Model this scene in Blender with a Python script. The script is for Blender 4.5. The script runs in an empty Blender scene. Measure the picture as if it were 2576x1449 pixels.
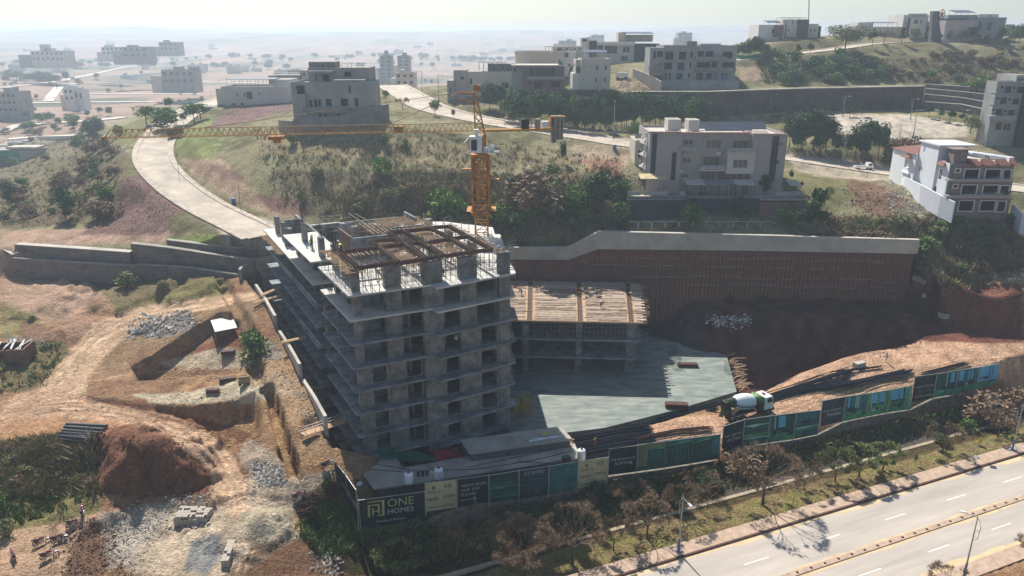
import bpy, math, random
import numpy as np
from mathutils import Vector, Matrix
R = math.radians
random.seed(7)
scene = bpy.context.scene
col = scene.collection
# ---------------------------------------------------------------- camera, sky, sun, exposure
CAM_H, PITCH, FOC = 57.0, R(18.6), 1880.0          # focal length in units of a 2576 wide frame
cam_d = bpy.data.cameras.new('camera'); cam = bpy.data.objects.new('camera', cam_d); col.objects.link(cam)
cam.location = (0, 0, CAM_H); cam.rotation_euler = (R(90) - PITCH, 0, 0)
cam_d.sensor_width = 36; cam_d.lens = 36 * FOC / 2576; cam_d.clip_end = 20000; cam_d.clip_start = .5
scene.camera = cam
SUN_EL, SUN_AZ = R(48), R(-21.5)                    # azimuth from +Y, negative to the left
world = bpy.data.worlds.new('World'); scene.world = world; world.use_nodes = True
nt = world.node_tree; nt.nodes.clear()
sky = nt.nodes.new('ShaderNodeTexSky'); sky.sky_type = 'NISHITA'; sky.sun_disc = False
sky.sun_elevation = SUN_EL; sky.sun_rotation = SUN_AZ; sky.dust_density = 0.8; sky.air_density = 1.0; sky.ozone_density = 2.4
bg = nt.nodes.new('ShaderNodeBackground'); bg.inputs[1].default_value = 0.078
wo = nt.nodes.new('ShaderNodeOutputWorld')
nt.links.new(sky.outputs[0], bg.inputs[0]); nt.links.new(bg.outputs[0], wo.inputs[0])
sun_d = bpy.data.lights.new('sun', 'SUN'); sun_d.energy = 4.9; sun_d.angle = R(.5); sun_d.color = (1, .965, .91)
sun = bpy.data.objects.new('sun', sun_d); col.objects.link(sun)
sdir = Vector((math.sin(SUN_AZ) * math.cos(SUN_EL), math.cos(SUN_AZ) * math.cos(SUN_EL), math.sin(SUN_EL)))
sun.rotation_euler = sdir.to_track_quat('Z', 'Y').to_euler(); sun.location = (0, 0, 200)
vs = scene.view_settings; vs.view_transform = 'Standard'; vs.look = 'None'; vs.exposure = 0.6; vs.gamma = 1
scene.cycles.volume_bounces = 0; scene.cycles.max_bounces = 6; scene.cycles.diffuse_bounces = 3

# ---------------------------------------------------------------- mapping from the photograph to the place
cp, sp = math.cos(PITCH), math.sin(PITCH)
def ray(x, y):
    a = (x - 1288) / FOC; b = (724.5 - y) / FOC
    return (a, cp + b * sp, -sp + b * cp)
def P(x, y, z=0):                                   # the point at height z
    d = ray(x, y); t = (z - CAM_H) / d[2]; return Vector((d[0] * t, d[1] * t, z))
def PY(x, y, Y):                                    # the point at ground distance Y
    d = ray(x, y); t = Y / d[1]; return Vector((d[0] * t, Y, CAM_H + d[2] * t))

# ---------------------------------------------------------------- noise
def _h(ix, iy, s):
    n = (ix.astype(np.int64) * 374761393 + iy.astype(np.int64) * 668265263 + s * 982451653) & 0xffffffff
    n = ((n ^ (n >> 13)) * 1274126177) & 0xffffffff
    return ((n ^ (n >> 16)) & 0xffff) / 32767.5 - 1
def vnoise(x, y, s=0):
    x = np.asarray(x, float); y = np.asarray(y, float)
    ix = np.floor(x); iy = np.floor(y); fx = x - ix; fy = y - iy
    fx = fx * fx * (3 - 2 * fx); fy = fy * fy * (3 - 2 * fy)
    a = _h(ix, iy, s); b = _h(ix + 1, iy, s); c = _h(ix, iy + 1, s); d = _h(ix + 1, iy + 1, s)
    return (a * (1 - fx) + b * fx) * (1 - fy) + (c * (1 - fx) + d * fx) * fy
def fbm(x, y, s=0, o=4):
    r = 0; a = 1.0; t = 0
    for k in range(o):
        r = r + a * vnoise(x * 2 ** k + 17.3 * k, y * 2 ** k - 9.1 * k, s + k); t += a; a *= .5
    return r / t
def sstep(a, b, x):
    t = np.clip((x - a) / (b - a), 0, 1); return t * t * (3 - 2 * t)

# ---------------------------------------------------------------- terrain
def W(x, y, z): p = P(x, y, z); return (p.x, p.y, z)
LOWP = [W(0, 700, 12), W(150, 690, 12), W(300, 690, 12), W(450, 695, 13), W(560, 700, 13.6), W(640, 735, 13.8), W(600, 790, 13),
        W(420, 760, 11.5), W(200, 780, 10.5), W(30, 800, 10), W(560, 860, 11), W(680, 850, 11.5), W(380, 850, 9.5), W(150, 900, 8.8), W(20, 950, 8.5),
        W(720, 930, 10), W(560, 900, 9.2), W(250, 930, 8), W(420, 940, 7.6), W(600, 980, 8), W(760, 990, 9), W(300, 990, 7), W(100, 1000, 7.5), W(500, 1000, 7.4),
        W(700, 1060, 7.8), W(790, 1100, 7), W(640, 1010, 8), W(450, 1080, 6), W(200, 1060, 6.5), W(20, 1100, 6.4), W(600, 1100, 5.2),
        W(330, 1120, 6), W(400, 1180, 6.5), W(300, 1180, 6.6), W(450, 1230, 4.6), W(250, 1240, 5), W(100, 1180, 5.5), W(100, 1250, 3.6), W(20, 1330, 3.2),
        W(560, 1170, 4.6), W(600, 1250, 4), W(780, 1180, 5.4), W(720, 1150, 5.8), W(820, 1200, 4.4), W(700, 1290, 3.4), W(480, 1330, 3.2), W(300, 1320, 3.6), W(150, 1380, 3), W(30, 1440, 3),
        W(560, 1440, 2.8), W(760, 1360, 2.2), W(300, 1440, 3), W(850, 1280, 1.6), W(860, 1400, .2), W(900, 1340, -.5),
        # foot of the hoarding, ditch, verge, main road
        W(1000, 1320, -.4), W(1300, 1275, -.3), W(1550, 1232, -.1), W(1700, 1190, 0), W(1830, 1150, 0), W(2060, 1105, .2), W(2300, 1045, .6), W(2500, 990, 1),
        W(1000, 1400, -3), W(1200, 1350, -3.4), W(1400, 1300, -3.2), W(1600, 1260, -3), W(1800, 1210, -2.8), W(2000, 1160, -2.6), W(2200, 1100, -2.2), W(2400, 1050, -1.6), W(2560, 1020, -1.4),
        W(950, 1440, -3.2), W(1150, 1425, -3),
        W(1250, 1436, -1.2), W(1450, 1370, -1.1), W(1600, 1320, -1), W(1900, 1240, -1), W(2100, 1190, -1), W(2300, 1135, -1), W(2500, 1085, -1),
        W(1500, 1440, -1), W(1700, 1380, -1), W(1900, 1320, -1), W(2200, 1230, -1), W(2500, 1140, -1), W(2000, 1440, -1), W(2400, 1350, -1), W(2560, 1420, -1), (0, 40, -1), (60, 40, -1), (-60, 40, 1), (110, 70, -1), (140, 95, -1),
        # ramp of bare earth behind the hoarding
        W(1440, 1110, .6), W(1600, 1110, .8), W(1750, 1090, 1), W(1850, 1075, 1.2), W(1950, 1040, 1.6), W(2060, 1000, 2), W(2200, 950, 2.8), W(2130, 915, 3.4), W(2000, 960, 2.6), W(1900, 1000, 1.8),
        W(2300, 890, 4), W(2450, 910, 4), W(2380, 950, 3), W(2570, 900, 4.4), W(2570, 940, 3.6), W(2560, 975, 2), (110, 118, 3.5), (140, 110, 3), (140, 125, 5),
        (-95, 60, 3), (-95, 90, 6), (-110, 120, 9), (-110, 140, 11), (-20, 100, 4), (0, 110, 1), (30, 125, 2), (20, 110, 1), (60, 125, 5), (70, 132, 5)]
def WY(x, y, Y): p = PY(x, y, Y); return (p.x, p.y, p.z)
HIGHP = [W(20, 620, 17), W(200, 600, 18), W(330, 608, 18.5), W(450, 600, 19.5), W(560, 590, 20.2), W(650, 580, 20.6), W(120, 590, 18.5), W(300, 570, 20), W(440, 560, 21.5),
         W(380, 520, 23), W(280, 540, 20.5), W(480, 505, 24), W(170, 540, 18), W(60, 560, 17), W(20, 500, 17), W(320, 450, 27), W(200, 470, 20), W(100, 440, 14), W(20, 420, 8),
         W(250, 420, 24), W(180, 380, 16), W(100, 350, 10), W(250, 370, 26), W(300, 330, 30), W(230, 320, 20), W(260, 350, 24),
         WY(400, 335, 207), WY(440, 300, 225), WY(520, 263, 260), WY(350, 372, 190), WY(350, 410, 178), WY(450, 482, 164), WY(520, 528, 154), WY(600, 568, 147), WY(640, 575, 144),
         WY(480, 370, 187), WY(540, 430, 172), WY(620, 470, 163), WY(700, 520, 155), WY(640, 530, 154), WY(780, 545, 149),
         WY(560, 300, 225), WY(640, 290, 222), WY(700, 320, 190), WY(830, 312, 183), WY(930, 300, 186), WY(620, 350, 190), WY(760, 350, 177), WY(900, 355, 175), WY(1000, 300, 192), WY(1100, 330, 182), WY(700, 262, 240),
         WY(800, 430, 161.5), WY(1000, 430, 161), WY(900, 500, 152), WY(1100, 500, 152), WY(1000, 545, 148.7), WY(900, 560, 147.6), WY(1150, 420, 163), WY(820, 390, 168), WY(1000, 385, 169),
         WY(1020, 222, 262), WY(1050, 250, 235), WY(1120, 283, 212), WY(1220, 305, 202), WY(1400, 337, 190), WY(1500, 352, 184), WY(1590, 365, 179), WY(1700, 380, 176),
         WY(1300, 400, 171), WY(1450, 400, 171), WY(1300, 500, 152.5), WY(1450, 480, 155.5), WY(1350, 440, 161), WY(1300, 580, 148), WY(1400, 560, 149), WY(1540, 400, 170), WY(1560, 460, 158), WY(1530, 540, 150),
         WY(1200, 250, 225), WY(1400, 262, 222), WY(1560, 230, 228), WY(1640, 210, 234), WY(1800, 205, 236), WY(1300, 315, 205), WY(1500, 320, 200), WY(1700, 300, 215),
         WY(1950, 185, 250), WY(2100, 180, 252), WY(2320, 180, 250), WY(1950, 140, 262), WY(2100, 130, 265), WY(2200, 115, 270), WY(2400, 115, 270), WY(2560, 125, 268), WY(1870, 150, 262),
         WY(1900, 105, 285), WY(2300, 95, 290), WY(2560, 100, 285), WY(2450, 150, 262), WY(2500, 220, 240),
         (84, 134, 10.5), (89, 133.5, 11), (16, 147, 20.2), (40, 147, 20), (70, 143, 20), (0, 147.5, 18), (-20, 147, 19), (86, 143, 17), (95, 133, 15), (110, 131, 15),  (140, 130, 15),
         WY(2350, 560, 146), WY(2450, 555, 147), WY(2560, 560, 148), WY(2350, 600, 143), WY(2500, 640, 139), WY(2400, 650, 138), WY(2420, 700, 132),
         (24, 153, 22), (50, 153, 22), (72, 153, 23), (30, 158, 27), (60, 158, 27), (45, 165, 27.5),
         WY(2100, 440, 172), WY(2200, 500, 155), WY(2120, 520, 152), WY(2300, 520, 152), WY(2300, 450, 168), WY(2100, 410, 181), WY(2400, 440, 172), WY(2570, 475, 165),
         WY(2000, 392, 186), WY(2250, 432, 176), WY(1980, 440, 168), WY(2450, 540, 150),
         WY(2150, 330, 200), WY(2300, 340, 198), WY(2400, 320, 203), WY(2200, 300, 212), WY(2000, 275, 226), WY(2200, 270, 226), WY(2330, 272, 226), WY(1800, 290, 222), WY(2450, 330, 200), WY(2540, 350, 195),
         (-150, 300, 10), (-120, 400, 9), (-60, 400, 14), (0, 400, 20), (-200, 200, 8), (-100, 300, 18), (0, 330, 30), (60, 330, 42), (150, 400, 54), (250, 300, 54), (250, 200, 38), (200, 160, 24)]
WALLP = [WY(1570, 236, 222), WY(2320, 222, 226)]
def tps(pts, lam=.6):
    p = np.array(pts, float); n = len(p); xy = p[:, :2] / 100.
    d2 = ((xy[:, None] - xy[None]) ** 2).sum(2)
    K = np.where(d2 > 0, .5 * d2 * np.log(d2 + 1e-12), 0)
    A = np.zeros((n + 3, n + 3)); A[:n, :n] = K + np.eye(n) * lam * 1e-3
    A[:n, n] = 1; A[:n, n + 1:] = xy; A[n:, :n] = A[:n, n:].T
    b = np.zeros(n + 3); b[:n] = p[:, 2]
    w = np.linalg.solve(A, b)
    def f(X, Y):
        x = np.ravel(X) / 100.; y = np.ravel(Y) / 100.; out = np.empty(x.size)
        for i in range(0, x.size, 20000):
            a = x[i:i + 20000]; c = y[i:i + 20000]
            d = (a[:, None] - xy[:, 0]) ** 2 + (c[:, None] - xy[:, 1]) ** 2
            out[i:i + 20000] = (.5 * d * np.log(d + 1e-12)) @ w[:n] + w[n] + w[n + 1] * a + w[n + 2] * c
        return out.reshape(np.shape(X))
    return f
K0, K1 = P(1565.5, 1449, -1), P(2576, 1143, -1)
ud = Vector((K1.x - K0.x, K1.y - K0.y, 0)).normalized(); un = Vector((ud.y, -ud.x, 0))      # along the main road, and towards the camera
def mr_(s, o=0, z=0): q = K0 + ud * s + un * o; return (q.x, q.y, -1 + z)
fLOW, fHIGH = tps(LOWP), tps(HIGHP)
# the line that divides the low ground from the hill: stone walls, piled wall, cliff
DIV = [(-400, 150), (-115, 146), (-98, 141), (-75, 140), (-62, 138.6), (-50, 140.5), (-38, 142.5), (-20, 144), (0, 145), (16, 145.2), (78.3, 140.6), (79.6, 132.5), (85, 129), (98, 127), (120, 127), (160, 130), (400, 140)]
DX, DY = [a for a, b in DIV], [b for a, b in DIV]
PIT = [(-23.6, 86), (-24.6, 88.5), (-30.3, 98.5), (-33.4, 104.5), (-38.3, 112.8), (-46.2, 127.2), (-50.5, 134), (-48, 140), (-38, 143.5), (-20, 145.5), (0, 146.5), (16, 147), (80.6, 142),
       (80, 127.8), (68, 122.8), (57.5, 119.7), (49, 115.6), (40, 109.3), (30, 104.6), (22, 101), (10, 97.8), (8, 97.5), (-2, 95), (-12, 90.5), (-20, 87)]
def inpoly(X, Y, poly):
    r = np.zeros(np.shape(X), bool); n = len(poly); j = n - 1
    for i in range(n):
        xi, yi = poly[i]; xj, yj = poly[j]
        if yi != yj:
            c = ((yi > Y) != (yj > Y)) & (X < (xj - xi) * (Y - yi) / (yj - yi) + xi)
            r ^= c
        j = i
    return r
def pdist(X, Y, line, closed=False, zs=None):
    best = np.full(np.shape(X), 1e9); bz = np.zeros(np.shape(X)); m = len(line)
    for i in range(m if closed else m - 1):
        ax, ay = line[i][:2]; bx, by = line[(i + 1) % m][:2]; L = (bx - ax) ** 2 + (by - ay) ** 2 + 1e-9
        t = np.clip(((X - ax) * (bx - ax) + (Y - ay) * (by - ay)) / L, 0, 1)
        d = np.hypot(X - ax - t * (bx - ax), Y - ay - t * (by - ay)); k = d < best
        best = np.where(k, d, best)
        if zs is not None: bz = np.where(k, zs[i] + t * (zs[(i + 1) % m] - zs[i]), bz)
    return (best, bz) if zs is not None else best
PITP = [(-60, 150, 0), (-40, 130, -.4), (-20, 110, -.4), (0, 105, -.4), (20, 110, -.4), (20, 145, 0), (0, 146, 0), (36, 112, -.5), (38, 125, -1), (28, 140, -.5), (44, 124, -3), (44, 116, -3), (34, 140, 3),
        (38, 139, 7), (50, 138, 8), (62, 137, 8.4), (78, 136, 8.6), (42, 134.5, 6.6), (52, 133.5, 7.2), (62, 132.5, 7.6), (76, 131.5, 7), (46, 127, -1.5), (56, 127, -.5), (64, 128, 2), (52, 122, -2.5), (78, 133, 8), (60, 125, 0)]
fPIT = tps(PITP, .2)
def mkroad(px): return [tuple(PY(x, y, Y)) for x, y, Y in px]
def smooth(pts, n=8):
    p = [Vector(q) for q in pts]; out = []
    for i in range(len(p) - 1):
        a = p[max(i - 1, 0)]; b = p[i]; c = p[i + 1]; d = p[min(i + 2, len(p) - 1)]
        for k in range(n):
            t = k / n
            out.append(.5 * ((2 * b) + (c - a) * t + (2 * a - 5 * b + 4 * c - d) * t * t + (3 * b - a - 3 * c + d) * t ** 3))
    out.append(p[-1]); return [tuple(q) for q in out]
ROAD1 = smooth(mkroad([(665, 592, 141), (600, 560, 147.5), (520, 520, 155), (450, 474, 164), (400, 425, 175), (385, 385, 187), (400, 345, 204), (440, 304, 225), (505, 268, 258), (590, 243, 300)]))
ROAD2 = smooth(mkroad([(985, 214, 275), (1030, 240, 243), (1090, 272, 218), (1200, 299, 205), (1350, 325, 194), (1500, 348, 185), (1620, 366, 178.5), (1800, 382, 180), (2000, 400, 184), (2250, 434, 176), (2440, 458, 169), (2700, 490, 160)]))
ROAD3 = smooth(mkroad([(1260, 300, 212), (1400, 318, 205), (1560, 335, 198), (1700, 335, 200), (1900, 328, 205)]))
ROAD4 = smooth(mkroad([(1840, 152, 262), (1950, 140, 265), (2080, 126, 270), (2200, 110, 276), (2330, 106, 280), (2450, 110, 276), (2600, 128, 268)]))
def blend_road(z, X, Y, line, hw, fall=4, cut=.25):
    d, rz = pdist(X, Y, line, zs=[p[2] for p in line])
    w = 1 - sstep(hw + .6, hw + fall, d)
    z = z * (1 - w) + (rz - .05) * w
    return np.where(d < hw + .3, rz - cut, z)
def GULLY(X, Y):                                    # eroded hill sides
    return np.abs(vnoise(X * .16 + 3, Y * .05, 41)) * 1.0 + np.abs(vnoise(X * .38, Y * .1 + 5, 42)) * .5
BENCH = [  # bare-earth cuts in the left ground: (line in the photo, height, drop)
]
MOUNDS = []                                          # (x, y, radius, height, sharpness)
def mound(px, py, z, r, h, p=1.0): q = P(px, py, z); MOUNDS.append((q.x, q.y, r, h, p))
mound(385, 1145, 6, 8.2, 1.7, .9); mound(455, 1180, 5, 5.2, 1.0, .9); mound(300, 1120, 6, 5.5, 1.0); mound(420, 1195, 4.6, 3, 1.0, .8)
mound(655, 1330, 3.2, 3.4, 1.5, 1.2); mound(350, 810, 10.5, 4.5, .8); mound(440, 800, 11, 5, .8); mound(640, 1150, 6, 3, .8); mound(600, 1330, 3.2, 6, .5)
mound(250, 1260, 4.4, 6, 1.3); mound(200, 1380, 3.2, 5, .9); mound(330, 1420, 3, 4, .7); mound(150, 850, 9.5, 5, 1.4); mound(240, 820, 10, 4, 1.0); mound(100, 760, 10.8, 9, 1.1); mound(330, 740, 12, 8, 1.0); mound(480, 735, 12.5, 6, .9)
def TH(X, Y, fine=True):
    X = np.asarray(X, float); Y = np.asarray(Y, float)
    low = fLOW(X, Y)
    for mx, my, r, h, p in MOUNDS:
        big = r > 5
        amp = 1.9 if big else .8
        d = np.hypot(X - mx + amp * fbm(X * .22, Y * .22, 5, 3), Y - my + amp * fbm(X * .22, Y * .22, 6, 3)) / r
        q = np.clip((1 - d) * (2.1 if big else 1), 0, 1) ** p
        low = low + h * q + (1.1 * (np.abs(fbm(X * .3, Y * .3, 8, 4)) - .1) * sstep(0, .25, q) * sstep(0, .5, 1.05 - q) * 2 if big else 0)
    # cuts and trenches of the left ground
    for line, hw, dep, fall in CUTS:
        d = pdist(X + .35 * vnoise(X * .6, Y * .6, 9), Y + .35 * vnoise(X * .6, Y * .6, 10), line)
        low = low - dep * (1 - sstep(hw, hw + fall, d))
    for poly, dep, fall in POLYCUTS:
        ins = inpoly(X + .5 * vnoise(X * .5, Y * .5, 11), Y + .5 * vnoise(X * .5, Y * .5, 12), poly); d = pdist(X, Y, poly, True)
        low = low - dep * np.where(ins, sstep(0, fall, d), 0)
    if fine:
        rough = .10 + .25 * sstep(0, .5, fbm(X * .05, Y * .05, 21, 2) + .1)
        left = sstep(-15, -25, X)
        low = low + left * (rough * fbm(X * .55, Y * .55, 22, 4) + .35 * fbm(X * .14, Y * .14, 24, 3))
    oo = (X - K0.x) * un.x + (Y - K0.y) * un.y; ss = (X - K0.x) * ud.x + (Y - K0.y) * ud.y
    wr = sstep(-16.5, -14, oo) * (1 - sstep(60, 80, oo)) * sstep(-22, -10, ss)
    low = low * (1 - wr) + np.where((oo > -13.6) & (oo < -8), -1.42, np.where((oo > -2.3) & (oo < 15.6), -1.3, -.98 + .05 * fbm(X * .8, Y * .8, 25, 3))) * wr
    high = fHIGH(X, Y)
    far = 11 + 9 * fbm(X * .004, Y * .004, 31, 4) + 2.5 * np.round(2 * fbm(X * .006 + 4, Y * .006, 35, 2)) + sstep(80, 220, X) * 30 * (1 - sstep(500, 1400, Y)) + sstep(1200, 4000, Y) * (74 + 40 * fbm(X * .0011, Y * .0011, 33, 4))
    rr = np.hypot(X, Y)
    w = np.maximum(sstep(300, 460, Y), sstep(150, 260, -X + (X > 0) * 999) * 0 + sstep(190, 300, np.abs(X)))
    high = high * (1 - w) + far * w
    if fine:
        g = sstep(19, 23, high) * (1 - sstep(260, 400, Y)) * sstep(143, 150, Y)
        slope = sstep(144, 150, Y) * (1 - sstep(166, 178, Y)) * sstep(-45, -30, X) * (1 - sstep(14, 19, X))
        high = high - slope * 1.9 * GULLY(X, Y) + .35 * fbm(X * .2, Y * .2, 51, 4) * g + .12 * fbm(X * .9, Y * .9, 52, 3) * sstep(120, 150, Y) * (1 - sstep(300, 500, Y))
        rs = sstep(77, 83, X) * (1 - sstep(170, 185, Y))
        high = high + rs * (.9 * fbm(X * .17, Y * .17, 61, 4) - .8 * np.abs(vnoise(X * .3, Y * .2, 62)))
    # retaining wall of the upper street
    yd = np.interp(X, [p[0] for p in UW], [p[1] for p in UW]); zt = np.interp(X, [p[0] for p in UW], [p[2] for p in UW]); zb = np.interp(X, [p[0] for p in UW], [p[3] for p in UW])
    inx = (X > UW[0][0]) & (X < UW[-1][0])
    up = np.where(inx & (Y > yd) & (Y < yd + 25), np.maximum(high, zt + (Y - yd - 1) * .02), high)
    dn = np.where(inx & (Y <= yd) & (Y > yd - 10), np.minimum(high, zb), high)
    high = np.where(Y > yd, up, dn)
    for line, hw, fall in ((ROAD1, 4.6, 5), (ROAD2, 5, 4), (ROAD3, 3.2, 3), (ROAD4, 4.2, 4)): high = blend_road(high, X, Y, line, hw, fall)
    ydiv = np.interp(X, DX, DY)
    wd = np.interp(X, [-400, -100, -98, 78.6, 82.6, 110], [10, 5, .7, .7, 3.2, 4])
    jit = np.where(X > 83, 1.6 * fbm(X * .25, Y * .05, 71, 3), 0)
    t = sstep(0, 1, (Y + jit - ydiv) / wd + .5)
    z = low * (1 - t) + high * t
    ins = inpoly(X, Y, PIT); d = pdist(X, Y, PIT, True)
    cut = np.where(X > 45, 1.6, .5)
    pz = fPIT(X, Y)
    if fine: pz = pz + sstep(36, 46, X) * (.8 * fbm(X * .25, Y * .25, 81, 4) + .3 * np.abs(vnoise(X * .5, Y * .2, 82)))
    pz = np.minimum(pz, np.where(X > 36, z + 1.0, z - .2))
    wq = np.where(ins, sstep(0, 1, d / cut), 0)
    return z * (1 - wq) + pz * wq
def ppoly(pts, z): return [tuple(P(x, y, z))[:2] for x, y in pts]
CUTS = [([tuple(P(x, y, z))[:2] for x, y, z in ((672, 985, 8.2), (700, 1060, 7.4), (720, 1130, 6.4), (745, 1190, 5.2))], .6, 2.6, .35),
        ([tuple(P(x, y, z))[:2] for x, y, z in ((560, 715, 13.2), (590, 770, 12.6), (630, 850, 11.6), (640, 890, 10.8), (650, 950, 9.6))], .6, 1.5, .8),
        ([tuple(P(x, y, z))[:2] for x, y, z in ((775, 1290, 2.4), (800, 1340, 1.8), (820, 1400, .6), (850, 1449, 0))], .8, 1.2, .9),
        *[([tuple(P(x + o, y - o * .6, z))[:2] for x, y, z in ((150, 1040, 6), (230, 1035, 6.2), (320, 1050, 6), (420, 1075, 5.6), (500, 1115, 5.2), (560, 1175, 4.6), (600, 1250, 4))], .16, .16, .35) for o in (-14, 2, 12, 26)],
        ([tuple(P(x, y, z))[:2] for x, y, z in ((210, 1010, 6.6), (300, 1022, 6.4), (420, 1050, 5.8), (500, 1090, 5.4))], .3, .35, .8)]
POLYCUTS = [(ppoly([(320, 905), (560, 830), (612, 838), (640, 900), (590, 935), (430, 925), (330, 935)], 9), 2.4, 1.4),
            (ppoly([(380, 1008), (480, 1018), (650, 1005), (668, 1040), (660, 1090), (560, 1085), (470, 1045), (380, 1022)], 7), 2.6, 1.5),
            (ppoly([(755, 1095), (800, 1070), (846, 1110), (846, 1130), (800, 1120), (750, 1135)], 5.6), 1.0, 1.2),
            (ppoly([(760, 1262), (800, 1268), (815, 1300), (790, 1315), (762, 1290)], 2.4), 1.8, .9),
            (ppoly([(20, 1180), (140, 1140), (300, 1180), (330, 1240), (200, 1280), (40, 1300)], 4.5), 2.0, 4)]
UW = [PY(1570, 236, 222), PY(1780, 236, 222), PY(2000, 228, 226), PY(2320, 222, 229)]
UW = [(p.x, p.y, p.z, PY(1288 + p.x / 100, yb, p.y).z) for p, yb in zip(UW, (292, 286, 280, 274))]
def grow(a, s, g, end):
    out = [a]
    while abs(out[-1]) < abs(end): s *= g; out.append(out[-1] + math.copysign(s, end))
    return out
gx = sorted(set([round(v, 3) for v in list(np.arange(-85, -62, .5)) + list(np.arange(-62, -14, .25)) + list(np.arange(-14, 105, .5))] + grow(-85, .5, 1.06, -6000)[1:] + grow(105, .5, 1.06, 6000)[1:]))
gy = sorted(set([round(v, 3) for v in list(np.arange(55, 74, .3)) + list(np.arange(74, 122, .27)) + list(np.arange(122, 160, .5))] + [round(v, 3) for v in np.arange(160, 240, .8)] + grow(240, .8, 1.045, 9000)[0:] + [30, 40, 46, 50, 53]))
gx = [v for v in gx if abs(v) < 6500]
GX, GY = np.meshgrid(np.array(gx), np.array(gy))
GZ = TH(GX, GY)
def gz(x, y, fine=True): return float(TH(np.array([x]), np.array([y]))[0])
_T = None
def G(x, y, t0=55, t1=900):                          # where the line of sight of a pixel meets the ground
    d = ray(x, y); t = np.linspace(t0, t1, 4000)
    X, Y, Z = d[0] * t, d[1] * t, CAM_H + d[2] * t
    h = gridz(X, Y); k = np.argmax(Z < h)
    if Z[k] >= h[k]: k = len(t) - 1
    return Vector((X[k], Y[k], h[k]))
def gridz(X, Y):
    X = np.asarray(X, float); Y = np.asarray(Y, float)
    ax = np.array(gx); ay = np.array(gy)
    i = np.clip(np.searchsorted(ax, X) - 1, 0, len(ax) - 2); j = np.clip(np.searchsorted(ay, Y) - 1, 0, len(ay) - 2)
    u = np.clip((X - ax[i]) / (ax[i + 1] - ax[i]), 0, 1); v = np.clip((Y - ay[j]) / (ay[j + 1] - ay[j]), 0, 1)
    return (GZ[j, i] * (1 - u) + GZ[j, i + 1] * u) * (1 - v) + (GZ[j + 1, i] * (1 - u) + GZ[j + 1, i + 1] * u) * v
def gh(x, y): return float(gridz(x, y))
# ---------------------------------------------------------------- tools
def S(h):
    h = h.lstrip('#'); c = [int(h[i:i + 2], 16) / 255 for i in (0, 2, 4)]
    return tuple(v / 12.92 if v <= .04045 else ((v + .055) / 1.055) ** 2.4 for v in c)
MATS = {}
def mat(name, c, rough=.85, n=.18, sc=1.0, bump=.0, metal=0, spec=.3, sc2=None, alpha=1, wave=None, c2=None, detail=6, vs=None, rz=0):
    if name in MATS: return MATS[name]
    c = S(c) if isinstance(c, str) else c
    m = bpy.data.materials.new(name); m.use_nodes = True; t = m.node_tree; b = t.nodes['Principled BSDF']
    b.inputs['Roughness'].default_value = rough; b.inputs['Metallic'].default_value = metal; b.inputs['Specular IOR Level'].default_value = spec
    L = t.links; tc = t.nodes.new('ShaderNodeTexCoord')
    nz = t.nodes.new('ShaderNodeTexNoise'); nz.inputs['Scale'].default_value = sc; nz.inputs['Detail'].default_value = detail
    nz.inputs['Roughness'].default_value = .62
    if vs:
        mp = t.nodes.new('ShaderNodeMapping'); mp.inputs['Scale'].default_value = vs; m0 = t.nodes.new('ShaderNodeMapping'); m0.inputs['Rotation'].default_value = (0, 0, rz)
        L.new(tc.outputs['Object'], m0.inputs['Vector']); L.new(m0.outputs[0], mp.inputs['Vector']); L.new(mp.outputs[0], nz.inputs['Vector'])
    else: L.new(tc.outputs['Object'], nz.inputs['Vector'])
    rp = t.nodes.new('ShaderNodeValToRGB'); rp.color_ramp.elements[0].position = .32; rp.color_ramp.elements[1].position = .7
    lo = [max(0, v * (1 - n * 1.5)) for v in c]; hi = [min(1, v * (1 + n)) for v in c]
    if c2: lo = S(c2) if isinstance(c2, str) else c2; hi = c
    rp.color_ramp.elements[0].color = (*lo, 1); rp.color_ramp.elements[1].color = (*hi, 1)
    L.new(nz.outputs['Fac'], rp.inputs[0]); out = rp.outputs[0]
    if wave:                                          # vertical ribs: (scale, dark, axis)
        wv = t.nodes.new('ShaderNodeTexWave'); wv.bands_direction = wave[2]; wv.inputs['Scale'].default_value = wave[0]; wv.inputs['Distortion'].default_value = 1.2
        wv.inputs['Detail'].default_value = 2; wv.inputs['Detail Scale'].default_value = 1.5
        L.new(tc.outputs['Object'], wv.inputs['Vector'])
        mx = t.nodes.new('ShaderNodeMix'); mx.data_type = 'RGBA'; mx.blend_type = 'MULTIPLY'; mx.inputs[0].default_value = wave[1]
        L.new(out, mx.inputs[6]); L.new(wv.outputs['Color'], mx.inputs[7]); out = mx.outputs[2]
    L.new(out, b.inputs['Base Color'])
    if bump:
        bp = t.nodes.new('ShaderNodeBump'); bp.inputs['Strength'].default_value = bump; bp.inputs['Distance'].default_value = .1
        n2 = t.nodes.new('ShaderNodeTexNoise'); n2.inputs['Scale'].default_value = sc2 or sc * 4; n2.inputs['Detail'].default_value = 5
        L.new(tc.outputs['Object'], n2.inputs['Vector']); L.new(n2.outputs['Fac'], bp.inputs['Height']); L.new(bp.outputs[0], b.inputs['Normal'])
    MATS[name] = m; return m
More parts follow.
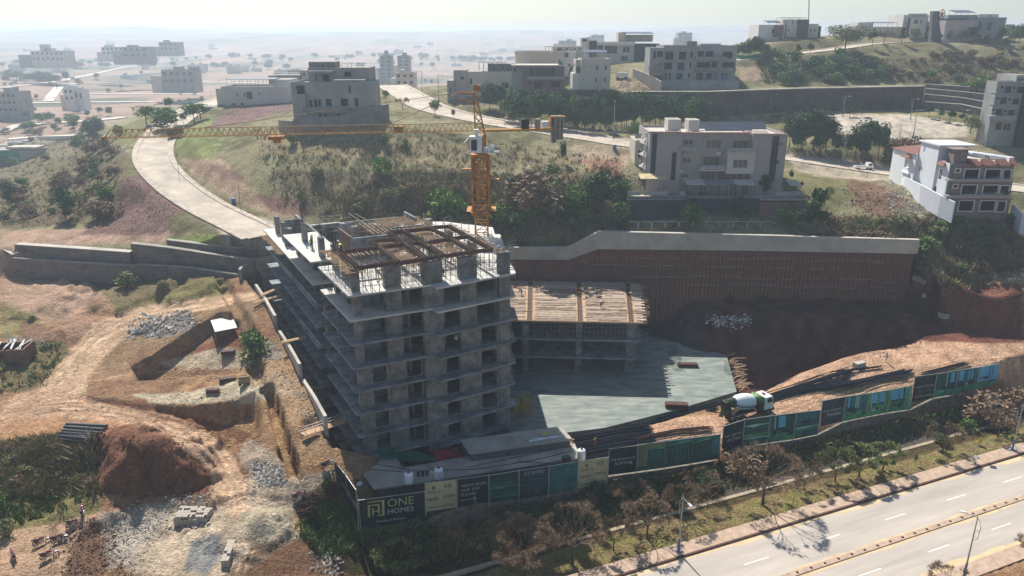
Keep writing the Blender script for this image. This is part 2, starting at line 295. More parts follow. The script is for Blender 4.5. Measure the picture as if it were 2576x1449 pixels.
class MB:
    def __init__(s): s.v = []; s.f = []; s.m = []; s.c = 0
    def add(s, vs, fs, mi=0):
        n = len(s.v); s.v.extend([tuple(q) for q in vs]); s.f.extend([tuple(i + n for i in f) for f in fs]); s.m.extend([mi] * len(fs)); return s
    def box(s, x0, x1, y0, y1, z0, z1, mi=0):
        return s.add([(x0, y0, z0), (x1, y0, z0), (x1, y1, z0), (x0, y1, z0), (x0, y0, z1), (x1, y0, z1), (x1, y1, z1), (x0, y1, z1)],
                     [(0, 3, 2, 1), (4, 5, 6, 7), (0, 1, 5, 4), (1, 2, 6, 5), (2, 3, 7, 6), (3, 0, 4, 7)], mi)
    def obox(s, c, ax, ay, az, mi=0):                 # oriented box: centre and three half-axis vectors
        c, ax, ay, az = map(Vector, (c, ax, ay, az)); vs = []
        for k in (-1, 1):
            for i, j in ((-1, -1), (1, -1), (1, 1), (-1, 1)): vs.append(c + ax * i + ay * j + az * k)
        return s.add(vs, [(0, 3, 2, 1), (4, 5, 6, 7), (0, 1, 5, 4), (1, 2, 6, 5), (2, 3, 7, 6), (3, 0, 4, 7)], mi)
    def beam(s, a, b, w, h=None, mi=0):               # rectangular bar from a to b
        a, b = Vector(a), Vector(b); d = b - a; L = d.length
        if L < 1e-6: return s
        d /= L; up = Vector((0, 0, 1)) if abs(d.z) < .95 else Vector((1, 0, 0)); sx = d.cross(up).normalized(); uy = sx.cross(d)
        return s.obox((a + b) / 2, d * L / 2, sx * w / 2, uy * (h or w) / 2, mi)
    def prism(s, poly, z0, z1, mi=0):
        n = len(poly); ar = sum(poly[i][0] * poly[(i + 1) % n][1] - poly[(i + 1) % n][0] * poly[i][1] for i in range(n))
        if ar < 0: poly = poly[::-1]
        vs = [(p[0], p[1], z0) for p in poly] + [(p[0], p[1], z1) for p in poly]
        return s.add(vs, [tuple(range(n))[::-1], tuple(range(n, 2 * n))] + [(i, (i + 1) % n, n + (i + 1) % n, n + i) for i in range(n)], mi)
    def tube(s, pts, r, n=6, mi=0, cap=True):
        pts = [Vector(p) for p in pts]; rs = r if isinstance(r, (list, tuple)) else [r] * len(pts); base = len(s.v); vs = []
        for i, p in enumerate(pts):
            d = (pts[min(i + 1, len(pts) - 1)] - pts[max(i - 1, 0)]); d = d.normalized() if d.length > 1e-9 else Vector((0, 0, 1))
            u = d.orthogonal().normalized() if abs(d.z) > .9 else d.cross(Vector((0, 0, 1))).normalized(); w = d.cross(u)
            for k in range(n): a = 2 * math.pi * k / n; vs.append(p + (u * math.cos(a) + w * math.sin(a)) * rs[i])
        fs = [(i * n + k, i * n + (k + 1) % n, (i + 1) * n + (k + 1) % n, (i + 1) * n + k) for i in range(len(pts) - 1) for k in range(n)]
        if cap: fs += [tuple(range(n))[::-1], tuple((len(pts) - 1) * n + k for k in range(n))]
        return s.add(vs, fs, mi)
    def lathe(s, prof, cx=0, cy=0, n=16, mi=0):
        vs = [(cx + r * math.cos(2 * math.pi * k / n), cy + r * math.sin(2 * math.pi * k / n), z) for r, z in prof for k in range(n)]
        fs = [(i * n + k, i * n + (k + 1) % n, (i + 1) * n + (k + 1) % n, (i + 1) * n + k) for i in range(len(prof) - 1) for k in range(n)]
        return s.add(vs, fs + [tuple(range(n))[::-1], tuple((len(prof) - 1) * n + k for k in range(n))], mi)
    def rock(s, c, r, mi=0, sq=.7):
        vs = []; c = Vector(c)
        for d in ((1, 0, 0), (0, 1, 0), (-1, 0, 0), (0, -1, 0), (0, 0, 1), (0, 0, -1)):
            vs.append(c + Vector(d) * r * random.uniform(.6, 1.15) * (sq if d[2] else 1) + Vector((random.uniform(-.2, .2) * r, random.uniform(-.2, .2) * r, 0)))
        return s.add(vs, [(0, 1, 4), (1, 2, 4), (2, 3, 4), (3, 0, 4), (1, 0, 5), (2, 1, 5), (3, 2, 5), (0, 3, 5)], mi)
    def wall(s, x0, x1, z0, z1, y, th, holes, mi=0):   # panel in the xz plane, front at y, thickness th towards +y, with openings
        hs = [(max(a, x0), min(b, x1), max(c, z0), min(d, z1)) for a, b, c, d in holes]
        xs = sorted({x0, x1, *[h[0] for h in hs], *[h[1] for h in hs]}); 
        for i in range(len(xs) - 1):
            a, b = xs[i], xs[i + 1]
            if b - a < 1e-4: continue
            cut = sorted((h[2], h[3]) for h in hs if h[0] <= a + 1e-5 and h[1] >= b - 1e-5); z = z0
            for c, d in cut:
                if c > z + 1e-4: s.box(a, b, y, y + th, z, c, mi)
                z = max(z, d)
            if z < z1 - 1e-4: s.box(a, b, y, y + th, z, z1, mi)
        return s
    def build(s, name, mats, parent=None, loc=None, rotz=0, shade=False):
        me = bpy.data.meshes.new(name); me.from_pydata(s.v, [], s.f)
        mats = mats if isinstance(mats, (list, tuple)) else [mats]
        for m in mats: me.materials.append(m)
        if len(mats) > 1: me.polygons.foreach_set('material_index', s.m)
        if shade: me.polygons.foreach_set('use_smooth', [True] * len(s.f))
        o = bpy.data.objects.new(name, me); col.objects.link(o)
        if loc is not None: o.location = loc
        o.rotation_euler.z = rotz
        if parent is not None: o.parent = parent
        return o
def tag(o, label=None, cat=None, group=None, kind=None):
    if label: o['label'] = label
    if cat: o['category'] = cat
    if group: o['group'] = group
    if kind: o['kind'] = kind
    return o
def thing(name, label, cat, loc=(0, 0, 0), rotz=0, group=None):
    o = bpy.data.objects.new(name, None); col.objects.link(o); o.location = loc; o.rotation_euler.z = rotz; o.empty_display_size = .5
    return tag(o, label, cat, group)
def kids(o): return [c for c in list(bpy.data.objects) if c.parent is o]
KID = {}
def dup(root, loc, rotz=None, label=None, group=None, scale=None):
    ks = KID.setdefault(root.name, [(c, kids(c)) for c in kids(root)])
    r = root.copy(); col.objects.link(r); r.location = loc
    if rotz is not None: r.rotation_euler.z = rotz
    if scale: r.scale = scale if isinstance(scale, (tuple, list)) else (scale,) * 3
    if label: r['label'] = label
    if group: r['group'] = group
    for c, gs in ks:
        d = c.copy(); col.objects.link(d); d.parent = r
        for g in gs: e = g.copy(); col.objects.link(e); e.parent = d
    return r
# ---------------------------------------------------------------- ground colours (kinds of soil and growth)
nv = GX.size; vx, vy, vz = GX.ravel(), GY.ravel(), GZ.ravel()
dz = vz - CAM_H; wdep = vy * cp - dz * sp; wdep = np.where(wdep < 1, 1, wdep)
PX = 1288 + FOC * vx / wdep; PYY = 724.5 - FOC * (vy * sp + dz * cp) / wdep
jx = 60 / np.sqrt(wdep / 100) * .16
wx = PX + jx * (fbm(vx * .35, vy * .35, 91, 3) + .6 * fbm(vx * 1.4, vy * 1.4, 92, 2)); wy = PYY + jx * .6 * fbm(vx * .35, vy * .35, 93, 3)
def cc(h): return np.array(S(h))
nA = fbm(vx * .09, vy * .09, 95, 4)[:, None]; nB = fbm(vx * .5, vy * .5, 96, 4)[:, None]; nC = fbm(vx * 1.2, vy * 1.2, 97, 3)[:, None]
def blend(a, b, t): return a * (1 - t) + b * t
isleft = (vx < -18)
hill = blend(cc('8c8363'), cc('6c6545'), sstep(-.25, .3, nA)); hill = blend(hill, cc('80805a'), sstep(.05, .5, nB) * .7)
lowc = blend(cc('8f6f54'), cc('a5835f'), sstep(-.3, .3, nA)); lowc = blend(lowc, cc('6e4c3a'), sstep(.1, .5, nB) * .8)
nF = fbm(vx * .012, vy * .012, 98, 4)[:, None]
farc = blend(cc('a08673'), cc('5b5f47'), sstep(.0, .35, nF)); farc = blend(farc, cc('b29f90'), sstep(.2, .5, fbm(vx * .03, vy * .03, 99, 3)[:, None]) * .5)
ydv = np.interp(vx, DX, DY)
CL = np.where((vy > ydv)[:, None], hill, lowc)
fw = sstep(260, 360, np.where(vx < -60, vy + (-60 - vx) * .6, vy))[:, None]; CL = CL * (1 - fw) + farc * fw
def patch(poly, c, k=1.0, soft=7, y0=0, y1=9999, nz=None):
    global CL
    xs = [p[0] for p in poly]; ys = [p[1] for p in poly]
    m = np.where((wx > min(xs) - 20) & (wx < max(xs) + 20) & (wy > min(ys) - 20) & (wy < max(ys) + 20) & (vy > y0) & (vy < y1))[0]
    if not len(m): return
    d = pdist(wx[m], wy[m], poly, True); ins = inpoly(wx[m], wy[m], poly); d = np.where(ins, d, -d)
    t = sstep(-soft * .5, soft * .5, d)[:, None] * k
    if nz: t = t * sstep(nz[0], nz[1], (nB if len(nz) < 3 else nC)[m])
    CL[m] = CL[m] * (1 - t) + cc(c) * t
patch([(0, 620), (240, 630), (560, 690), (560, 760), (300, 760), (0, 840)], '9a7d66', .7)
patch([(0, 700), (200, 690), (260, 740), (180, 800), (0, 830)], 'b1937c', .6)
patch([(255, 690), (560, 690), (570, 740), (440, 760), (300, 775), (240, 720)], '6f6747', .8)
patch([(280, 770), (400, 745), (560, 690), (575, 740), (420, 800), (300, 800)], '767044', .7)
patch([(0, 760), (90, 790), (120, 830), (30, 860), (0, 850)], '7b7448', .8)
patch([(230, 810), (470, 770), (640, 750), (650, 800), (590, 840), (440, 850), (330, 905), (230, 940)], '8a7357', .7)
patch([(330, 840), (440, 775), (480, 790), (500, 830), (400, 850)], '8b8078', .9)
patch([(60, 800), (140, 830), (250, 800), (240, 850), (150, 880), (40, 880)], '7c5c4b', .75)
patch([(140, 800), (240, 790), (245, 830), (170, 850)], 'a5866c', .8)
patch([(60, 850), (170, 860), (180, 880), (110, 960), (90, 985), (0, 985), (0, 900)], '6c6646', .8)
patch([(0, 1010), (90, 985), (170, 890), (230, 820), (330, 775), (470, 755), (640, 735), (650, 750), (540, 775), (400, 800), (310, 850), (255, 905), (230, 945), (215, 1005), (250, 1015), (330, 1030), (430, 1050), (520, 1090), (590, 1150), (625, 1240), (600, 1290), (545, 1300), (525, 1200), (480, 1130), (400, 1095), (280, 1060), (150, 1055), (0, 1085)], 'be9f80', .95)
patch([(60, 985), (170, 950), (220, 1005), (330, 1045), (450, 1075), (380, 1080), (200, 1050), (0, 1060), (0, 1010)], 'c09c7e', .7)
patch([(0, 1055), (160, 1050), (300, 1060), (350, 1090), (200, 1090), (0, 1120)], 'a9805e', .8)
patch([(360, 905), (560, 875), (650, 880), (660, 930), (560, 930), (430, 925)], 'b0a287', .85)
patch([(330, 990), (480, 985), (640, 950), (700, 940), (760, 990), (640, 1010), (460, 1015), (380, 1010)], 'b8ab90', .9)
patch([(240, 1010), (360, 1005), (420, 1030), (520, 1055), (640, 1090), (600, 1110), (480, 1075)], '6b4433', .6)
patch([(320, 905), (560, 830), (612, 838), (640, 900), (570, 870), (430, 905), (330, 935)], '7a4b38', .8)
patch([(235, 930), (330, 900), (560, 810), (600, 830), (430, 900), (330, 960), (235, 950)], 'a48564', .6)
patch([(640, 870), (760, 960), (830, 1080), (830, 1130), (760, 1130), (700, 1030), (640, 960)], 'a6896a', .7)
patch([(650, 840), (700, 870), (720, 900), (680, 910), (650, 880)], '8d8475', .8)
patch([(0, 1110), (120, 1090), (250, 1080), (330, 1130), (250, 1210), (230, 1250), (120, 1230), (0, 1250)], '5b4a38', .8)
patch([(0, 1220), (120, 1235), (250, 1240), (260, 1290), (130, 1320), (0, 1360)], '62623c', .8)
patch([(240, 1080), (350, 1065), (480, 1110), (525, 1180), (520, 1240), (420, 1250), (250, 1245)], '76503d', .85)
patch([(0, 1340), (120, 1320), (250, 1290), (300, 1280), (290, 1340), (200, 1360), (160, 1449), (0, 1449)], 'b39478', .85)
patch([(230, 1300), (280, 1310), (300, 1380), (260, 1449), (150, 1449), (180, 1380)], '705645', .85)
patch([(280, 1320), (400, 1270), (560, 1270), (620, 1200), (700, 1210), (850, 1180), (860, 1250), (740, 1290), (760, 1350), (600, 1449), (330, 1449), (290, 1400)], 'b5a38b', .9)
patch([(250, 1290), (420, 1260), (440, 1290), (330, 1400), (270, 1440), (270, 1360)], 'a29a8c', .6)
patch([(480, 1360), (560, 1340), (555, 1400), (520, 1449), (470, 1420)], '8e8b85', .9)
patch([(600, 1290), (740, 1270), (750, 1350), (640, 1360)], 'ab9f85', .8)
patch([(620, 1100), (700, 1150), (720, 1190), (640, 1210), (600, 1150)], '9d9280', .7)
patch([(640, 1370), (780, 1350), (900, 1340), (960, 1449), (560, 1449)], '5f4636', .8)
patch([(820, 1200), (900, 1260), (900, 1380), (830, 1380), (780, 1330)], '65492f', .7)
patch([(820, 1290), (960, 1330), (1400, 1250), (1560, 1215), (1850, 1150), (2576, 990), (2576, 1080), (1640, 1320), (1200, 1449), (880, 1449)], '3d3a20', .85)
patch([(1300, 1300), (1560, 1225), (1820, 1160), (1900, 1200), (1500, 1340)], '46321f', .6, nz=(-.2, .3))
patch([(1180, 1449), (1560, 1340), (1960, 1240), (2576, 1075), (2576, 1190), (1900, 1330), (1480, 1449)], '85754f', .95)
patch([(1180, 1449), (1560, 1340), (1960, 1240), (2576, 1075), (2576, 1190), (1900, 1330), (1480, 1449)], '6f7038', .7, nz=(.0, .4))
patch([(1660, 1100), (1800, 1075), (1850, 1060), (1860, 1040), (1780, 1060), (1650, 1080)], '9c8570', .8)
patch([(2330, 720), (2576, 690), (2576, 900), (2330, 880)], '6e4336', .9)
patch([(1640, 770), (2330, 780), (2330, 880), (2120, 920), (1860, 1000), (1800, 880), (1640, 850)], '5e3d33', .9)
patch([(1680, 740), (2300, 740), (2320, 790), (1900, 800), (1700, 780)], '4a403a', .9)
patch([(1430, 1110), (1600, 1060), (1900, 1030), (1930, 985), (2035, 925), (2120, 882), (2200, 868), (2300, 858), (2576, 866), (2576, 985), (2500, 940), (2300, 985), (2060, 1045), (1820, 1100), (1500, 1160), (1430, 1150)], 'c09a7c', .95)
# terrace and slopes of the upper left
patch([(0, 580), (200, 575), (420, 585), (560, 590), (560, 610), (330, 612), (0, 625)], 'ad8d77', .9)
patch([(420, 597), (540, 585), (560, 600), (560, 612), (420, 612)], '7d8a48', .9)
patch([(530, 556), (620, 538), (690, 556), (695, 602), (640, 614), (560, 592)], 'b5a998', .9, 9, y0=138); patch([(350, 440), (500, 520), (420, 560), (420, 590), (200, 590), (290, 520), (310, 450)], '7e6158', .95)
patch([(500, 520), (540, 560), (440, 600), (420, 570), (440, 540)], '6c6647', .8)
patch([(0, 380), (260, 360), (320, 370), (320, 440), (280, 500), (200, 570), (0, 570)], '75694d', .85)
patch([(240, 360), (310, 360), (320, 380), (290, 390), (240, 390)], 'b3a79a', .7, nz=(-.1, .2))
patch([(0, 540), (190, 520), (220, 560), (0, 580)], '564233', .6)
patch([(240, 320), (400, 270), (500, 260), (430, 310), (350, 350), (300, 370), (220, 350)], '7e7c50', .8)
patch([(450, 320), (560, 290), (560, 360), (520, 420), (450, 400), (430, 340)], '7f8450', .85)
patch([(450, 400), (560, 400), (620, 470), (700, 520), (780, 545), (690, 548), (600, 510), (500, 450)], 'b2957a', .85)
patch([(520, 410), (600, 430), (620, 460), (560, 450)], '7d5f57', .8)
patch([(640, 490), (760, 500), (800, 530), (760, 545), (680, 530)], '7a574f', .85)
patch([(540, 300), (650, 250), (735, 245), (735, 275), (600, 310), (520, 330)], '7d615b', .95)
patch([(640, 330), (950, 330), (1200, 370), (1560, 400), (1560, 420), (1200, 430), (900, 400), (640, 390)], '908061', .7)
patch([(700, 430), (1000, 430), (1560, 440), (1560, 560), (1250, 610), (900, 560), (760, 540)], '5f543f', .65)
patch([(850, 520), (1150, 510), (1250, 600), (1100, 620), (860, 570)], '563a33', .6, nz=(-.2, .2))
patch([(1440, 360), (1590, 370), (1580, 420), (1520, 440), (1440, 400)], 'b19c82', .7)
patch([(1460, 400), (1560, 400), (1590, 520), (1560, 560), (1530, 480)], '92684f', .8)
patch([(1980, 385), (2290, 420), (2290, 460), (2100, 450), (2000, 430)], 'b3a48d', .85)
patch([(1970, 430), (2100, 450), (2160, 470), (2080, 560), (1980, 560)], '747047', .8)
patch([(2130, 450), (2230, 470), (2290, 510), (2240, 560), (2150, 520)], '7b5c4a', .8)
patch([(2200, 450), (2290, 440), (2400, 530), (2330, 560), (2250, 500)], '9c9080', .6, nz=(-.1, .3, 1))
patch([(2080, 550), (2576, 545), (2576, 700), (2300, 740), (2300, 600), (2080, 590)], '6e5c40', .85)
patch([(2430, 695), (2576, 680), (2576, 715), (2440, 710)], 'a28a70', .9)
patch([(2380, 545), (2576, 540), (2576, 560), (2360, 560)], '7e705e', .8)
patch([(2080, 290), (2260, 285), (2430, 310), (2430, 345), (2200, 350), (2080, 330)], 'c4b7a4', .95, 5, y1=240)
patch([(1560, 275), (2330, 268), (2400, 290), (2300, 290), (2060, 283), (1760, 300)], '938761', .9, y1=240)
patch([(1860, 200), (2320, 190), (2576, 220), (2576, 150), (2100, 140), (1900, 160)], '6d6347', .8)
patch([(1540, 195), (1640, 205), (1660, 230), (1560, 228)], 'a0876c', .8)
patch([(1860, 170), (1950, 165), (1930, 200), (1860, 205)], 'a58c76', .8)
patch([(1570, 225), (1850, 210), (1850, 245), (1570, 245)], '7a6a4e', .8)
patch([(470, 1080), (560, 1125), (612, 1195), (632, 1285), (585, 1310), (552, 1240), (505, 1160), (430, 1105)], 'c8a789', .85, 8)
def trail(pts, w, c, k=.6, sd=0):
    global CL
    xs = [p[0] for p in pts]; ys = [p[1] for p in pts]
    m = np.where((PX > min(xs) - 20) & (PX < max(xs) + 20) & (PYY > min(ys) - 20) & (PYY < max(ys) + 20) & (vy < 150))[0]
    x2 = PX[m] + 2.5 * vnoise(vx[m] * .8, vy[m] * .8, 61 + sd); y2 = PYY[m] + 1.5 * vnoise(vx[m] * .8, vy[m] * .8, 62 + sd)
    t = (1 - sstep(w * .5, w, pdist(x2, y2, pts)))[:, None] * k * (.45 + .55 * sstep(-.3, .4, nB[m])); CL[m] = CL[m] * (1 - t) + cc(c) * t
TK = [(0, 1060), (100, 1030), (190, 1020), (260, 1035), (340, 1048), (430, 1070), (500, 1105), (550, 1155), (585, 1215), (600, 1270)]
for i, (o, c, k) in enumerate(((-16, '8f6a4e', .6), (-8, 'd6b596', .6), (0, '85614a', .7), (7, 'd2ae8c', .6), (14, '8f6a4e', .6), (22, 'cda98a', .5), (30, '87644b', .5))): trail([(x + o, y - o * .7) for x, y in TK], 3.2, c, k, i)
TK2 = [(60, 1010), (130, 975), (190, 900), (240, 850), (320, 810), (420, 785), (560, 760), (650, 740)]
for i, (o, c, k) in enumerate(((-12, '8f6a4e', .5), (-4, 'd9bd9e', .6), (4, '9a7457', .5), (11, 'd6b898', .5))): trail([(x + o, y + o * .6) for x, y in TK2], 3, c, k, 9 + i)
for i, o in enumerate((-9, 0, 9)): trail([(230 + o, 950 + o), (330, 930 + o), (450, 922 + o), (560, 915 + o), (650, 900 + o)], 2.6, '8f7257' if i % 2 else 'c4ab8a', .5, 20 + i); trail([(600 + o, 1440), (640 + o, 1370), (720 + o, 1310 + o), (800, 1265 + o), (850, 1240 + o)], 3, '94745a' if i % 2 else 'cdb999', .5, 24 + i)
for i, o in enumerate((-8, -3, 4, 10, 16)): trail([(1500, 1150 + o), (1700, 1110 + o), (1900, 1050 + o), (2080, 995 + o), (2250, 950 + o), (2400, 915 + o), (2576, 900 + o)], 2.6, '93694c' if i % 2 else 'dcb594', .55, 30 + i)
patch([(625, 1318), (660, 1310), (700, 1330), (695, 1350), (640, 1352)], '7f7a6b', .9, 4); patch([(486, 1365), (508, 1352), (500, 1410), (478, 1440), (468, 1420)], '7d7b78', .9, 4); patch([(525, 1350), (552, 1346), (545, 1400), (520, 1449), (505, 1440)], '7a7876', .9, 4)
inpit = inpoly(vx, vy, PIT)
CL[inpit] = np.where((vx[inpit] > 36)[:, None], cc('5c3c32') * (1 + .5 * nB[inpit]), cc('4a4540') * (1 + .3 * nB[inpit]))
CL = CL * (1 + .38 * nB + .32 * nC)
CL = np.clip(CL, .01, .85)
# ---------------------------------------------------------------- ground mesh
ny, nx = GX.shape
idx = np.arange(nv).reshape(ny, nx)
fc = np.stack([idx[:-1, :-1], idx[:-1, 1:], idx[1:, 1:], idx[1:, :-1]], -1).reshape(-1, 4)
me = bpy.data.meshes.new('ground'); me.vertices.add(nv); me.loops.add(fc.size); me.polygons.add(len(fc))
me.vertices.foreach_set('co', np.stack([vx, vy, vz], -1).ravel()); me.loops.foreach_set('vertex_index', fc.ravel().astype(np.int32))
me.polygons.foreach_set('loop_start', np.arange(0, fc.size, 4, dtype=np.int32)); me.polygons.foreach_set('use_smooth', [True] * len(fc))
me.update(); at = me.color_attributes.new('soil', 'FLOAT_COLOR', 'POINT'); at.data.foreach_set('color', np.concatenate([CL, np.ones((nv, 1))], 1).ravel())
gm = bpy.data.materials.new('soil'); gm.use_nodes = True; t = gm.node_tree; b = t.nodes['Principled BSDF']; b.inputs['Roughness'].default_value = .95; b.inputs['Specular IOR Level'].default_value = .1
va = t.nodes.new('ShaderNodeVertexColor'); va.layer_name = 'soil'; tc = t.nodes.new('ShaderNodeTexCoord')
n1 = t.nodes.new('ShaderNodeTexNoise'); n1.inputs['Scale'].default_value = 2.2; n1.inputs['Detail'].default_value = 8; n1.inputs['Roughness'].default_value = .7
n3 = t.nodes.new('ShaderNodeTexNoise'); n3.inputs['Scale'].default_value = .5; n3.inputs['Detail'].default_value = 6
mr = t.nodes.new('ShaderNodeMapRange'); mr.inputs[1].default_value = .3; mr.inputs[2].default_value = .7; mr.inputs[3].default_value = .55; mr.inputs[4].default_value = 1.4
mu = t.nodes.new('ShaderNodeMix'); mu.data_type = 'RGBA'; mu.blend_type = 'MULTIPLY'; mu.inputs[0].default_value = 1
t.links.new(tc.outputs['Object'], n1.inputs['Vector']); t.links.new(tc.outputs['Object'], n3.inputs['Vector'])
t.links.new(n1.outputs['Fac'], mr.inputs[0]); t.links.new(va.outputs['Color'], mu.inputs[6]); t.links.new(mr.outputs[0], mu.inputs[7])
n4 = t.nodes.new('ShaderNodeTexNoise'); n4.inputs['Scale'].default_value = 7; n4.inputs['Detail'].default_value = 4; n4.inputs['Roughness'].default_value = .75
mr2 = t.nodes.new('ShaderNodeMapRange'); mr2.inputs[1].default_value = .35; mr2.inputs[2].default_value = .65; mr2.inputs[3].default_value = .68; mr2.inputs[4].default_value = 1.3
mu2 = t.nodes.new('ShaderNodeMix'); mu2.data_type = 'RGBA'; mu2.blend_type = 'MULTIPLY'; mu2.inputs[0].default_value = 1
t.links.new(tc.outputs['Object'], n4.inputs['Vector']); t.links.new(n4.outputs['Fac'], mr2.inputs[0]); t.links.new(mu.outputs[2], mu2.inputs[6]); t.links.new(mr2.outputs[0], mu2.inputs[7])
t.links.new(mu2.outputs[2], b.inputs['Base Color'])
bp = t.nodes.new('ShaderNodeBump'); bp.inputs['Strength'].default_value = .9; bp.inputs['Distance'].default_value = .35
vo = t.nodes.new('ShaderNodeTexVoronoi'); vo.inputs['Scale'].default_value = 3.2; t.links.new(tc.outputs['Object'], vo.inputs['Vector'])
ad = t.nodes.new('ShaderNodeMath'); ad.operation = 'MULTIPLY_ADD'; ad.inputs[1].default_value = -.45; t.links.new(vo.outputs['Distance'], ad.inputs[0]); t.links.new(n1.outputs['Fac'], ad.inputs[2])
ad2 = t.nodes.new('ShaderNodeMath'); ad2.operation = 'MULTIPLY_ADD'; ad2.inputs[1].default_value = .35; t.links.new(n4.outputs['Fac'], ad2.inputs[0]); t.links.new(ad.outputs[0], ad2.inputs[2])
t.links.new(ad2.outputs[0], bp.inputs['Height']); t.links.new(bp.outputs[0], b.inputs['Normal'])
me.materials.append(gm); ground = bpy.data.objects.new('ground', me); col.objects.link(ground); tag(ground, 'bare earth and dry grass of the building site and hill', kind='structure')
# ---------------------------------------------------------------- haze
hz = MB().box(-6400, 6400, -60, 8800, -40, 90).build('haze', bpy.data.materials.new('haze')); hm = hz.data.materials[0]; hm.use_nodes = True
t = hm.node_tree; t.nodes.remove(t.nodes['Principled BSDF']); pv = t.nodes.new('ShaderNodeVolumePrincipled')
pv.inputs['Color'].default_value = (.78, .90, 1, 1); pv.inputs['Density'].default_value = .00046; pv.inputs['Anisotropy'].default_value = .35
t.links.new(pv.outputs[0], t.nodes['Material Output'].inputs['Volume']); tag(hz, kind='stuff')
# ---------------------------------------------------------------- roads
def off(line, o):
    out = []
    for i, p in enumerate(line):
        a = Vector(line[max(i - 1, 0)][:2]); b = Vector(line[min(i + 1, len(line) - 1)][:2]); d = (b - a).normalized()
        out.append((p[0] + d.y * o, p[1] - d.x * o, p[2]))
    return out
def ribbon(mb, line, o0, o1, z0, z1=None, mi=0, skirt=.3):
    a, b = off(line, o0), off(line, o1); z1 = z0 if z1 is None else z1; n = len(line)
    vs = [(p[0], p[1], p[2] + z0 - skirt) for p in a] + [(p[0], p[1], p[2] + z0) for p in a] + [(p[0], p[1], p[2] + z1) for p in b] + [(p[0], p[1], p[2] + z1 - skirt) for p in b]
    fs = [(k * n + i, k * n + i + 1, (k + 1) * n + i + 1, (k + 1) * n + i) for k in range(3) for i in range(n - 1)]
    return mb.add(vs, [f[::-1] for f in fs], mi)
m_conc_road = mat('dusty_concrete_road', 'b9ab98', .9, .22, .22, .3, sc2=3, detail=9)
m_kerb = mat('kerb_concrete', 'b8aa98', .9, .25, .8, .3)
m_road2 = mat('pale_asphalt', 'c7bcae', .9, .07, .18, .2, detail=8)
for nm, ln, hw, kb in (('road', ROAD1, 3.4, 1), ('road', ROAD2, 4.2, 1), ('road', ROAD3, 2.6, 0), ('road', ROAD4, 3.4, 1)):
    o = ribbon(MB(), ln, -hw, hw, 0).build(nm, m_conc_road); tag(o, kind='structure')
    if kb:
        k = MB(); ribbon(k, ln, -hw - 1.3, -hw, .14); ribbon(k, ln, hw, hw + 1.3, .14); tag(k.build('pavement', m_kerb), kind='structure')
# ---------------------------------------------------------------- main road at the front
def wb(mb, name, mats, parent, **k):                 # build world-space geometry under a parent that stands at its base
    o = mb.build(name, mats, parent, **k)
    if parent is not None: o.location = -Vector(parent.location) if parent.parent is None else (0, 0, 0)
    return o
MR = [mr_(s) for s in range(-60, 166, 3)]
def strip(name, o0, o1, z, m, kind='structure', skirt=.3, line=None):
    return tag(ribbon(MB(), line or MR, o0, o1, z, skirt=skirt).build(name, m), kind=kind)
m_road = mat('sun_bleached_asphalt', 'b4a99c', .92, .13, .5, .15, sc2=6, detail=9, vs=(.12, 1.3, 1), rz=-math.atan2(ud.y, ud.x))
m_pave = mat('brick_pavement', 'b39a84', .92, .18, 1.2, .3, sc2=8)
m_kdark = mat('dark_kerb', '5a4038', .9, .2, 1.5, .3)  # kerb brown: dirt plus the shade of its upright face painted in
m_white = mat('road_paint', 'e8e4da', .8, .08, 3)
m_dust = mat('sand_dust', 'cbb28c', .95, .12, .6)
m_stone = mat('stone_kerb', 'a3947c', .95, .22, 1.2, .5)
m_asph = mat('shade_dark_asphalt', '4a443e', .95, .15, .4, .2)  # service road tone darkened, the shade lying over it is put into the colour
strip('road', 0, 6.9, 0, m_road); strip('road', 7.6, 13.6, 0, m_road); strip('road', -12.6, -8.0, -.25, m_asph, line=[q for q in MR if q[0] > 30])
strip('road_median', 6.9, 7.6, .10, m_pave); strip('pavement', 13.6, 15.6, .12, m_pave); strip('pavement', -2.3, -.28, .14, m_pave)
strip('kerb', -.28, 0, .17, m_kdark); strip('kerb', -7.95, -7.4, .12, m_stone)
mm = MB()
for k in range(-6, 14):
    s0 = 25.0 + 11.0 * k
    for o, ds in ((3.78, 0), (10.34, -.4)):
        mm.add([mr_(s0 + ds, o - .07, .005), mr_(s0 + ds + 3.55, o - .07, .005), mr_(s0 + ds + 3.55, o + .07, .005), mr_(s0 + ds, o + .07, .005)], [(3, 2, 1, 0)])
for s in range(45, 80, 9): mm.add([mr_(s, -11.1, -.244), mr_(s + 1.6, -11.1, -.244), mr_(s + 1.6, -11.0, -.244), mr_(s, -11.0, -.244)], [(3, 2, 1, 0)])
tag(mm.build('road_marking', m_white), kind='structure')
du = MB(); pr = None
for i in range(0, 420):
    s = -40 + i * .45; w1 = .55 + .35 * float(vnoise(s * .3, 1, 7)) + .15 * random.random(); w2 = .3 + .2 * float(vnoise(s * .4, 9, 8))
    q = (mr_(s, .02, .004), mr_(s, w1, .004), mr_(s, 6.88 - w2, .004), mr_(s, 6.88, .004), mr_(s, 7.62, .004), mr_(s, 7.7 + w2, .004), mr_(s, 13.4 - w1, .004), mr_(s, 13.58, .004))
    if pr:
        for a in (0, 2, 4, 6): du.add([pr[a], pr[a + 1], q[a + 1], q[a]], [(0, 1, 2, 3)])
    pr = q
tag(du.build('road_dust', m_dust), kind='structure')
bol = MB().lathe([(.17, 0), (.16, .06), (.08, .12), (.02, .14)], n=8).build('road_stud', m_kdark)
for k in range(46):
    o = bol if k == 0 else bol.copy()
    if k: col.objects.link(o)
    q = mr_(-8 + 2.05 * k, 7.25, .1); o.location = q; tag(o, 'low dark stud in the row along the road median', 'road stud', 'road studs along the median')
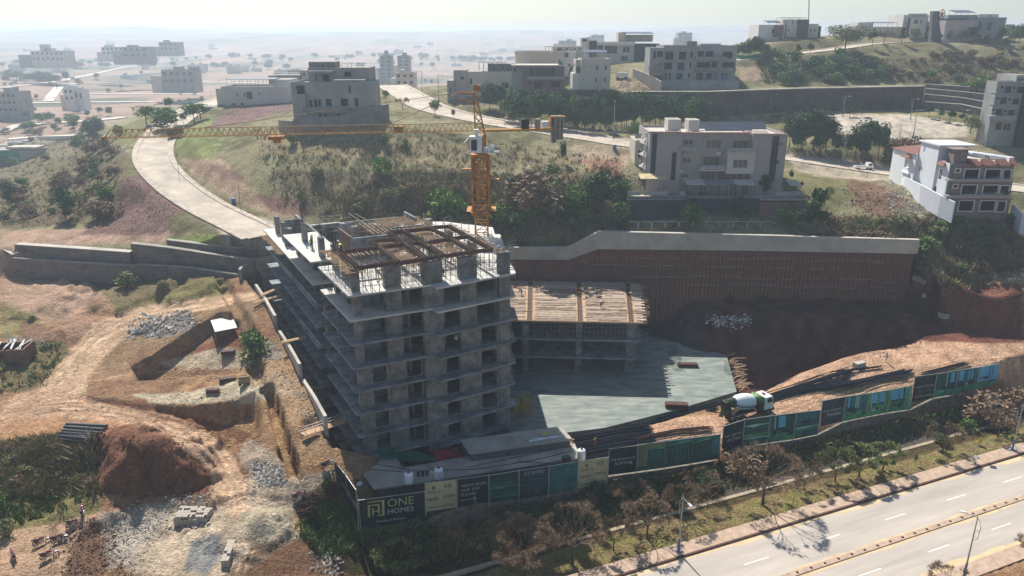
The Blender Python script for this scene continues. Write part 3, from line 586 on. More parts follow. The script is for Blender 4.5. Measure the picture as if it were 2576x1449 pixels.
# ---------------------------------------------------------------- retaining walls
m_conc = mat('raw_concrete', '9c9689', .9, .2, .35, .25, sc2=4)
m_conc_l = mat('pale_concrete', 'b5ad9f', .9, .16, .3, .2, sc2=4)
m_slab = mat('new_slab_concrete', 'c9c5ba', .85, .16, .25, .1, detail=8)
m_pile = mat('red_earth_pile', '94634d', .95, .3, .5, .5, sc2=3, c2='65443a')
m_cour = mat('coursed_stone', '8b8178', .95, .2, .6, .4, wave=(1.1, .5, 'Z'))
def loft(mb, pts, th, mi=0):                          # wall along plan points (x, y, ztop, zbottom)
    line = [(p[0], p[1], 0) for p in pts]; a, b = off(line, 0), off(line, th)
    for i in range(len(pts) - 1):
        p, q = pts[i], pts[i + 1]
        vs = [(a[i][0], a[i][1], p[3]), (a[i + 1][0], a[i + 1][1], q[3]), (b[i + 1][0], b[i + 1][1], q[3]), (b[i][0], b[i][1], p[3]),
              (a[i][0], a[i][1], p[2]), (a[i + 1][0], a[i + 1][1], q[2]), (b[i + 1][0], b[i + 1][1], q[2]), (b[i][0], b[i][1], p[2])]
        mb.add(vs, [(0, 3, 2, 1), (4, 5, 6, 7), (0, 1, 5, 4), (1, 2, 6, 5), (2, 3, 7, 6), (3, 0, 4, 7)], mi)
    return mb
pw = thing('piled_retaining_wall', 'long red earth piled retaining wall topped by a pale concrete beam', 'retaining wall', (16, 146, 6))
caps = [(-22, 143.9, 17.6, 15.2), (-6, 144.4, 17.2, 14.8), (11.2, 144.6, 17.2, 14.6), (17.2, 144.4, 20.5, 16.9), (45, 142.6, 20.3, 17.1), (78.4, 139.9, 20.0, 17.2)]
wb(loft(MB(), caps, 1.0), 'cap_beam', m_conc_l, pw)
pm = MB().lathe([(.36, 0), (.37, 1)], n=10).build('pile', m_pile)
first = True; n = 0
for x in np.arange(17.0, 78.4, .74):
    y = np.interp(x, [c[0] for c in caps], [c[1] for c in caps]) + .35
    o = pm if first else pm.copy()
    if not first: col.objects.link(o)
    first = False; o.parent = pw; zb = 6.0 - 6 * (x < 34); o.location = (x - 16, y - 146, zb - 6); o.scale = (1, 1, 17.2 - zb)
    if n == 0 or True: n += 1
lw = MB(); loft(lw, [(-22, 144.2, 15.3, 0), (-6, 144.7, 15, 0), (11, 144.9, 15, 0), (17, 145, 17, 0), (45, 143.3, 17, 3), (78.4, 140.6, 17, 5)], .4); wb(lw, 'lagging', m_pile, pw)
wl = MB()
for z, x0, x1 in ((15.2, 17, 76), (13.4, 17, 66), (11.2, 22, 77), (9.6, 36, 77)):
    for i in range(0, 12):
        a = x0 + (x1 - x0) * i / 12 + random.uniform(-1, 2); b = a + random.uniform(2, 6)
        ya, yb = [np.interp(v, [c[0] for c in caps], [c[1] for c in caps]) - .12 for v in (a, b)]
        zz = z + random.uniform(-.3, .3); wl.beam((a, ya, zz), (b, yb, zz + random.uniform(-.15, .15)), .09)
wb(wl, 'waler', mat('weathered_timber', '9b8873', .9, .3, 2), pw)
rw = thing('stepped_wall_end', 'stepped short end of the piled wall with three concrete caps beside the red cliff', 'retaining wall', (79.6, 137, 6))
for a, b, z in (((79.0, 139.6), (79.8, 136.4), 12.2), ((79.5, 136.2), (80.4, 133.4), 9.8), ((80.2, 133.2), (81.2, 130.4), 7.4)):
    wb(MB().beam((a[0], a[1], z), (b[0], b[1], z), 1.1, .8), 'cap_beam', m_conc_l, rw); wb(MB().beam((a[0], a[1], z / 2 + .8), (b[0], b[1], z / 2 + .8), .8, z - 2.4), 'pile_face', m_pile, rw)
def gwall(name, label, px, th, m, group=None, extra=0, mcap=None):      # wall traced by (photo x, y of its top, distance, height)
    pts = []
    for x, y, Y, h in px: q = PY(x, y, Y); pts.append((q.x, q.y, q.z, q.z - h))
    if not mcap:
        o = loft(MB(), [(p[0], p[1], p[2], p[3]) for p in pts], th).build(name, m); return tag(o, label, 'wall', group)
    t = thing(name, label, 'wall', (pts[0][0], pts[0][1], pts[0][3]), group=group)
    wb(loft(MB(), [(p[0], p[1], p[2] - .15, p[3]) for p in pts], th), 'wall_face', m, t)
    a = off([(p[0], p[1], 0) for p in pts], -.12)
    wb(loft(MB(), [(a[i][0], a[i][1], pts[i][2], pts[i][2] - .15) for i in range(len(pts))], th + .25), 'coping', mcap, t); return t
g = 'stone retaining walls behind the left dirt ground'
# off() offsets to the right of the walking direction, so walk from right to left to thicken backwards
gwall('stone_wall', 'long low curved stone wall with a wide pale concrete top', [(326, 634, 137.6, 6.5), (200, 625, 138.8, 6.5), (110, 619, 140.6, 6.5), (35, 614, 143.5, 6.5)], 1.3, m_cour, g, mcap=m_conc_l)
gwall('stone_wall', 'low stone wall step below the long curved stone wall', [(345, 668, 136.2, 4), (200, 660, 137.2, 4), (30, 648, 141, 4)], .7, m_cour, g, mcap=m_conc)
gwall('stone_wall', 'middle terrace stone wall, in front of the topmost terrace wall', [(640, 655, 137, 8), (540, 640, 137.2, 7), (420, 622, 137.4, 7), (328, 612, 138.2, 7)], .9, m_cour, g, mcap=m_conc)
gwall('stone_wall', 'topmost terrace stone wall just below the end of the curved road', [(668, 624, 141.2, 8), (600, 622, 139.4, 6), (520, 615, 139, 6), (418, 603, 140, 6)], .9, m_cour, g, mcap=m_conc)
gwall('stone_wall', 'lowest terrace stone wall, dark and close to the excavation', [(600, 690, 134.6, 4), (470, 672, 135.4, 4), (345, 664, 136, 4)], .6, m_cour, g, mcap=m_conc)
gwall('stone_wall', 'short pale curved wall at the left picture edge', [(32, 640, 141.4, 4), (10, 628, 144, 4), (-30, 618, 147, 4)], .9, m_cour, g, mcap=m_conc_l)
tag(loft(MB(), [(-20, 144.9, 17.6, 0), (-32, 144.6, 17.2, 0), (-40, 143.2, 16.9, 0), (-46, 140.8, 16.6, 0), (-49.5, 137.4, 16.3, 0), (-50.6, 134.2, 16, 0), (-50.3, 132.6, 16, 0)], .55).build('concrete_wall', m_conc), 'tall curved concrete basement wall at the back left of the concrete tower', 'wall')
g = 'basement wall sections along the excavation'
for (a, b, zt, lab) in (((-46.6, 128.4), (-38.7, 113.6), 14.5, 'concrete basement wall section nearest the curved road end'), ((-37.6, 111.6), (-31.2, 99.8), 12.2, 'middle concrete basement wall section beside the excavation'), ((-30.6, 98.8), (-25.0, 88.6), 9.7, 'concrete basement wall section nearest the plank bridge and the site office')):
    tag(loft(MB(), [(a[0], a[1], zt, 0), ((a[0] + b[0]) / 2 + .1, (a[1] + b[1]) / 2, zt - .2, 0), (b[0], b[1], zt - .5, 0)], -.45).build('basement_wall', m_conc_l), lab, 'wall', g)
uw = thing('street_retaining_wall', 'very long dark stone retaining wall below the unfinished grey villa', 'retaining wall', (UW[0][0], UW[0][1], UW[0][3]))
wb(loft(MB(), [(p[0], p[1] - 1.5, p[2] + .5, p[3] - 1) for p in UW[::-1]], 2.2), 'wall_face', mat('dark_stone', '5f544e', .95, .3, .3, .4, wave=(.5, .35, 'Z')), uw)
wb(loft(MB(), [(p[0], p[1] - 1.65, p[2] + .75, p[2] + .5) for p in UW[::-1]], 2.5), 'coping', m_conc, uw)
gwall('terraced_wall', 'brown terraced stone wall with four pale ledges right of the dark street wall', [(2520, 285, 212, 4), (2420, 262, 221, 4), (2325, 255, 228, 4)], .8, m_cour, mcap=m_conc_l)
gwall('terraced_wall', 'second ledge of the brown terraced wall near the street trees', [(2515, 262, 216, 3), (2420, 245, 224, 3), (2325, 236, 230, 3)], .8, m_cour, mcap=m_conc_l)
gwall('terraced_wall', 'third ledge of the brown terraced wall below green bushes', [(2510, 240, 220, 3), (2420, 230, 226, 3), (2328, 222, 232, 3)], .8, m_cour, mcap=m_conc_l)
gwall('terraced_wall', 'topmost ledge of the brown terraced wall', [(2440, 218, 229, 3), (2330, 211, 234, 3)], .8, m_cour, mcap=m_conc_l)
g = 'concrete sides of the narrow trench'
for o_, lab in ((-.95, 'pale concrete side of the narrow trench, left side'), (.8, 'pale concrete side of the narrow trench, right side')):
    ln = off([tuple(P(x, y, z)) for x, y, z in ((672, 988, 8.2), (700, 1060, 7.4), (720, 1130, 6.4), (745, 1188, 5.2))], o_); tag(loft(MB(), [(p[0], p[1], gh(p[0] + (.5 if o_ > 0 else -.5), p[1]) + .12, p[2] - 3) for p in ln], .16).build('trench_wall', m_conc), lab, 'wall', g)
# ---------------------------------------------------------------- the concrete tower
A0 = Vector((-20.3, 87.5)); TU = Vector((.909, .417)); TV = Vector((-.482, .876))
def T(a, b, z=None):
    p = A0 + TU * a + TV * b
    return (p.x, p.y) if z is None else (p.x, p.y, z)
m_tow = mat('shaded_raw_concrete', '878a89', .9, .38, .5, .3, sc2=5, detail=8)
m_col = mat('column_concrete', '8b8982', .9, .38, .8, .3, wave=(1.6, .35, 'X'))
m_blk = mat('block_infill', '857f77', .95, .3, 1.8, .4)
m_rust = mat('rusty_formwork', '62483c', .8, .3, 1.5)
m_timb = mat('formwork_timber', 'b29474', .9, .3, 2)
m_bar = mat('rebar_steel', '5a4638', .7, .2, 3, metal=.2)
m_dark = mat('dark_interior', '38383a', .95, .2, .5)
tower = thing('unfinished_tower', 'nine storey bare concrete tower under construction with open floors', 'building', (*A0, 0))
NB0, NB1, ND = 14.2, 16.9, 3.2
FULL = [T(0, 0), T(0, NB0), T(ND, NB0), T(ND, NB1), T(-.3, NB1), (-46, 134.4), (-34, 140), (-13, 140.6), (-3.6, 136), (.5, 97), T(22.9, 0), T(11.6, -1.5), T(10.9, -1.5), T(10.9, 0)]
FULL[9] = (-.6, 105)
TOPA = [T(0, 0), T(0, NB0), T(ND, NB0), T(ND, NB1), T(-.3, NB1), T(-.3, 34.5), T(5, 34.5), T(5.2, 24), T(9, 21), T(9, 26), (-6.0, 119), (-1.9, 118), (-.6, 105), T(22.9, 0), T(11.6, -1.5), T(10.9, -1.5), T(10.9, 0)]
LV = [26.5 - 3.3 * i for i in range(9)]
for i, z in enumerate(LV):
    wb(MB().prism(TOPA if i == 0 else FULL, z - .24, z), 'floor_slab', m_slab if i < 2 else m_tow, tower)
front = [(.9, 1.9), (5.1, 7.2), (9.8, 12.5), (14.9, 17.3), (20.6, 22.2)]
def tbox(mb, a0, a1, b0, b1, z0, z1, mi=0):
    p = [T(a0, b0), T(a1, b0), T(a1, b1), T(a0, b1)]; return mb.prism(p, z0, z1, mi)
for a0, a1 in front:
    db = -.9 if a0 > 9 else 0
    wb(tbox(MB(), a0, a1, 1.2 + db, 2.0 + db, -.3, 29.5), 'pier', m_col, tower)
for b in (6.5, 11.5, 18.5, 23.5, 28.5, 33.5, 39, 44, 49):
    wb(tbox(MB(), 1.6, 2.3, b, b + 1.3, -.3, 29.4 if b in (6.5, 11.5, 18.5, 28.5) else 26.3), 'pier', m_col, tower)
for a in (8, 14, 20):
    for b in (8, 16, 24, 32, 40):
        q = T(a, b)
        if q[0] > -5 and b > 20: continue
        wb(tbox(MB(), a, a + 1.0, b, b + 1.0, -.3, 29.2 if b < 26 else 25), 'pier', m_col, tower)
for i in range(1, 9):                                 # storeys below the top slab
    z0, z1 = LV[i], LV[i - 1] - .24; mb = MB(); full = i >= 4
    segs = [(1.9, 5.1), (7.2, 9.8), (12.5, 14.9), (17.3, 20.6)]
    for j, (a0, a1) in enumerate(segs):
        db = -.9 if a0 > 9 else 0; w = a1 - a0
        if full or (i == 3 and j == 3):
            wo_ = (a0 + w * .3, a0 + w * .88) if j == 0 else (a0 + w * .12, a0 + w * .9) if j != 3 else (a0 + w * .2, a0 + w * .9)
            hz_ = z0 + (2.3 if full else 2.6)
            mb = MB()
            for x0, x1, za, zb in ((a0, wo_[0], z0, z1), (wo_[1], a1, z0, z1), (wo_[0], wo_[1], hz_, z1), (wo_[0], wo_[1], z0, z0 + .12)): tbox(mb, x0, x1, 1.35 + db, 1.65 + db, za, zb)
            wb(mb, 'infill_wall', m_blk, tower)
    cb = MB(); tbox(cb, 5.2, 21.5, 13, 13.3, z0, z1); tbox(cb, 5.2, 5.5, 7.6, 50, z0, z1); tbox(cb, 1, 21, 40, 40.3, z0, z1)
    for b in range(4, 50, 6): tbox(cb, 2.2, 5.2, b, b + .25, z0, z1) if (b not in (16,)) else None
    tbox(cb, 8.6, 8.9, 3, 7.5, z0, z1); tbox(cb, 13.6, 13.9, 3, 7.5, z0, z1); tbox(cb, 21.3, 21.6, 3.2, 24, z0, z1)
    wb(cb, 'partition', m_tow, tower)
    if i % 2 == 0:
        ub = MB(); tbox(ub, .05, .25, 17.2, 47, z0 + 0, z0 + .45); wb(ub, 'upstand', m_tow, tower)
def c2(x, y): return (644 + x / 4, 536.7 + y / 4)
segs = [(860, 400, 1035, 550), (1035, 550, 1425, 490), (1425, 490, 1235, 345), (1235, 345, 890, 385), (1255, 345, 1450, 500), (1450, 500, 1690, 460), (1690, 460, 1500, 305), (1245, 343, 1470, 312),
        (1535, 310, 1720, 455), (1720, 455, 1865, 430), (1865, 430, 1650, 295), (1535, 310, 1650, 295), (1325, 190, 1540, 345), (1700, 300, 1900, 430), (1900, 430, 2180, 390), (2180, 390, 1962, 262), (1700, 300, 1955, 258),
        (1485, 180, 1690, 300), (1485, 180, 1750, 150), (1750, 150, 1950, 250), (1780, 143, 1942, 132), (1942, 132, 2130, 235), (1970, 262, 2200, 385), (2200, 385, 2375, 365), (2375, 365, 2135, 237), (1980, 255, 2130, 235),
        (1150, 280, 1395, 262), (1150, 280, 1215, 328), (1395, 262, 1465, 312), (760, 318, 880, 400), (1470, 180, 1340, 190)]
for x0, y0, x1, y1 in segs:
    a = P(*c2(x0, y0), 29.9); b = P(*c2(x1, y1), 29.9); d = (b - a).normalized(); s = Vector((d.y, -d.x, 0)) * .17
    mb = MB(); mb.beam(a + s, b + s, .05, .5); mb.beam(a - s, b - s, .05, .5); mb.beam(a - Vector((0, 0, .24)), b - Vector((0, 0, .24)), .3, .04)
    wb(mb, 'formwork_beam', m_rust, tower)
# timber joists laid across, steel props and hoops under the formwork
jo = MB()
def joists(a0, a1, b0, b1, z, along='a', st=.5, L=None):
    x = a0
    rng = (a0, a1) if along == 'b' else (b0, b1)
    v = rng[0]
    while v < rng[1]:
        e0, e1 = random.uniform(-.5, .3), random.uniform(-.3, .5)
        if along == 'b': p, q = T(v, b0 + e0, z), T(v + random.uniform(-.1, .1), b1 + e1, z)
        else: p, q = T(a0 + e0, v, z), T(a1 + e1, v + random.uniform(-.1, .1), z)
        jo.beam(p, q, .09, .09); v += st * random.uniform(.7, 1.4)
joists(.2, 2.4, .6, 12.6, 29.2, 'a', .42); joists(8, 10.5, 1, 14, 29.2, 'a', .5); joists(15, 17.5, 1, 20, 29.2, 'a', .5); joists(20.4, 22.4, 1, 20, 29.2, 'a', .5)
joists(2.5, 8, 8, 9.5, 29.15, 'b', .5); joists(11, 21, 8, 9.5, 29.15, 'b', .5); joists(10, 21, 14.5, 16, 29.15, 'b', .5); joists(9.5, 20, 18, 25, 29.3, 'b', .55); joists(12, 19, 21, 27, 29.5, 'a', .5)
for k in range(34): b = 36 + k * .42; p = T(-.9 + random.uniform(-.4, .2), b, 22.9); q = T(1.2, b, 22.9); jo.beam(p, q, .1)
tag(wb(jo, 'joist', m_timb, tower), kind='stuff')
pr_ = MB()
def prop(a, b, z0=26.5, z1=29.3, r=.035): x, y = T(a, b); pr_.beam((x, y, z0), (x + random.uniform(-.05, .05), y + random.uniform(-.05, .05), z1), r * 2)
for a in np.arange(.8, 22.4, 1.1):
    for b in np.arange(.8, 22, 1.5):
        if a < 9 and b > 13: continue
        prop(a + random.uniform(-.3, .3), b + random.uniform(-.3, .3))
for k in range(60):
    a, b = random.uniform(1, 22), random.uniform(1, 14); h = random.choice((27.2, 28.0, 28.7)); th = random.choice(((1.8, 0), (0, 1.8)))
    pr_.beam(T(a, b, h), T(a + th[0], b + th[1], h + random.uniform(-.5, .5)), .05)
for k in range(26):
    b = .7; a = k * .86 + .5; prop(a, -.2 + .4 * random.random(), 26.5, 28.4, .025)
for z in (27.3, 28.2): pr_.beam(T(1.5, .3, z), T(22, .1, z), .05)
tag(wb(pr_, 'steel_prop', mat('prop_steel', '8a8378', .7, .2, 3), tower), kind='stuff')
rb = MB()
def cage(x, y, z0, h, n=12, w=.9, d=.5):
    for k in range(n):
        u = random.uniform(-w / 2, w / 2); v = random.choice((-d / 2, d / 2))
        rb.beam((x + u, y + v, z0), (x + u + random.uniform(-.06, .06), y + v, z0 + h * random.uniform(.8, 1.1)), .035)
    for k in range(3): rb.beam((x - w / 2, y - d / 2, z0 + h * (k + 1) / 4), (x + w / 2, y - d / 2, z0 + h * (k + 1) / 4), .03)
for a0, a1 in front:
    for a in np.arange(a0, a1, .8): q = T(a, 1.5 - (.9 if a > 9 else 0)); cage(q[0], q[1], 29.5, .7, 5, .6)
for b in (6.5, 11.5, 18.5, 23.5, 28.5): q = T(2, b + .6); cage(q[0], q[1], 26.5 if b == 23.5 else 29.4, 2.2 if b != 6.5 else 1, 12, .5, .9)
for b in (33.5, 39, 44): q = T(2, b + .6); cage(q[0], q[1], 23.2, 3.2, 12, .7)
for k in range(46):
    a = random.uniform(3, 18); b = random.uniform(18, 46); q = T(a, b)
    if inpoly(np.array([q[0]]), np.array([q[1]]), FULL)[0]: cage(q[0], q[1], 23.2 if (b > 26 or a < 9) else 26.5, random.uniform(1.4, 3.6), 7, 1.6, .9)
for k in range(18): q = T(4 + k * .95, 34 + random.uniform(-1, 1)); cage(q[0], q[1], 23.2, random.uniform(2, 4), 4, .5)
tag(wb(rb, 'rebar', m_bar, tower), kind='stuff')
for a, b, z0, h, w, d in ((5.2, 15.5, 26.5, 3.4, .3, 6), (5.2, 15.4, 26.5, 3.2, 6, .3), (11, 17.5, 23.2, 5.6, 1.6, 1.2), (15, 30, 23.2, 4.2, 1.2, 1.0), (11.5, 24, 26.5, 2.6, 1.4, 1.6), (17.5, 22.5, 26.5, 3.6, .3, 5), (6.5, 27, 23.2, 3.2, .9, .9), (9.5, 36, 23.2, 3.8, .9, .9), (13, 20, 26.5, 3.0, 5, .25)):
    wb(tbox(MB(), a, a + w, b, b + d, z0, z0 + h), 'shear_wall' if max(w, d) > 2 else 'starter_column', m_rust if (a, b) in ((5.2, 15.5),) else m_tow, tower)
pl = MB()
for k in range(130):
    a, b = random.uniform(3, 21), random.uniform(2, 44); q = T(a, b); z = 26.56 if b < 15 or (a > 9 and b < 25) else 23.26
    if not inpoly(np.array([q[0]]), np.array([q[1]]), FULL)[0]: continue
    an = random.uniform(0, 3.14); L = random.uniform(.6, 2.2); pl.beam((q[0], q[1], z), (q[0] + L * math.cos(an), q[1] + L * math.sin(an), z + random.uniform(0, .5)), .12, .05)
tag(wb(pl, 'loose_plank', m_timb, tower), kind='stuff')
sp_ = MB()                                            # long scaffold poles leaning over the decks
for x0, y0, z0, x1, y1, z1 in ((930, 0, 31, 1260, 210, 28), (990, 0, 31.5, 1330, 190, 28.5), (600, 40, 27, 760, 20, 29), (700, 60, 26, 940, 40, 29), (1370, 70, 30, 1480, 150, 29)):
    sp_.beam(P(*c2(x0, y0), z0), P(*c2(x1, y1), z1), .1)
for k in range(26): q = T(random.uniform(4, 15), random.uniform(34, 46)); an = random.uniform(-.5, 1); z = 24 + random.random() * 2.5; sp_.beam((q[0], q[1], z), (q[0] + 2.5 * math.cos(an), q[1] + 2.5 * math.sin(an), z + random.uniform(-.6, .9)), .07)
wb(sp_, 'scaffold_pole', mat('pale_pole', 'b9a78f', .8, .2, 2), tower)
def sc_tower(a, b, z0, h, parent):
    m = MB(); x, y = T(a, b)
    for dx, dy in ((0, 0), (1.2, 0), (1.2, 1.2), (0, 1.2)): m.beam((x + dx, y + dy, z0), (x + dx, y + dy, z0 + h), .05)
    for k in range(int(h / .6)):
        z = z0 + .5 + k * .6; m.beam((x, y, z), (x + 1.2, y, z), .04); m.beam((x, y + 1.2, z), (x + 1.2, y + 1.2, z + .3), .04); m.beam((x, y, z), (x, y + 1.2, z), .04)
    wb(m, 'scaffold_frame', mat('prop_steel', '8a8378'), parent)
for a, b, z0, h in ((22, 22, 26.5, 3), (25, 22, 25.5, 3.5), (28, 20, 23.2, 4), (29, 14, 20, 7), (23, 33, 23.2, 5)): sc_tower(a, b, z0, h, tower)
# broken block heaps on the ledges
for a, b, z, r in ((.9, 3.2, LV[4], 1.0), (1.2, 1.4, LV[4], .8), (3.2, 2.6, LV[3], 1.2), (4.2, 3, LV[3], .9), (.8, 2, LV[5], .9), (.8, 1.6, LV[6], .9), (1, 1, LV[7], .8), (1.2, 1.2, LV[5], .7)):
    m = MB(); x, y = T(a, b)
    for k in range(60):
        q = random.gauss(0, r * .45), random.gauss(0, r * .45); m.rock((x + q[0], y + q[1], z + max(0, r * (1 - math.hypot(*q) / r)) * .8), random.uniform(.1, .24))
    tag(m.build('block_heap', m_blk), 'heap of broken blocks lying on an open floor of the tower', 'rubble heap', 'heaps of broken blocks on the tower floors')
# ---------------------------------------------------------------- tower crane
CX, CY, CZ = -4.9, 117.5, 43.2
m_cr = mat('crane_yellow', 'cf962a', .6, .3, .8, c2='ae7224')
m_crd = mat('crane_orange_rust', 'b87a2c', .7, .35, 1.2)
crane = thing('tower_crane', 'yellow and rusty orange tower crane with a long lattice jib over the hill', 'crane', (CX, CY, 0))
def mast(mb, cx, cy, w, z0, z1, st, r):
    for sx in (-1, 1):
        for sy in (-1, 1): mb.beam((cx + sx * w, cy + sy * w, z0), (cx + sx * w, cy + sy * w, z1), r * 2.4)
    z = z0; f = 1
    while z < z1 - .1:
        zz = min(z + st, z1); c = [(-w, -w), (w, -w), (w, w), (-w, w)]
        for k in range(4):
            p, q = c[k], c[(k + 1) % 4]; mb.beam((cx + p[0], cy + p[1], z), (cx + q[0], cy + q[1], z), r * 1.3)
            if f > 0: p, q = q, p
            mb.beam((cx + p[0], cy + p[1], z), (cx + q[0], cy + q[1], zz), r * 1.3)
        z = zz; f = -f
mb = MB(); mast(mb, CX, CY, 1.0, 0, 34, 1.6, .08); wb(mb, 'mast', m_cr, crane)
mb = MB(); mast(mb, CX, CY, 1.3, 30, 39.4, 1.1, .10); mast(mb, CX, CY, 1.0, 32, 39.4, 1.2, .08)
for z in (39.2,): mb.box(CX - 1.5, CX + 1.5, CY - 1.5, CY + 1.5, z, z + .5)
for s in (-1, 1): mb.box(CX + s * 1.3 - .16, CX + s * 1.3 + .16, CY - 1.5, CY - 1.3, 30, 39.2); mb.box(CX + s * .45 - .1, CX + s * .45 + .1, CY - 1.5, CY - 1.35, 33, 39.2)
wb(mb, 'climbing_frame', m_crd, crane)
mb = MB(); mb.box(CX - 2.3, CX + 2.3, CY - 2.3, CY - 1.6, 30.6, 30.75); mb.box(CX - 2.3, CX - 1.6, CY - 2.3, CY + 2.3, 30.6, 30.75); mb.box(CX + 1.6, CX + 2.3, CY - 2.3, CY + 2.3, 30.6, 30.75)
for z in (31.3, 31.8):
    mb.beam((CX - 2.3, CY - 2.3, z), (CX + 2.3, CY - 2.3, z), .05)
for z, s in ((35.8, 1), (37.4, -1)): mb.box(CX + s * 1.3, CX + s * 2.9, CY - 1.6, CY - .6, z, z + .08)
for s in (-1, 1):
    for k in range(3): mb.beam((CX + s * (1.5 + k * .6), CY - 1.6, 36.5 + .4 * s), (CX + s * (1.5 + k * .6), CY - 1.6, 38 + .4 * s), .04)
    mb.beam((CX + s * 1.4, CY - 1.6, 37.5), (CX + s * 2.8, CY - 1.6, 37.5), .04)
wb(mb, 'platform', m_crd, crane)
mb = MB(); mb.lathe([(1.1, 39.7), (1.1, 40.2), (.9, 40.3), (.9, 42.6)], CX, CY, 12); wb(mb, 'slewing_ring', m_crd, crane)
cab = MB(); cab.box(-.95, .85, -1.0, .9, 0, 2.25); cab.add([(-1.1, -1.05, 2.25), (.95, -1.05, 2.25), (.95, 1, 2.25), (-1.1, 1, 2.25), (-1.0, -1, 2.45), (.9, -1, 2.45), (.9, .95, 2.45), (-1, .95, 2.45)], [(0, 3, 2, 1), (4, 5, 6, 7), (0, 1, 5, 4), (1, 2, 6, 5), (2, 3, 7, 6), (3, 0, 4, 7)])
cab.box(-.2, .3, -.5, 0, 2.45, 3.3); cab.box(-.35, .45, -.6, .1, 3.3, 3.45)
m_cabw = mat('white_cab_paint', 'e6e4df', .5, .05, 1); m_glass = mat('dark_glass', '3b4248', .15, .2, .5, spec=.6)
cb_ = wb(cab, 'cab', m_cabw, crane); cb_.location = (-.55, -2.2, 40.2)
g_ = MB().box(-.75, .15, -1.03, -1.0, .35, 2.0).box(-.98, -.95, -.8, .7, .5, 2.0); gg = g_.build('cab_window', m_glass, cb_)
v_ = MB().add([(-1.9, -.95, 1.35), (-1.0, -.95, 2.3), (-1.0, .8, 2.3), (-1.9, .8, 1.35), (-1.9, -.95, 1.4), (-1.0, -.95, 2.36), (-1.0, .8, 2.36), (-1.9, .8, 1.4)], [(0, 3, 2, 1), (4, 5, 6, 7), (0, 1, 5, 4), (1, 2, 6, 5), (2, 3, 7, 6), (3, 0, 4, 7)]).build('sun_visor', m_cabw, cb_)
mb = MB(); mb.box(CX + .4, CX + 3.0, CY - 2.8, CY - .9, 40.1, 40.22); mb.box(CX + 1.5, CX + 2.2, CY - 2.4, CY - 1.8, 40.3, 41.3); mb.box(CX + .6, CX + 1.3, CY - 2.5, CY - 2, 40.3, 40.9)
for k in range(4): mb.beam((CX + .6 + k * .78, CY - 2.8, 40.2), (CX + .6 + k * .78, CY - 2.8, 41.2), .05)
mb.beam((CX + .6, CY - 2.8, 41.2), (CX + 3, CY - 2.8, 41.2), .05); wb(mb, 'control_platform', m_cabw, crane)
JA = math.atan2(P(262, 347, CZ).y - CY, P(262, 347, CZ).x - CX); jd = Vector((math.cos(JA), math.sin(JA), 0)); jn = Vector((-jd.y, jd.x, 0)); up = Vector((0, 0, 1)); C0 = Vector((CX, CY, CZ))
JL = (P(262, 347, CZ) - C0).length
mb = MB(); a0 = 1.2; n = 62
for s in (-1, 1): mb.beam(C0 + jd * a0 + jn * .6 * s, C0 + jd * JL + jn * .6 * s, .09)
mb.beam(C0 + jd * a0 + up * 1.15, C0 + jd * (JL - 1) + up * 1.15, .1)
for k in range(n):
    d0 = a0 + (JL - a0 - 1) * k / n; d1 = a0 + (JL - a0 - 1) * (k + 1) / n; dm = (d0 + d1) / 2
    for s in (-1, 1): mb.beam(C0 + jd * d0 + jn * .6 * s, C0 + jd * dm + up * 1.15, .045); mb.beam(C0 + jd * dm + up * 1.15, C0 + jd * d1 + jn * .6 * s, .045)
    mb.beam(C0 + jd * d0 + jn * .6, C0 + jd * d0 - jn * .6, .06)
mb.beam(C0 + jd * JL + jn * .6, C0 + jd * JL - jn * .6, .3, .5); mb.beam(C0 + jd * (JL - 1) + up * 1.15, C0 + jd * (JL - .1), .1); wb(mb, 'jib', mat('jib_yellow', 'c08a3a', .6, .25, .5), crane)
mb = MB(); dt = 30.5; mb.obox(C0 + jd * dt - up * .45, jd * 1.1, jn * .7, up * .25); mb.obox(C0 + jd * dt - up * .95, jd * .5, jn * .35, up * .3); mb.obox(C0 + jd * 12.5 + up * .5, jd * .7, jn * .35, up * .35); wb(mb, 'trolley', m_crd, crane)
mb = MB(); AP = Vector((CX - .8, CY, 49.9))
for s in (-1, 1):
    for e in (-1, 1): mb.beam((CX + e * .75, CY + s * .7, CZ - .9), AP + Vector((.2 * e, s * .15, -1.0)), .16)
for k in range(6):
    t_ = k / 6; t2 = (k + 1) / 6
    for s in (-1, 1): mb.beam(Vector((CX - .75, CY + s * .7, CZ - .4)).lerp(AP, t_), Vector((CX + .75, CY + s * .7, CZ - .4)).lerp(AP, t2), .09); mb.beam(Vector((CX + .75, CY + s * .7, CZ - .4)).lerp(AP, t_), Vector((CX - .75, CY + s * .7, CZ - .4)).lerp(AP, t2), .09)
mb.obox(AP + Vector((.35, 0, -.3)), (.45, 0, -.15), (0, .35, 0), (.15, 0, .45)); mb.beam(AP + Vector((0, 0, -1.2)), AP + Vector((-2.3, -.2, -1.0)), .35, .3); mb.beam(AP + Vector((0, 0, -2.6)), AP + Vector((-2.6, -.2, -1.9)), .25, .25)
wb(mb, 'tower_head', m_crd, crane)
mb = MB()
for px_, s in ((984, 1), (545, 1)):
    d_ = (P(px_, 330, CZ) - C0).length
    for s in (-.2, .2): mb.beam(AP + Vector((-2.3, s, -1.0)), C0 + jd * d_ + jn * s + up * 1.2, .07)
cj = -jd
for s in (-.4, .4): mb.beam(AP, C0 + cj * 9.5 + jn * s + up * .3, .07)
wb(mb, 'tie_bar', mat('tie_steel', '9a7b55', .6), crane)
mb = MB()
for s in (-1, 1): mb.beam(C0 + cj * .8 + jn * .6 * s, C0 + cj * 12.6 + jn * .6 * s, .16, .35)
mb.obox(C0 + cj * 6.5 + up * .1, cj * 5.8, jn * .6, up * .04)
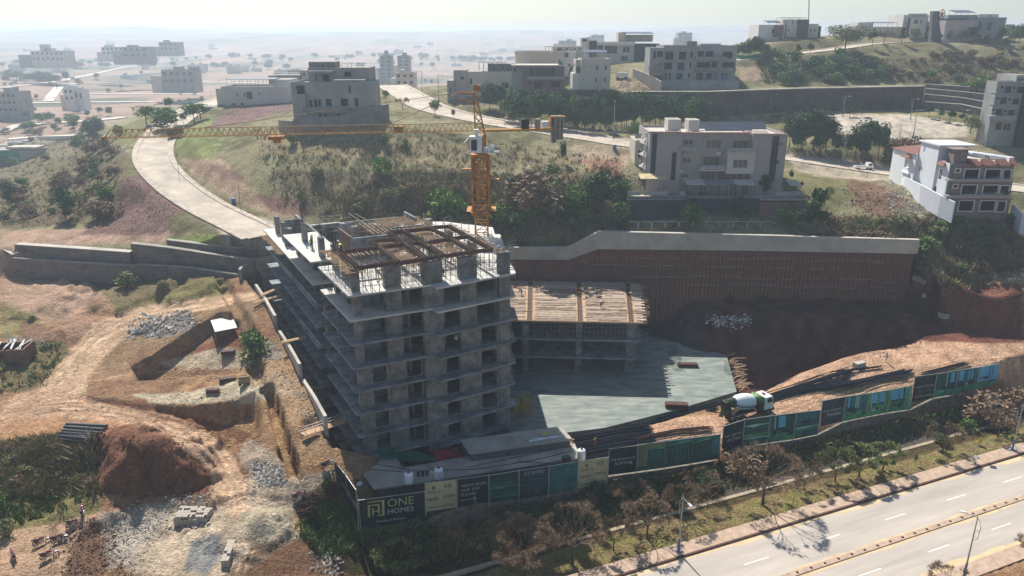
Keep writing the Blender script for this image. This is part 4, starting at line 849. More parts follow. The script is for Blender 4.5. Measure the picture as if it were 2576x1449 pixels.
for k in range(9): mb.beam(C0 + cj * (1.4 + k * 1.3) - jn * .7, C0 + cj * (1.4 + k * 1.3) - jn * .7 + up * 1.0, .04)
mb.beam(C0 + cj * 1.4 - jn * .7 + up * 1, C0 + cj * 11.8 - jn * .7 + up * 1, .04); wb(mb, 'counter_jib', m_cr, crane)
mb = MB(); mb.obox(C0 + cj * 7.0 + up * .9, cj * .6, jn * .5, up * .7); wb(mb, 'winch_housing', m_dark, crane)
mb = MB(); mb.lathe([(.45, .2), (.45, 1.6), (.1, 1.7)], 0, 0, 10); o = mb.build('tank', m_conc, crane); q = C0 + cj * 9.0; o.location = (q.x - CX, q.y - CY, CZ)
mb = MB(); mb.obox(C0 + cj * 10.2 + up * .8, cj * .55, jn * .5, up * .45); wb(mb, 'electric_box', m_cabw, crane)
for k in range(5):
    mb = MB(); c_ = C0 + cj * (11.4 + k * .36); lo_ = 1.4 if k < 2 else .9; mb.obox(c_ + up * (.7 - lo_ * .5), cj * .14, jn * .75, up * (1.35 + lo_ * .5)); wb(mb, 'counterweight', m_conc if k % 2 else m_blk, crane)
mb = MB(); mb.obox(C0 + cj * 12.1 + up * 1.9, cj * 1.2, jn * .85, up * .1); mb.obox(C0 + cj * 11.0 + up * 1.2, cj * .1, jn * .85, up * .8); wb(mb, 'ballast_frame', m_cr, crane)
# ---------------------------------------------------------------- two-storey deck building, raft slab
deck = thing('low_concrete_building', 'low three level concrete frame with a timber deck on top, right of the tower', 'building', (-2, 119.5, 1))
LP_ = [(-4, 120.3), (21.9, 118.9), (24.4, 139.6), (-4, 141.5)]
def LB(u, v): a = Vector(LP_[0]).lerp(Vector(LP_[1]), u); b = Vector(LP_[3]).lerp(Vector(LP_[2]), u); q = a.lerp(b, v); return q
def lpoly(e): c = sum((Vector(p) for p in LP_), Vector((0, 0))) / 4; return [tuple(Vector(p) + (Vector(p) - c).normalized() * e) for p in LP_]
for z, e, m in ((10.85, .5, m_timb), (7.5, .3, m_tow), (4.1, .1, m_tow)):
    wb(MB().prism(lpoly(e), z - (.15 if z > 10 else .3), z), 'formwork_deck' if z > 10 else 'floor_slab', m, deck)
pk = MB()
for i in range(28):
    for j in range(4):
        v = (i + .5) / 28; u0 = (-.02, .285, .625, .955)[j] + .02; u1 = (.25, .59, .925, 1.03)[j] - .01
        if j == 3 and i % 2: u1 += .02
        a, b = LB(u0, v), LB(u1, v); pk.beam((a.x, a.y, 10.87 + .02 * (i % 3)), (b.x, b.y, 10.87 + .02 * (i % 3)), .62 * random.uniform(.9, 1.05), .05, random.choice((0, 0, 1, 2)))
wb(pk, 'plank', [mat('deck_timber_a', 'a08c79', .9, .25, 1.5), mat('deck_timber_b', '8a7768', .9, .25, 1.5), mat('deck_timber_c', 'b19d88', .9, .2, 1.5)], deck)
for u in (.27, .605, .94):
    m = MB(); a, b = LB(u, 0), LB(u, 1); m.beam((a.x, a.y, 10.84), (b.x, b.y, 10.84), .75, .1)
    for s in (-.38, .38): m.beam((a.x + s, a.y, 10.95), (b.x + s, b.y, 10.95), .06, .16)
    for k in range(40): q = a.lerp(b, k / 40); m.beam((q.x - .3, q.y, 11.0), (q.x + .3, q.y, 11.0), .03)
    wb(m, 'beam_trench', m_bar, deck)
m = MB(); a, b = LB(-.02, -.02), LB(1.02, -.02); m.beam((a.x, a.y, 10.8), (b.x, b.y, 10.8), .1, .3)
for k in range(22): q = LB(1.03, k / 22); m.beam((q.x - .8, q.y, 10.7), (q.x + random.uniform(.2, 1.3), q.y, 10.7), .09)
for k in range(60):
    u, v = random.uniform(0, 1), random.uniform(0, .95); q = LB(u, v); L = random.uniform(.8, 4); m.beam((q.x, q.y, 10.97), (q.x + L, q.y + random.uniform(-.3, .3), 11.0), .07)
wb(m, 'timber_edge', m_timb, deck)
for u in (.13, .245, .6, .955):
    for v in (.06, .5, .93): q = LB(u, v); wb(MB().box(q.x - .55 * (1 + (u > .9)), q.x + .55, q.y - .4, q.y + .4, .8, 10.7), 'pier', m_col, deck)
m = MB()
for k in range(34): q = LB(.02 + .96 * k / 34, .03 + .04 * random.random()); m.beam((q.x, q.y, 7.5), (q.x, q.y, 10.7), .06)
for z in (8.6, 9.4): a, b = LB(0, .04), LB(1, .04); m.beam((a.x, a.y, z), (b.x, b.y, z), .05)
tag(wb(m, 'steel_prop', mat('prop_steel', ''), deck), kind='stuff')
wb(loft(MB(), [(24, 141.8, 10.4, 0), (-4, 143, 10.4, 0)], .3), 'back_wall', m_tow, deck)
m_raft = mat('wet_green_grey_concrete', '92968a', .7, .3, 1.0, .1, spec=.35, c2='57625c', detail=10, vs=(.28, .8, 1))
raft = tag(MB().prism([(-10, 96.6), (7.2, 98.6), (14, 100.2), (26, 106), (37.4, 112.4), (39.8, 127.4), (33.5, 132.4), (27.8, 136), (25, 143.5), (-13, 144), (-14, 120)], -1.2, 1.0).build('raft_slab', m_raft), 'wide pale green grey concrete floor slab beside the tower, half in shadow', 'concrete slab')
# ---------------------------------------------------------------- hoarding with printed panels
HL = [(-19.0, 77.3), (12.9, 86.75), (30.6, 94.5), (46.3, 99.9), (64.2, 107.8), (84.5, 116.4)]
HLs = [(-19.0, 77.3), (-24.2, 85.6)]
def online(x, y, line):
    d = ray(x, y); best = None
    for i in range(len(line) - 1):
        (ax, ay), (bx, by) = line[i], line[i + 1]; nx, ny = -(by - ay), bx - ax
        t = (nx * ax + ny * ay) / (nx * d[0] + ny * d[1]); q = Vector((d[0] * t, d[1] * t, CAM_H + d[2] * t))
        u = ((q.x - ax) * (bx - ax) + (q.y - ay) * (by - ay)) / ((bx - ax) ** 2 + (by - ay) ** 2); e = max(0, -u, u - 1)
        if best is None or e < best[0]: best = (e, q)
    return best[1]
m_pole = mat('galvanised_pole', 'b9b6ae', .5, .1, 3, metal=.3)
PC = {'dark': mat('banner_dark_teal', '182c31', .6, .15, .6), 'cream': mat('banner_cream', 'bcb28c', .7, .1, .8), 'green': mat('banner_green', '2a6154', .6, .5, .5, c2='183f3a'), 'blue': mat('banner_blue_grey', '30404f', .6, .3, .6),
      'teal': mat('banner_teal', '378381', .6, .4, .5, c2='1d4b4d'), 'sky': mat('banner_sky', '48a9cc', .6, .1, .5), 'lgreen': mat('banner_light_green', '4c9568', .6, .3, .6), 'olive': mat('banner_olive', '6c7355', .7, .2, .5),
      'white': mat('banner_white_ink', 'b9bcb4', .7, .05, 1), 'gold': mat('banner_pale_gold', 'a9ac74', .7, .1, 1), 'black': mat('banner_black_ink', '231f1d', .7, .1, 1), 'pale': mat('banner_pale_teal', '93bcae', .7, .2, .8)}
_txt = {}
def textmesh(s):
    if s not in _txt:
        cu = bpy.data.curves.new('t', 'FONT'); cu.body = s; cu.resolution_u = 2; ob = bpy.data.objects.new('t', cu); col.objects.link(ob)
        me = bpy.data.meshes.new_from_object(ob); vs = [tuple(v.co) for v in me.vertices]; fs = [tuple(p.vertices) for p in me.polygons]
        bpy.data.objects.remove(ob); bpy.data.curves.remove(cu); bpy.data.meshes.remove(me)
        x0 = min(v[0] for v in vs); x1 = max(v[0] for v in vs); y0 = min(v[1] for v in vs); y1 = max(v[1] for v in vs)
        _txt[s] = ([((v[0] - x0) / (x1 - x0), (v[1] - y0) / (y1 - y0)) for v in vs], fs)
    return _txt[s]
class Panel:
    def __init__(s, tl, tr, bl, br, line): s.q = [online(*p, line) for p in (tl, tr, bl, br)]; e = (s.q[3] - s.q[2]); s.n = Vector((e.y, -e.x, 0)).normalized()
    def at(s, u, v, o=.05): a = s.q[2].lerp(s.q[3], u); b = s.q[0].lerp(s.q[1], u); return a.lerp(b, v) + s.n * o
    def rect(s, mb, u0, u1, v0, v1, o=.02, mi=0):
        return mb.add([s.at(u0, v0, o), s.at(u1, v0, o), s.at(u1, v1, o), s.at(u0, v1, o)], [(0, 1, 2, 3)], mi)
    def poly(s, mb, pts, o=.02, mi=0): return mb.add([s.at(u, v, o) for u, v in pts], [tuple(range(len(pts)))], mi)
    def text(s, t, u0, u1, v0, v1, m, parent):
        vs, fs = textmesh(t); mb = MB().add([s.at(u0 + (u1 - u0) * a, v0 + (v1 - v0) * b, .045) for a, b in vs], fs)
        return wb(mb, 'lettering', m, parent)
def banner(label, corners, base, line=HL, draw=None, posts=True, g='printed panels of the site hoarding'):
    pn = Panel(*corners, line); b = pn.q[2]; t = thing('banner', label, 'banner', (b.x, b.y, 0), group=g)
    f = [pn.at(u, v, o) for o in (-.03, .03) for u, v in ((0, 0), (1, 0), (1, 1), (0, 1))]
    wb(MB().add(f, [(0, 1, 2, 3)[::-1], (4, 5, 6, 7), (0, 1, 5, 4), (1, 2, 6, 5), (2, 3, 7, 6), (3, 0, 4, 7)]), 'sheet', PC[base], t)
    if posts:
        for u in (.0, 1.0):
            a = pn.at(u, 1.03, .07); wb(MB().tube([(a.x, a.y, pn.at(u, 0, 0).z - .55), a], .045, 6), 'post', m_pole, t)
        wb(MB().tube([pn.at(-.01, 1.0, .06), pn.at(1.01, 1.0, .06)], .04, 6), 'rail', m_pole, t)
    if draw: draw(pn, t)
    return t
def d_logo(pn, t):
    mb = MB(); w = .028
    def L(u0, v0, u1, v1, mi=0): pn.rect(mb, u0, u1, v0, v1, .045, mi)
    L(.13, .86, .38, .90); L(.345, .36, .38, .86); L(.27, .36, .345, .40); L(.13, .74, .31, .78); L(.13, .36, .165, .74); L(.28, .45, .31, .74); L(.195, .40, .22, .66); L(.22, .52, .28, .56)
    wb(mb, 'emblem', PC['gold'], t)
    pn.text('ONE', .43, .83, .62, .90, PC['gold'], t); pn.text('HOMES', .43, .83, .38, .55, PC['white'], t); pn.text('Building Lifestyles', .26, .70, .12, .21, PC['white'], t)
def d_brands(pn, t):
    pn.text('VX', .60, .86, .72, .90, PC['black'], t); pn.text('VERSACE', .05, .50, .62, .69, PC['black'], t); pn.text('opaal', .04, .40, .32, .50, PC['black'], t)
    pn.text('AVANA', .56, .96, .40, .50, PC['black'], t); pn.text('NOOR AL MUHAIDEB', .08, .90, .08, .16, PC['black'], t)
    mb = MB(); pn.poly(mb, [(.27 + .06 * math.cos(a * .6283), .80 + .07 * math.sin(a * .6283)) for a in range(10)], .045); wb(mb, 'emblem', PC['olive'], t)
def d_small_logo(pn, t): pn.text('ONE', .46, .60, .88, .94, PC['olive'], t)
def d_views(pn, t):
    d_small_logo(pn, t); pn.text('VIEWS FROM', .12, .92, .68, .78, PC['white'], t); pn.text('OUR TOP', .12, .70, .52, .62, PC['white'], t); pn.text('FLOORS', .12, .60, .36, .46, PC['white'], t)
    mb = MB(); pn.rect(mb, .12, .58, .205, .225, .045); pn.poly(mb, [(.50, .29), (.52, .30), (.61, .215), (.59, .205)], .045); pn.poly(mb, [(.50, .14), (.59, .225), (.61, .215), (.52, .13)], .045); wb(mb, 'arrow', PC['white'], t)
def d_scene(words, ink, cols):
    def f(pn, t):
        mb = MB(); n = 7; r = random.Random(len(words) + len(cols))
        for k in range(n):
            a = k / n; pn.poly(mb, [(.0, a * .8 + r.uniform(0, .05)), (.35, a * .8 + r.uniform(-.03, .06)), (.7, a * .8 + r.uniform(-.03, .08)), (1, a * .8 + r.uniform(0, .05)), (1, a * .8 + .06), (.5, a * .8 + .09), (0, a * .8 + .07)], .034 + .0015 * k, k % len(cols))
        wb(mb, 'printed_view', [PC[c] for c in cols], t)
        if words: pn.text(words, .16, .86, .82, .92, PC[ink], t)
    return f
def d_grid(words, ink):
    def f(pn, t):
        mb = MB()
        for u in (.3, .65): pn.rect(mb, u, u + .012, .08, .76, .035)
        for v in (.3, .45, .6): pn.rect(mb, .04, .96, v, v + .025, .038)
        wb(mb, 'printed_view', PC['teal'], t); pn.text(words, .16, .86, .80, .91, PC[ink], t)
        mb = MB(); [pn.rect(mb, .2 + .03 * k, .8 - .04 * k, .08 + .07 * k, .095 + .07 * k, .045) for k in range(3)]; wb(mb, 'printed_line', PC['olive'], t)
    return f
def d_pair(a, b, script):
    def f(pn, t):
        d_small_logo(pn, t); pn.text(a, .08, .92, .52, .60, PC['white'], t)
        if b: pn.text(b, .1, .9, .12, .22, PC['white'], t)
        pn.text(script, .24, .84, .30 if b else .33, .48, PC['olive'] if b else PC['white'], t)
    return f
def d_tower(u0, u1, slope, side):
    def f(pn, t):
        mb = MB(); pn.rect(mb, 0, 1, 0, .16, .035, 2)
        pn.poly(mb, [(u0, .08), (u1, .04), (u1, .78 + slope), (u0, .78)], .037, 1)
        for k in range(13):
            v = .10 + k * .052; pn.poly(mb, [(u0, v), (u1, v - .02 + slope * k / 13), (u1, v + .004 + slope * k / 13), (u0, v + .02)], .04, 0)
        for k in range(1, 6): u = u0 + (u1 - u0) * k / 6; pn.rect(mb, u, u + .012, .08, .76, .042, 3)
        pn.poly(mb, [(u0 - .03, .78), (u1, .78 + slope), (u1 - .1, .86 + slope), (u0 + .2, .86)], .043, 3)
        wb(mb, 'printed_view', [PC['teal'], PC['dark'], PC['green'], PC['lgreen']], t)
    return f
def d_room(win, seed):
    def f(pn, t):
        mb = MB(); r = random.Random(seed)
        pn.poly(mb, [(0, 0), (1, 0), (1, .28), (0, .34)], .035, 1)
        for a, b in win: pn.rect(mb, a, b, .45, .94, .037, 0); pn.rect(mb, (a + b) / 2, (a + b) / 2 + .015, .45, .94, .04, 2); pn.rect(mb, a, b, .44, .52, .041, 3)
        for k in range(7): a = r.uniform(.02, .8); v = r.uniform(.12, .38); pn.rect(mb, a, a + r.uniform(.08, .22), v, v + r.uniform(.05, .13), .043 + .001 * k, r.choice((3, 3, 2, 4)))
        for k in range(3): a = r.uniform(0, .9); pn.rect(mb, a, a + .05, .35, .97, .042, r.choice((2, 4)))
        wb(mb, 'printed_view', [PC['sky'], PC['lgreen'], PC['pale'], PC['dark'], PC['green']], t)
    return f
m_wt = mat('white_tank_plastic', 'e9e9e6', .35, .04, 1, spec=.5)
banner('side hoarding panel with pale phone digits, farther from the front corner', ((841.5, 1159), (870, 1194), (845, 1226), (873, 1262)), 'dark', HLs, lambda p, t: p.text('051 111', .1, .95, .40, .58, PC['white'], t))
banner('side hoarding panel with pale phone digits, meeting the front corner', ((870, 1194), (897, 1233), (873, 1262), (901, 1318)), 'dark', HLs, lambda p, t: p.text('663 463', .1, .95, .38, .55, PC['white'], t))
banner('large dark panel with gold square emblem and the biggest letters, at the left corner', ((902, 1258), (1068, 1236), (905, 1330), (1069, 1307)), 'dark', draw=d_logo)
banner('cream panel with black logos next to the panel with the arrow', ((1069, 1215), (1147, 1206), (1071, 1287), (1149, 1276)), 'cream', draw=d_brands)
banner('dark panel with a white arrow and three lines of white capitals', ((1149.5, 1205), (1229, 1195), (1150.5, 1275), (1230, 1263)), 'dark', draw=d_views)
banner('green landscape panel right of the arrow panel', ((1230, 1195), (1305, 1183), (1231, 1264), (1306, 1254)), 'green', draw=d_scene('DHA III', 'black', ('green', 'lgreen', 'teal')))
banner('blue grey panel with a window grid and road name', ((1306, 1183), (1380, 1172), (1307, 1255), (1380, 1243)), 'blue', draw=d_grid('GT ROAD', 'white'))
banner('teal panel left of the second cream panel', ((1381, 1172), (1454, 1160), (1381, 1241), (1454, 1230)), 'teal', draw=d_grid('TAKHT PARI', 'dark'))
banner('cream panel with black logos below the lone water tank', ((1455, 1160), (1530, 1150), (1456, 1228), (1527, 1216)), 'cream', draw=d_brands)
banner('near black panel with one line of white capitals over a script word', ((1532, 1129), (1604, 1120), (1530, 1195), (1600, 1186)), 'dark', draw=d_pair('THE PINNACLE OF', None, 'Living'))
banner('olive panel printed with one slim teal tower block', ((1604, 1119), (1675, 1109), (1601, 1186), (1672, 1176)), 'olive', draw=d_tower(.36, .96, -.05, 0))
banner('green panel printed with the left half of a wide balconied block', ((1675, 1109), (1744, 1101), (1672, 1176), (1741, 1165)), 'teal', draw=d_tower(.08, .99, .08, 0))
banner('green panel printed with the right half of a wide balconied block', ((1744, 1101), (1812, 1092), (1741, 1165), (1810, 1153)), 'teal', draw=d_tower(0, .7, .08, 0))
banner('near black narrow panel with small white capitals beside the mixer truck', ((1820, 1072), (1873, 1055), (1815, 1138), (1869, 1123)), 'dark', draw=d_pair('THE LIFESTYLE', None, 'of a Dream'))
banner('dark green palm garden panel directly right of the truck', ((1873.5, 1055), (1938, 1046), (1871, 1123), (1936, 1113)), 'green', draw=d_scene('', 'white', ('green', 'teal', 'pale', 'lgreen')))
banner('dark green garden panel, middle one of three beside the bare earth ramp', ((1938.5, 1046), (2003, 1038), (1936, 1113), (1999, 1104)), 'green', draw=d_room([(.3, .6)], 5))
banner('dark teal garden panel just left of the tall grey lettered panel', ((2003.5, 1038), (2064, 1031), (1999, 1104), (2058, 1092)), 'teal', draw=d_scene('', 'white', ('dark', 'teal', 'lgreen', 'pale', 'green')))
banner('tall grey panel with faint capitals between garden and lounge panels', ((2069, 1008), (2128, 997), (2064, 1072), (2121, 1060)), 'blue', draw=d_pair('PLUSH INTERIORS &', None, 'Amenities'))
banner('pale green empty room panel left of the lounge windows', ((2128.5, 997), (2186, 989), (2122, 1060), (2178, 1048)), 'teal', draw=d_room([(.1, .2)], 8))
banner('lounge panel with bright blue windows and dark sofas, left one', ((2186.5, 989), (2241, 980), (2179, 1048), (2235, 1037)), 'lgreen', draw=d_room([(.12, .42), (.5, .74)], 9))
banner('lounge panel with bright blue windows and dark sofas, right one', ((2241.5, 980), (2295, 969), (2235.5, 1037), (2290, 1029)), 'lgreen', draw=d_room([(.06, .36), (.44, .72)], 11))
banner('tall black panel with white capitals above and below a script line', ((2302, 947), (2357, 940), (2294, 1011), (2347, 1001)), 'dark', draw=d_pair('LIVE YOUR', 'WITH ONE', 'Best life'))
banner('grey and green interior panel directly right of the tall black panel', ((2357.5, 940), (2410, 931), (2348, 1001), (2400, 991)), 'green', draw=d_room([(.7, .9)], 12))
banner('blue windowed interior panel with a round table', ((2410.5, 931), (2465, 923), (2401, 991), (2455, 980)), 'teal', draw=d_room([(.08, .3), (.5, .8)], 13))
banner('dining terrace panel, last of the hoarding at the dirt ramp exit', ((2465.5, 923), (2514, 915), (2455.5, 980), (2506, 966)), 'sky', draw=d_room([(.1, .5)], 14))
_hl = [(905, 1334), (1068, 1311), (1150, 1280), (1230, 1268), (1306, 1258), (1380, 1247), (1455, 1234), (1530, 1200), (1604, 1190), (1675, 1180), (1744, 1169), (1812, 1157), (1869, 1126), (1936, 1116), (2000, 1107), (2058, 1095), (2122, 1063), (2178, 1051), (2235, 1040), (2290, 1032), (2348, 1004), (2400, 995), (2456, 984), (2506, 969)]
_hp = [online(x, y, HL) for x, y in _hl]; _hw = [(p.x, p.y, p.z + .02, p.z - 3.2) for p in _hp]
tag(loft(MB(), _hw, -.35).build('hoarding_base_wall', mat('rough_base_stone', '8f877a', .95, .35, 1.2, .6, c2='5a5248')), 'rough stone base wall running under the whole hoarding', 'wall')
# ---------------------------------------------------------------- site office roofs, tanks
def PZ(pts, z): return [tuple(P(x, y, z))[:2] for x, y in pts]
m_roof = mat('stained_roof_concrete', 'a9a193', .9, .22, .3, .2, sc2=3, detail=9)
m_brick = mat('grey_block_wall', '6f6a66', .95, .2, 1.6, .4, wave=(2.4, .25, 'Z'))
shed = thing('site_office', 'long low block built site office with flat stained concrete roof behind the lettered panels', 'building', (-15, 82, 0))
r1 = PZ([(877, 1142), (992, 1128), (999, 1153), (1012, 1177), (1180, 1147), (1446, 1116), (1462, 1152), (1149, 1199), (940, 1230)], 3.3)
wb(MB().prism(r1, 3.05, 3.3), 'roof', m_roof, shed); c_ = sum((Vector(p) for p in r1), Vector((0, 0))) / len(r1)
wb(MB().prism([tuple(Vector(p) + (c_ - Vector(p)).normalized() * .35) for p in r1], -.8, 3.05), 'wall', m_brick, shed)
cab_ = MB()
for pts in (((900, 1160), (1050, 1185), (1200, 1180), (1330, 1160), (1440, 1135)), ((980, 1150), (1060, 1160), (1100, 1190)), ((1180, 1175), (1300, 1150), (1440, 1120)), ((1300, 1160), (1380, 1165), (1440, 1150)), ((900, 1180), (1010, 1186)), ((905, 1190), (890, 1160), (880, 1146))):
    cab_.tube([P(x, y, 3.36) for x, y in pts], .04, 5)
o = wb(cab_, 'cable', mat('black_cable', '2a2829', .6), shed)
shed2 = thing('store_roof', 'higher flat roofed concrete store behind the site office with loose white pipes on top', 'building', (-4, 90, 0))
r2 = PZ([(1158, 1106), (1411, 1072), (1440, 1104), (1182, 1140)], 4.6)
wb(MB().prism(r2, 4.35, 4.6), 'roof', m_roof, shed2); c_ = sum((Vector(p) for p in r2), Vector((0, 0))) / 4
wb(MB().prism([tuple(Vector(p) + (c_ - Vector(p)).normalized() * .3) for p in r2], -.8, 4.35), 'wall', m_brick, shed2)
tag(MB().tube([P(1330, 1108, 4.72), P(1396, 1100, 4.72)], .07).tube([P(1332, 1111, 4.72), P(1415, 1097, 4.72)], .07).tube([P(1340, 1104, 4.72), P(1400, 1097, 4.72)], .07).build('pipe_bundle', mat('white_pipe', 'dfe4e6', .5)), 'three white plastic pipes lying on the higher store roof', 'pipes')
tag(MB().add([P(1360, 1088, 4.66), P(1378, 1084, 4.66), P(1386, 1092, 4.9), P(1366, 1098, 4.66)], [(0, 1, 2, 3)]).build('tarpaulin_scrap', mat('lime_sheet', 'a9b95c', .8)), 'lime green sheet scrap on the higher store roof', 'sheet')
tag(loft(MB(), [(*r2[0], 1.6, 0), (-12, 90, 1.6, 0)], .2).build('low_wall', m_brick), 'low block wall between the store and the tower foot', 'wall')
def cloth(name, label, cat, pts, z, m, seed, amp=.35, n=14):
    r = random.Random(seed); q = [P(x, y, z) for x, y in pts]; mb = MB(); vs = []
    for j in range(n + 1):
        for i in range(n + 1):
            u, v = i / n, j / n; a = q[0].lerp(q[1], u); b = q[3].lerp(q[2], u); p = a.lerp(b, v)
            p.z += amp * (float(vnoise(u * 4 + seed, v * 3, 3)) + .5 * float(vnoise(u * 11, v * 5 + seed, 4))) + amp * .3; vs.append(p)
    mb.add(vs, [(j * (n + 1) + i, j * (n + 1) + i + 1, (j + 1) * (n + 1) + i + 1, (j + 1) * (n + 1) + i) for j in range(n) for i in range(n)])
    return tag(mb.build(name, m, shade=True), label, cat)
m_net = mat('green_net', '13795a', .7, .3, 1.2, c2='0c5240'); m_red = mat('red_tarp', '9a3038', .7, .3, 1)
cloth('green_net', 'dark green safety net draped over the corner of the site office roof', 'net', [(950, 1133), (995, 1129), (1008, 1150), (962, 1156)], 3.4, m_net, 1, .2)
cloth('green_net', 'sagging green safety net hanging between the site office and the tower', 'net', [(995, 1129), (1095, 1150), (1090, 1163), (1005, 1160)], 2.8, m_net, 2, .3)
cloth('red_tarpaulin', 'wrinkled red tarpaulin roof between the green net and the store', 'tarpaulin', [(1088, 1136), (1150, 1125), (1164, 1152), (1096, 1163)], 3.0, m_red, 3, .2)
def tank(x, y, z, r, h, label):
    b = P(x, y, z); t = thing('water_tank', label, 'water tank', b, group='white plastic water tanks')
    pf = [(r * .96, 0), (r, .05)]
    for k in range(6): zz = .08 + (h * .74) * k / 6; pf += [(r, zz), (r * .97, zz + h * .03), (r, zz + h * .06)]
    pf += [(r, h * .80), (r * .85, h * .88), (r * .42, h * .95)]
    MB().lathe(pf, n=20).build('tank_body', m_wt, t, shade=True); MB().lathe([(r * .34, h * .95), (r * .34, h), (r * .3, h * 1.02)], n=14).build('lid', mat('dark_lid', '3a3d40', .6), t)
    return t
tank(901, 1243, 1.0, .78, 2.05, 'largest white ribbed water tank behind the front corner of the hoarding'); tag(MB().box(-1, 1, -1, 1, 0, 1.0).build('tank_plinth', m_brick, loc=(*P(901, 1243, 1.0)[:2], 0)), 'square block plinth under the largest water tank', 'plinth')
tank(1029, 1214, 3.32, .58, 1.55, 'white water tank on the site office roof, left of the clothes line'); tank(1104, 1202, 3.32, .58, 1.55, 'white water tank on the site office roof, right of the clothes line'); tank(1462, 1154, 3.32, .58, 1.55, 'lone white water tank at the right end of the site office')
cl = thing('clothes_line', 'clothes line with dark and white laundry between two roof tanks', 'clothes line', P(1040, 1205, 3.3), group=None)
a, b = P(1042, 1188, 4.4), P(1092, 1182, 4.4); wb(MB().tube([a, a.lerp(b, .5) - Vector((0, 0, .1)), b], .02, 4), 'line', mat('black_cable', ''), cl)
for k, c in enumerate(('3c3a40', '2e2c33', '4a4243', 'dcdcda')):
    p = a.lerp(b, .12 + k * .22); q = a.lerp(b, .28 + k * .22); wb(MB().add([p, q, q - Vector((0, 0, .7)), p - Vector((0, 0, .8))], [(0, 1, 2, 3)]), 'garment', mat('garment_%s' % ('dark', 'darker', 'brown', 'white')[k], c), cl)
tag(MB().box(-.5, .5, -.4, .4, 0, .7).box(-.4, .4, -.42, -.4, .1, .6).build('air_cooler', mat('dark_metal_box', '4a4440', .6), loc=P(1425, 1160, 3.32), rotz=.3), 'small dark air cooler on the site office roof near the lone tank', 'air cooler')
# ---------------------------------------------------------------- concrete mixer truck
ra, fa = G(1848, 1057), G(1924, 1032); dv = (fa - ra); yaw = math.atan2(dv.y, dv.x)
tz = gh(*((ra + fa) / 2)[:2]) + .12; TRK = thing('mixer_truck', 'white and green concrete mixer truck with a blue band on its white drum', 'truck', (ra.x, ra.y, tz), yaw)
m_gr = mat('truck_green', '5f8a45', .5, .2, 1.5); m_gr2 = mat('mixer_dark_green', '39452f', .7, .3, 2); m_ty = mat('tyre_rubber', '242223', .9, .2, 3); m_ch = mat('chassis_dark', '2b2928', .8, .3, 2); m_tw = mat('truck_white', 'e4e2de', .4, .06, 1, spec=.5); m_bl = mat('blue_band', '2c4f82', .5, .15, 1)
MB().box(-1.6, 6.3, -.45, .45, .75, 1.05).box(-1.3, 6.0, -1.0, 1.0, 1.05, 1.15).box(4.6, 6.9, -1.15, 1.15, .55, .95).build('chassis', m_ch, TRK)
dr = MB(); prof = [(0.0, .62), (.25, .75), (1.1, 1.12), (2.1, 1.27), (3.3, 1.25), (4.0, 1.08), (4.35, .7)]
ax0 = Vector((-.9, 0, 3.05)); axd = Vector((1, 0, -.17)).normalized(); us = Vector((0, 1, 0)); ws = axd.cross(us); N = 28
vs = []; fs = []; mi = []
for k, (x, r) in enumerate(prof):
    for j in range(N): a = 2 * math.pi * j / N; vs.append(ax0 + axd * x + us * (r * math.cos(a)) + ws * (r * math.sin(a)))
for k in range(len(prof) - 1):
    for j in range(N):
        fs.append((k * N + j, k * N + (j + 1) % N, (k + 1) * N + (j + 1) % N, (k + 1) * N + j)); mi.append(0)
dr.add(vs, fs + [tuple(range(N))[::-1], tuple((len(prof) - 1) * N + k for k in range(N))]); d_o = dr.build('drum', [m_tw], TRK, shade=True)
bd = MB(); vs = []
for x, r in prof[1:6]:
    for a in (math.pi * 1.03, math.pi * 1.14):
        vs.append(ax0 + axd * x + us * ((r + .012) * math.cos(a)) + ws * ((r + .012) * math.sin(a)))
        
bd.add(vs, [(i * 2, i * 2 + 1, i * 2 + 3, i * 2 + 2) for i in range(4)])
vs2 = [Vector((v.x, v.y, v.z)) for v in vs]; bd.build('band', m_bl, d_o)
co = MB(); vs = []; 
for x, r in ((-1.3, .50), (-.1, .78), (.25, .80)):
    for j in range(16): a = 2 * math.pi * j / 16; vs.append(ax0 + axd * x + us * (r * math.cos(a)) + ws * (r * math.sin(a)))
co.add(vs, [(k * 16 + j, k * 16 + (j + 1) % 16, (k + 1) * 16 + (j + 1) % 16, (k + 1) * 16 + j) for k in range(2) for j in range(16)]); co.box(-2.6, -1.9, -.5, .5, 2.6, 3.6); co.build('hopper', m_gr2, TRK)
MB().box(-1.9, -1.6, -.8, .8, 1.1, 2.6).beam((-1.9, -.7, 1.1), (-2.5, -.6, 2.6), .15).beam((-1.9, .7, 1.1), (-2.5, .6, 2.6), .15).beam((-2.4, 0, 2.5), (-3.1, -.2, 1.2), .6, .2).beam((-1.6, -1.1, .6), (-1.2, -1.1, 3.2), .08).beam((-1.6, -.8, .6), (-1.2, -.8, 3.2), .08).build('chute_frame', m_gr2, TRK)
MB().tube([(4.15, -1.0, 2.75), (4.15, 1.0, 2.75)], .48, 14).build('water_drum', m_gr, TRK, shade=True); MB().box(3.9, 4.6, -1.05, 1.05, 1.1, 2.4).build('pump_housing', m_gr2, TRK)
cbm = MB().box(4.75, 6.6, -1.2, 1.2, .95, 2.05).add([(4.75, -1.2, 2.05), (6.6, -1.2, 2.05), (6.6, 1.2, 2.05), (4.75, 1.2, 2.05), (4.8, -1.1, 3.0), (6.25, -1.1, 3.0), (6.25, 1.1, 3.0), (4.8, 1.1, 3.0)], [(4, 5, 6, 7), (0, 1, 5, 4), (1, 2, 6, 5), (2, 3, 7, 6), (3, 0, 4, 7)])
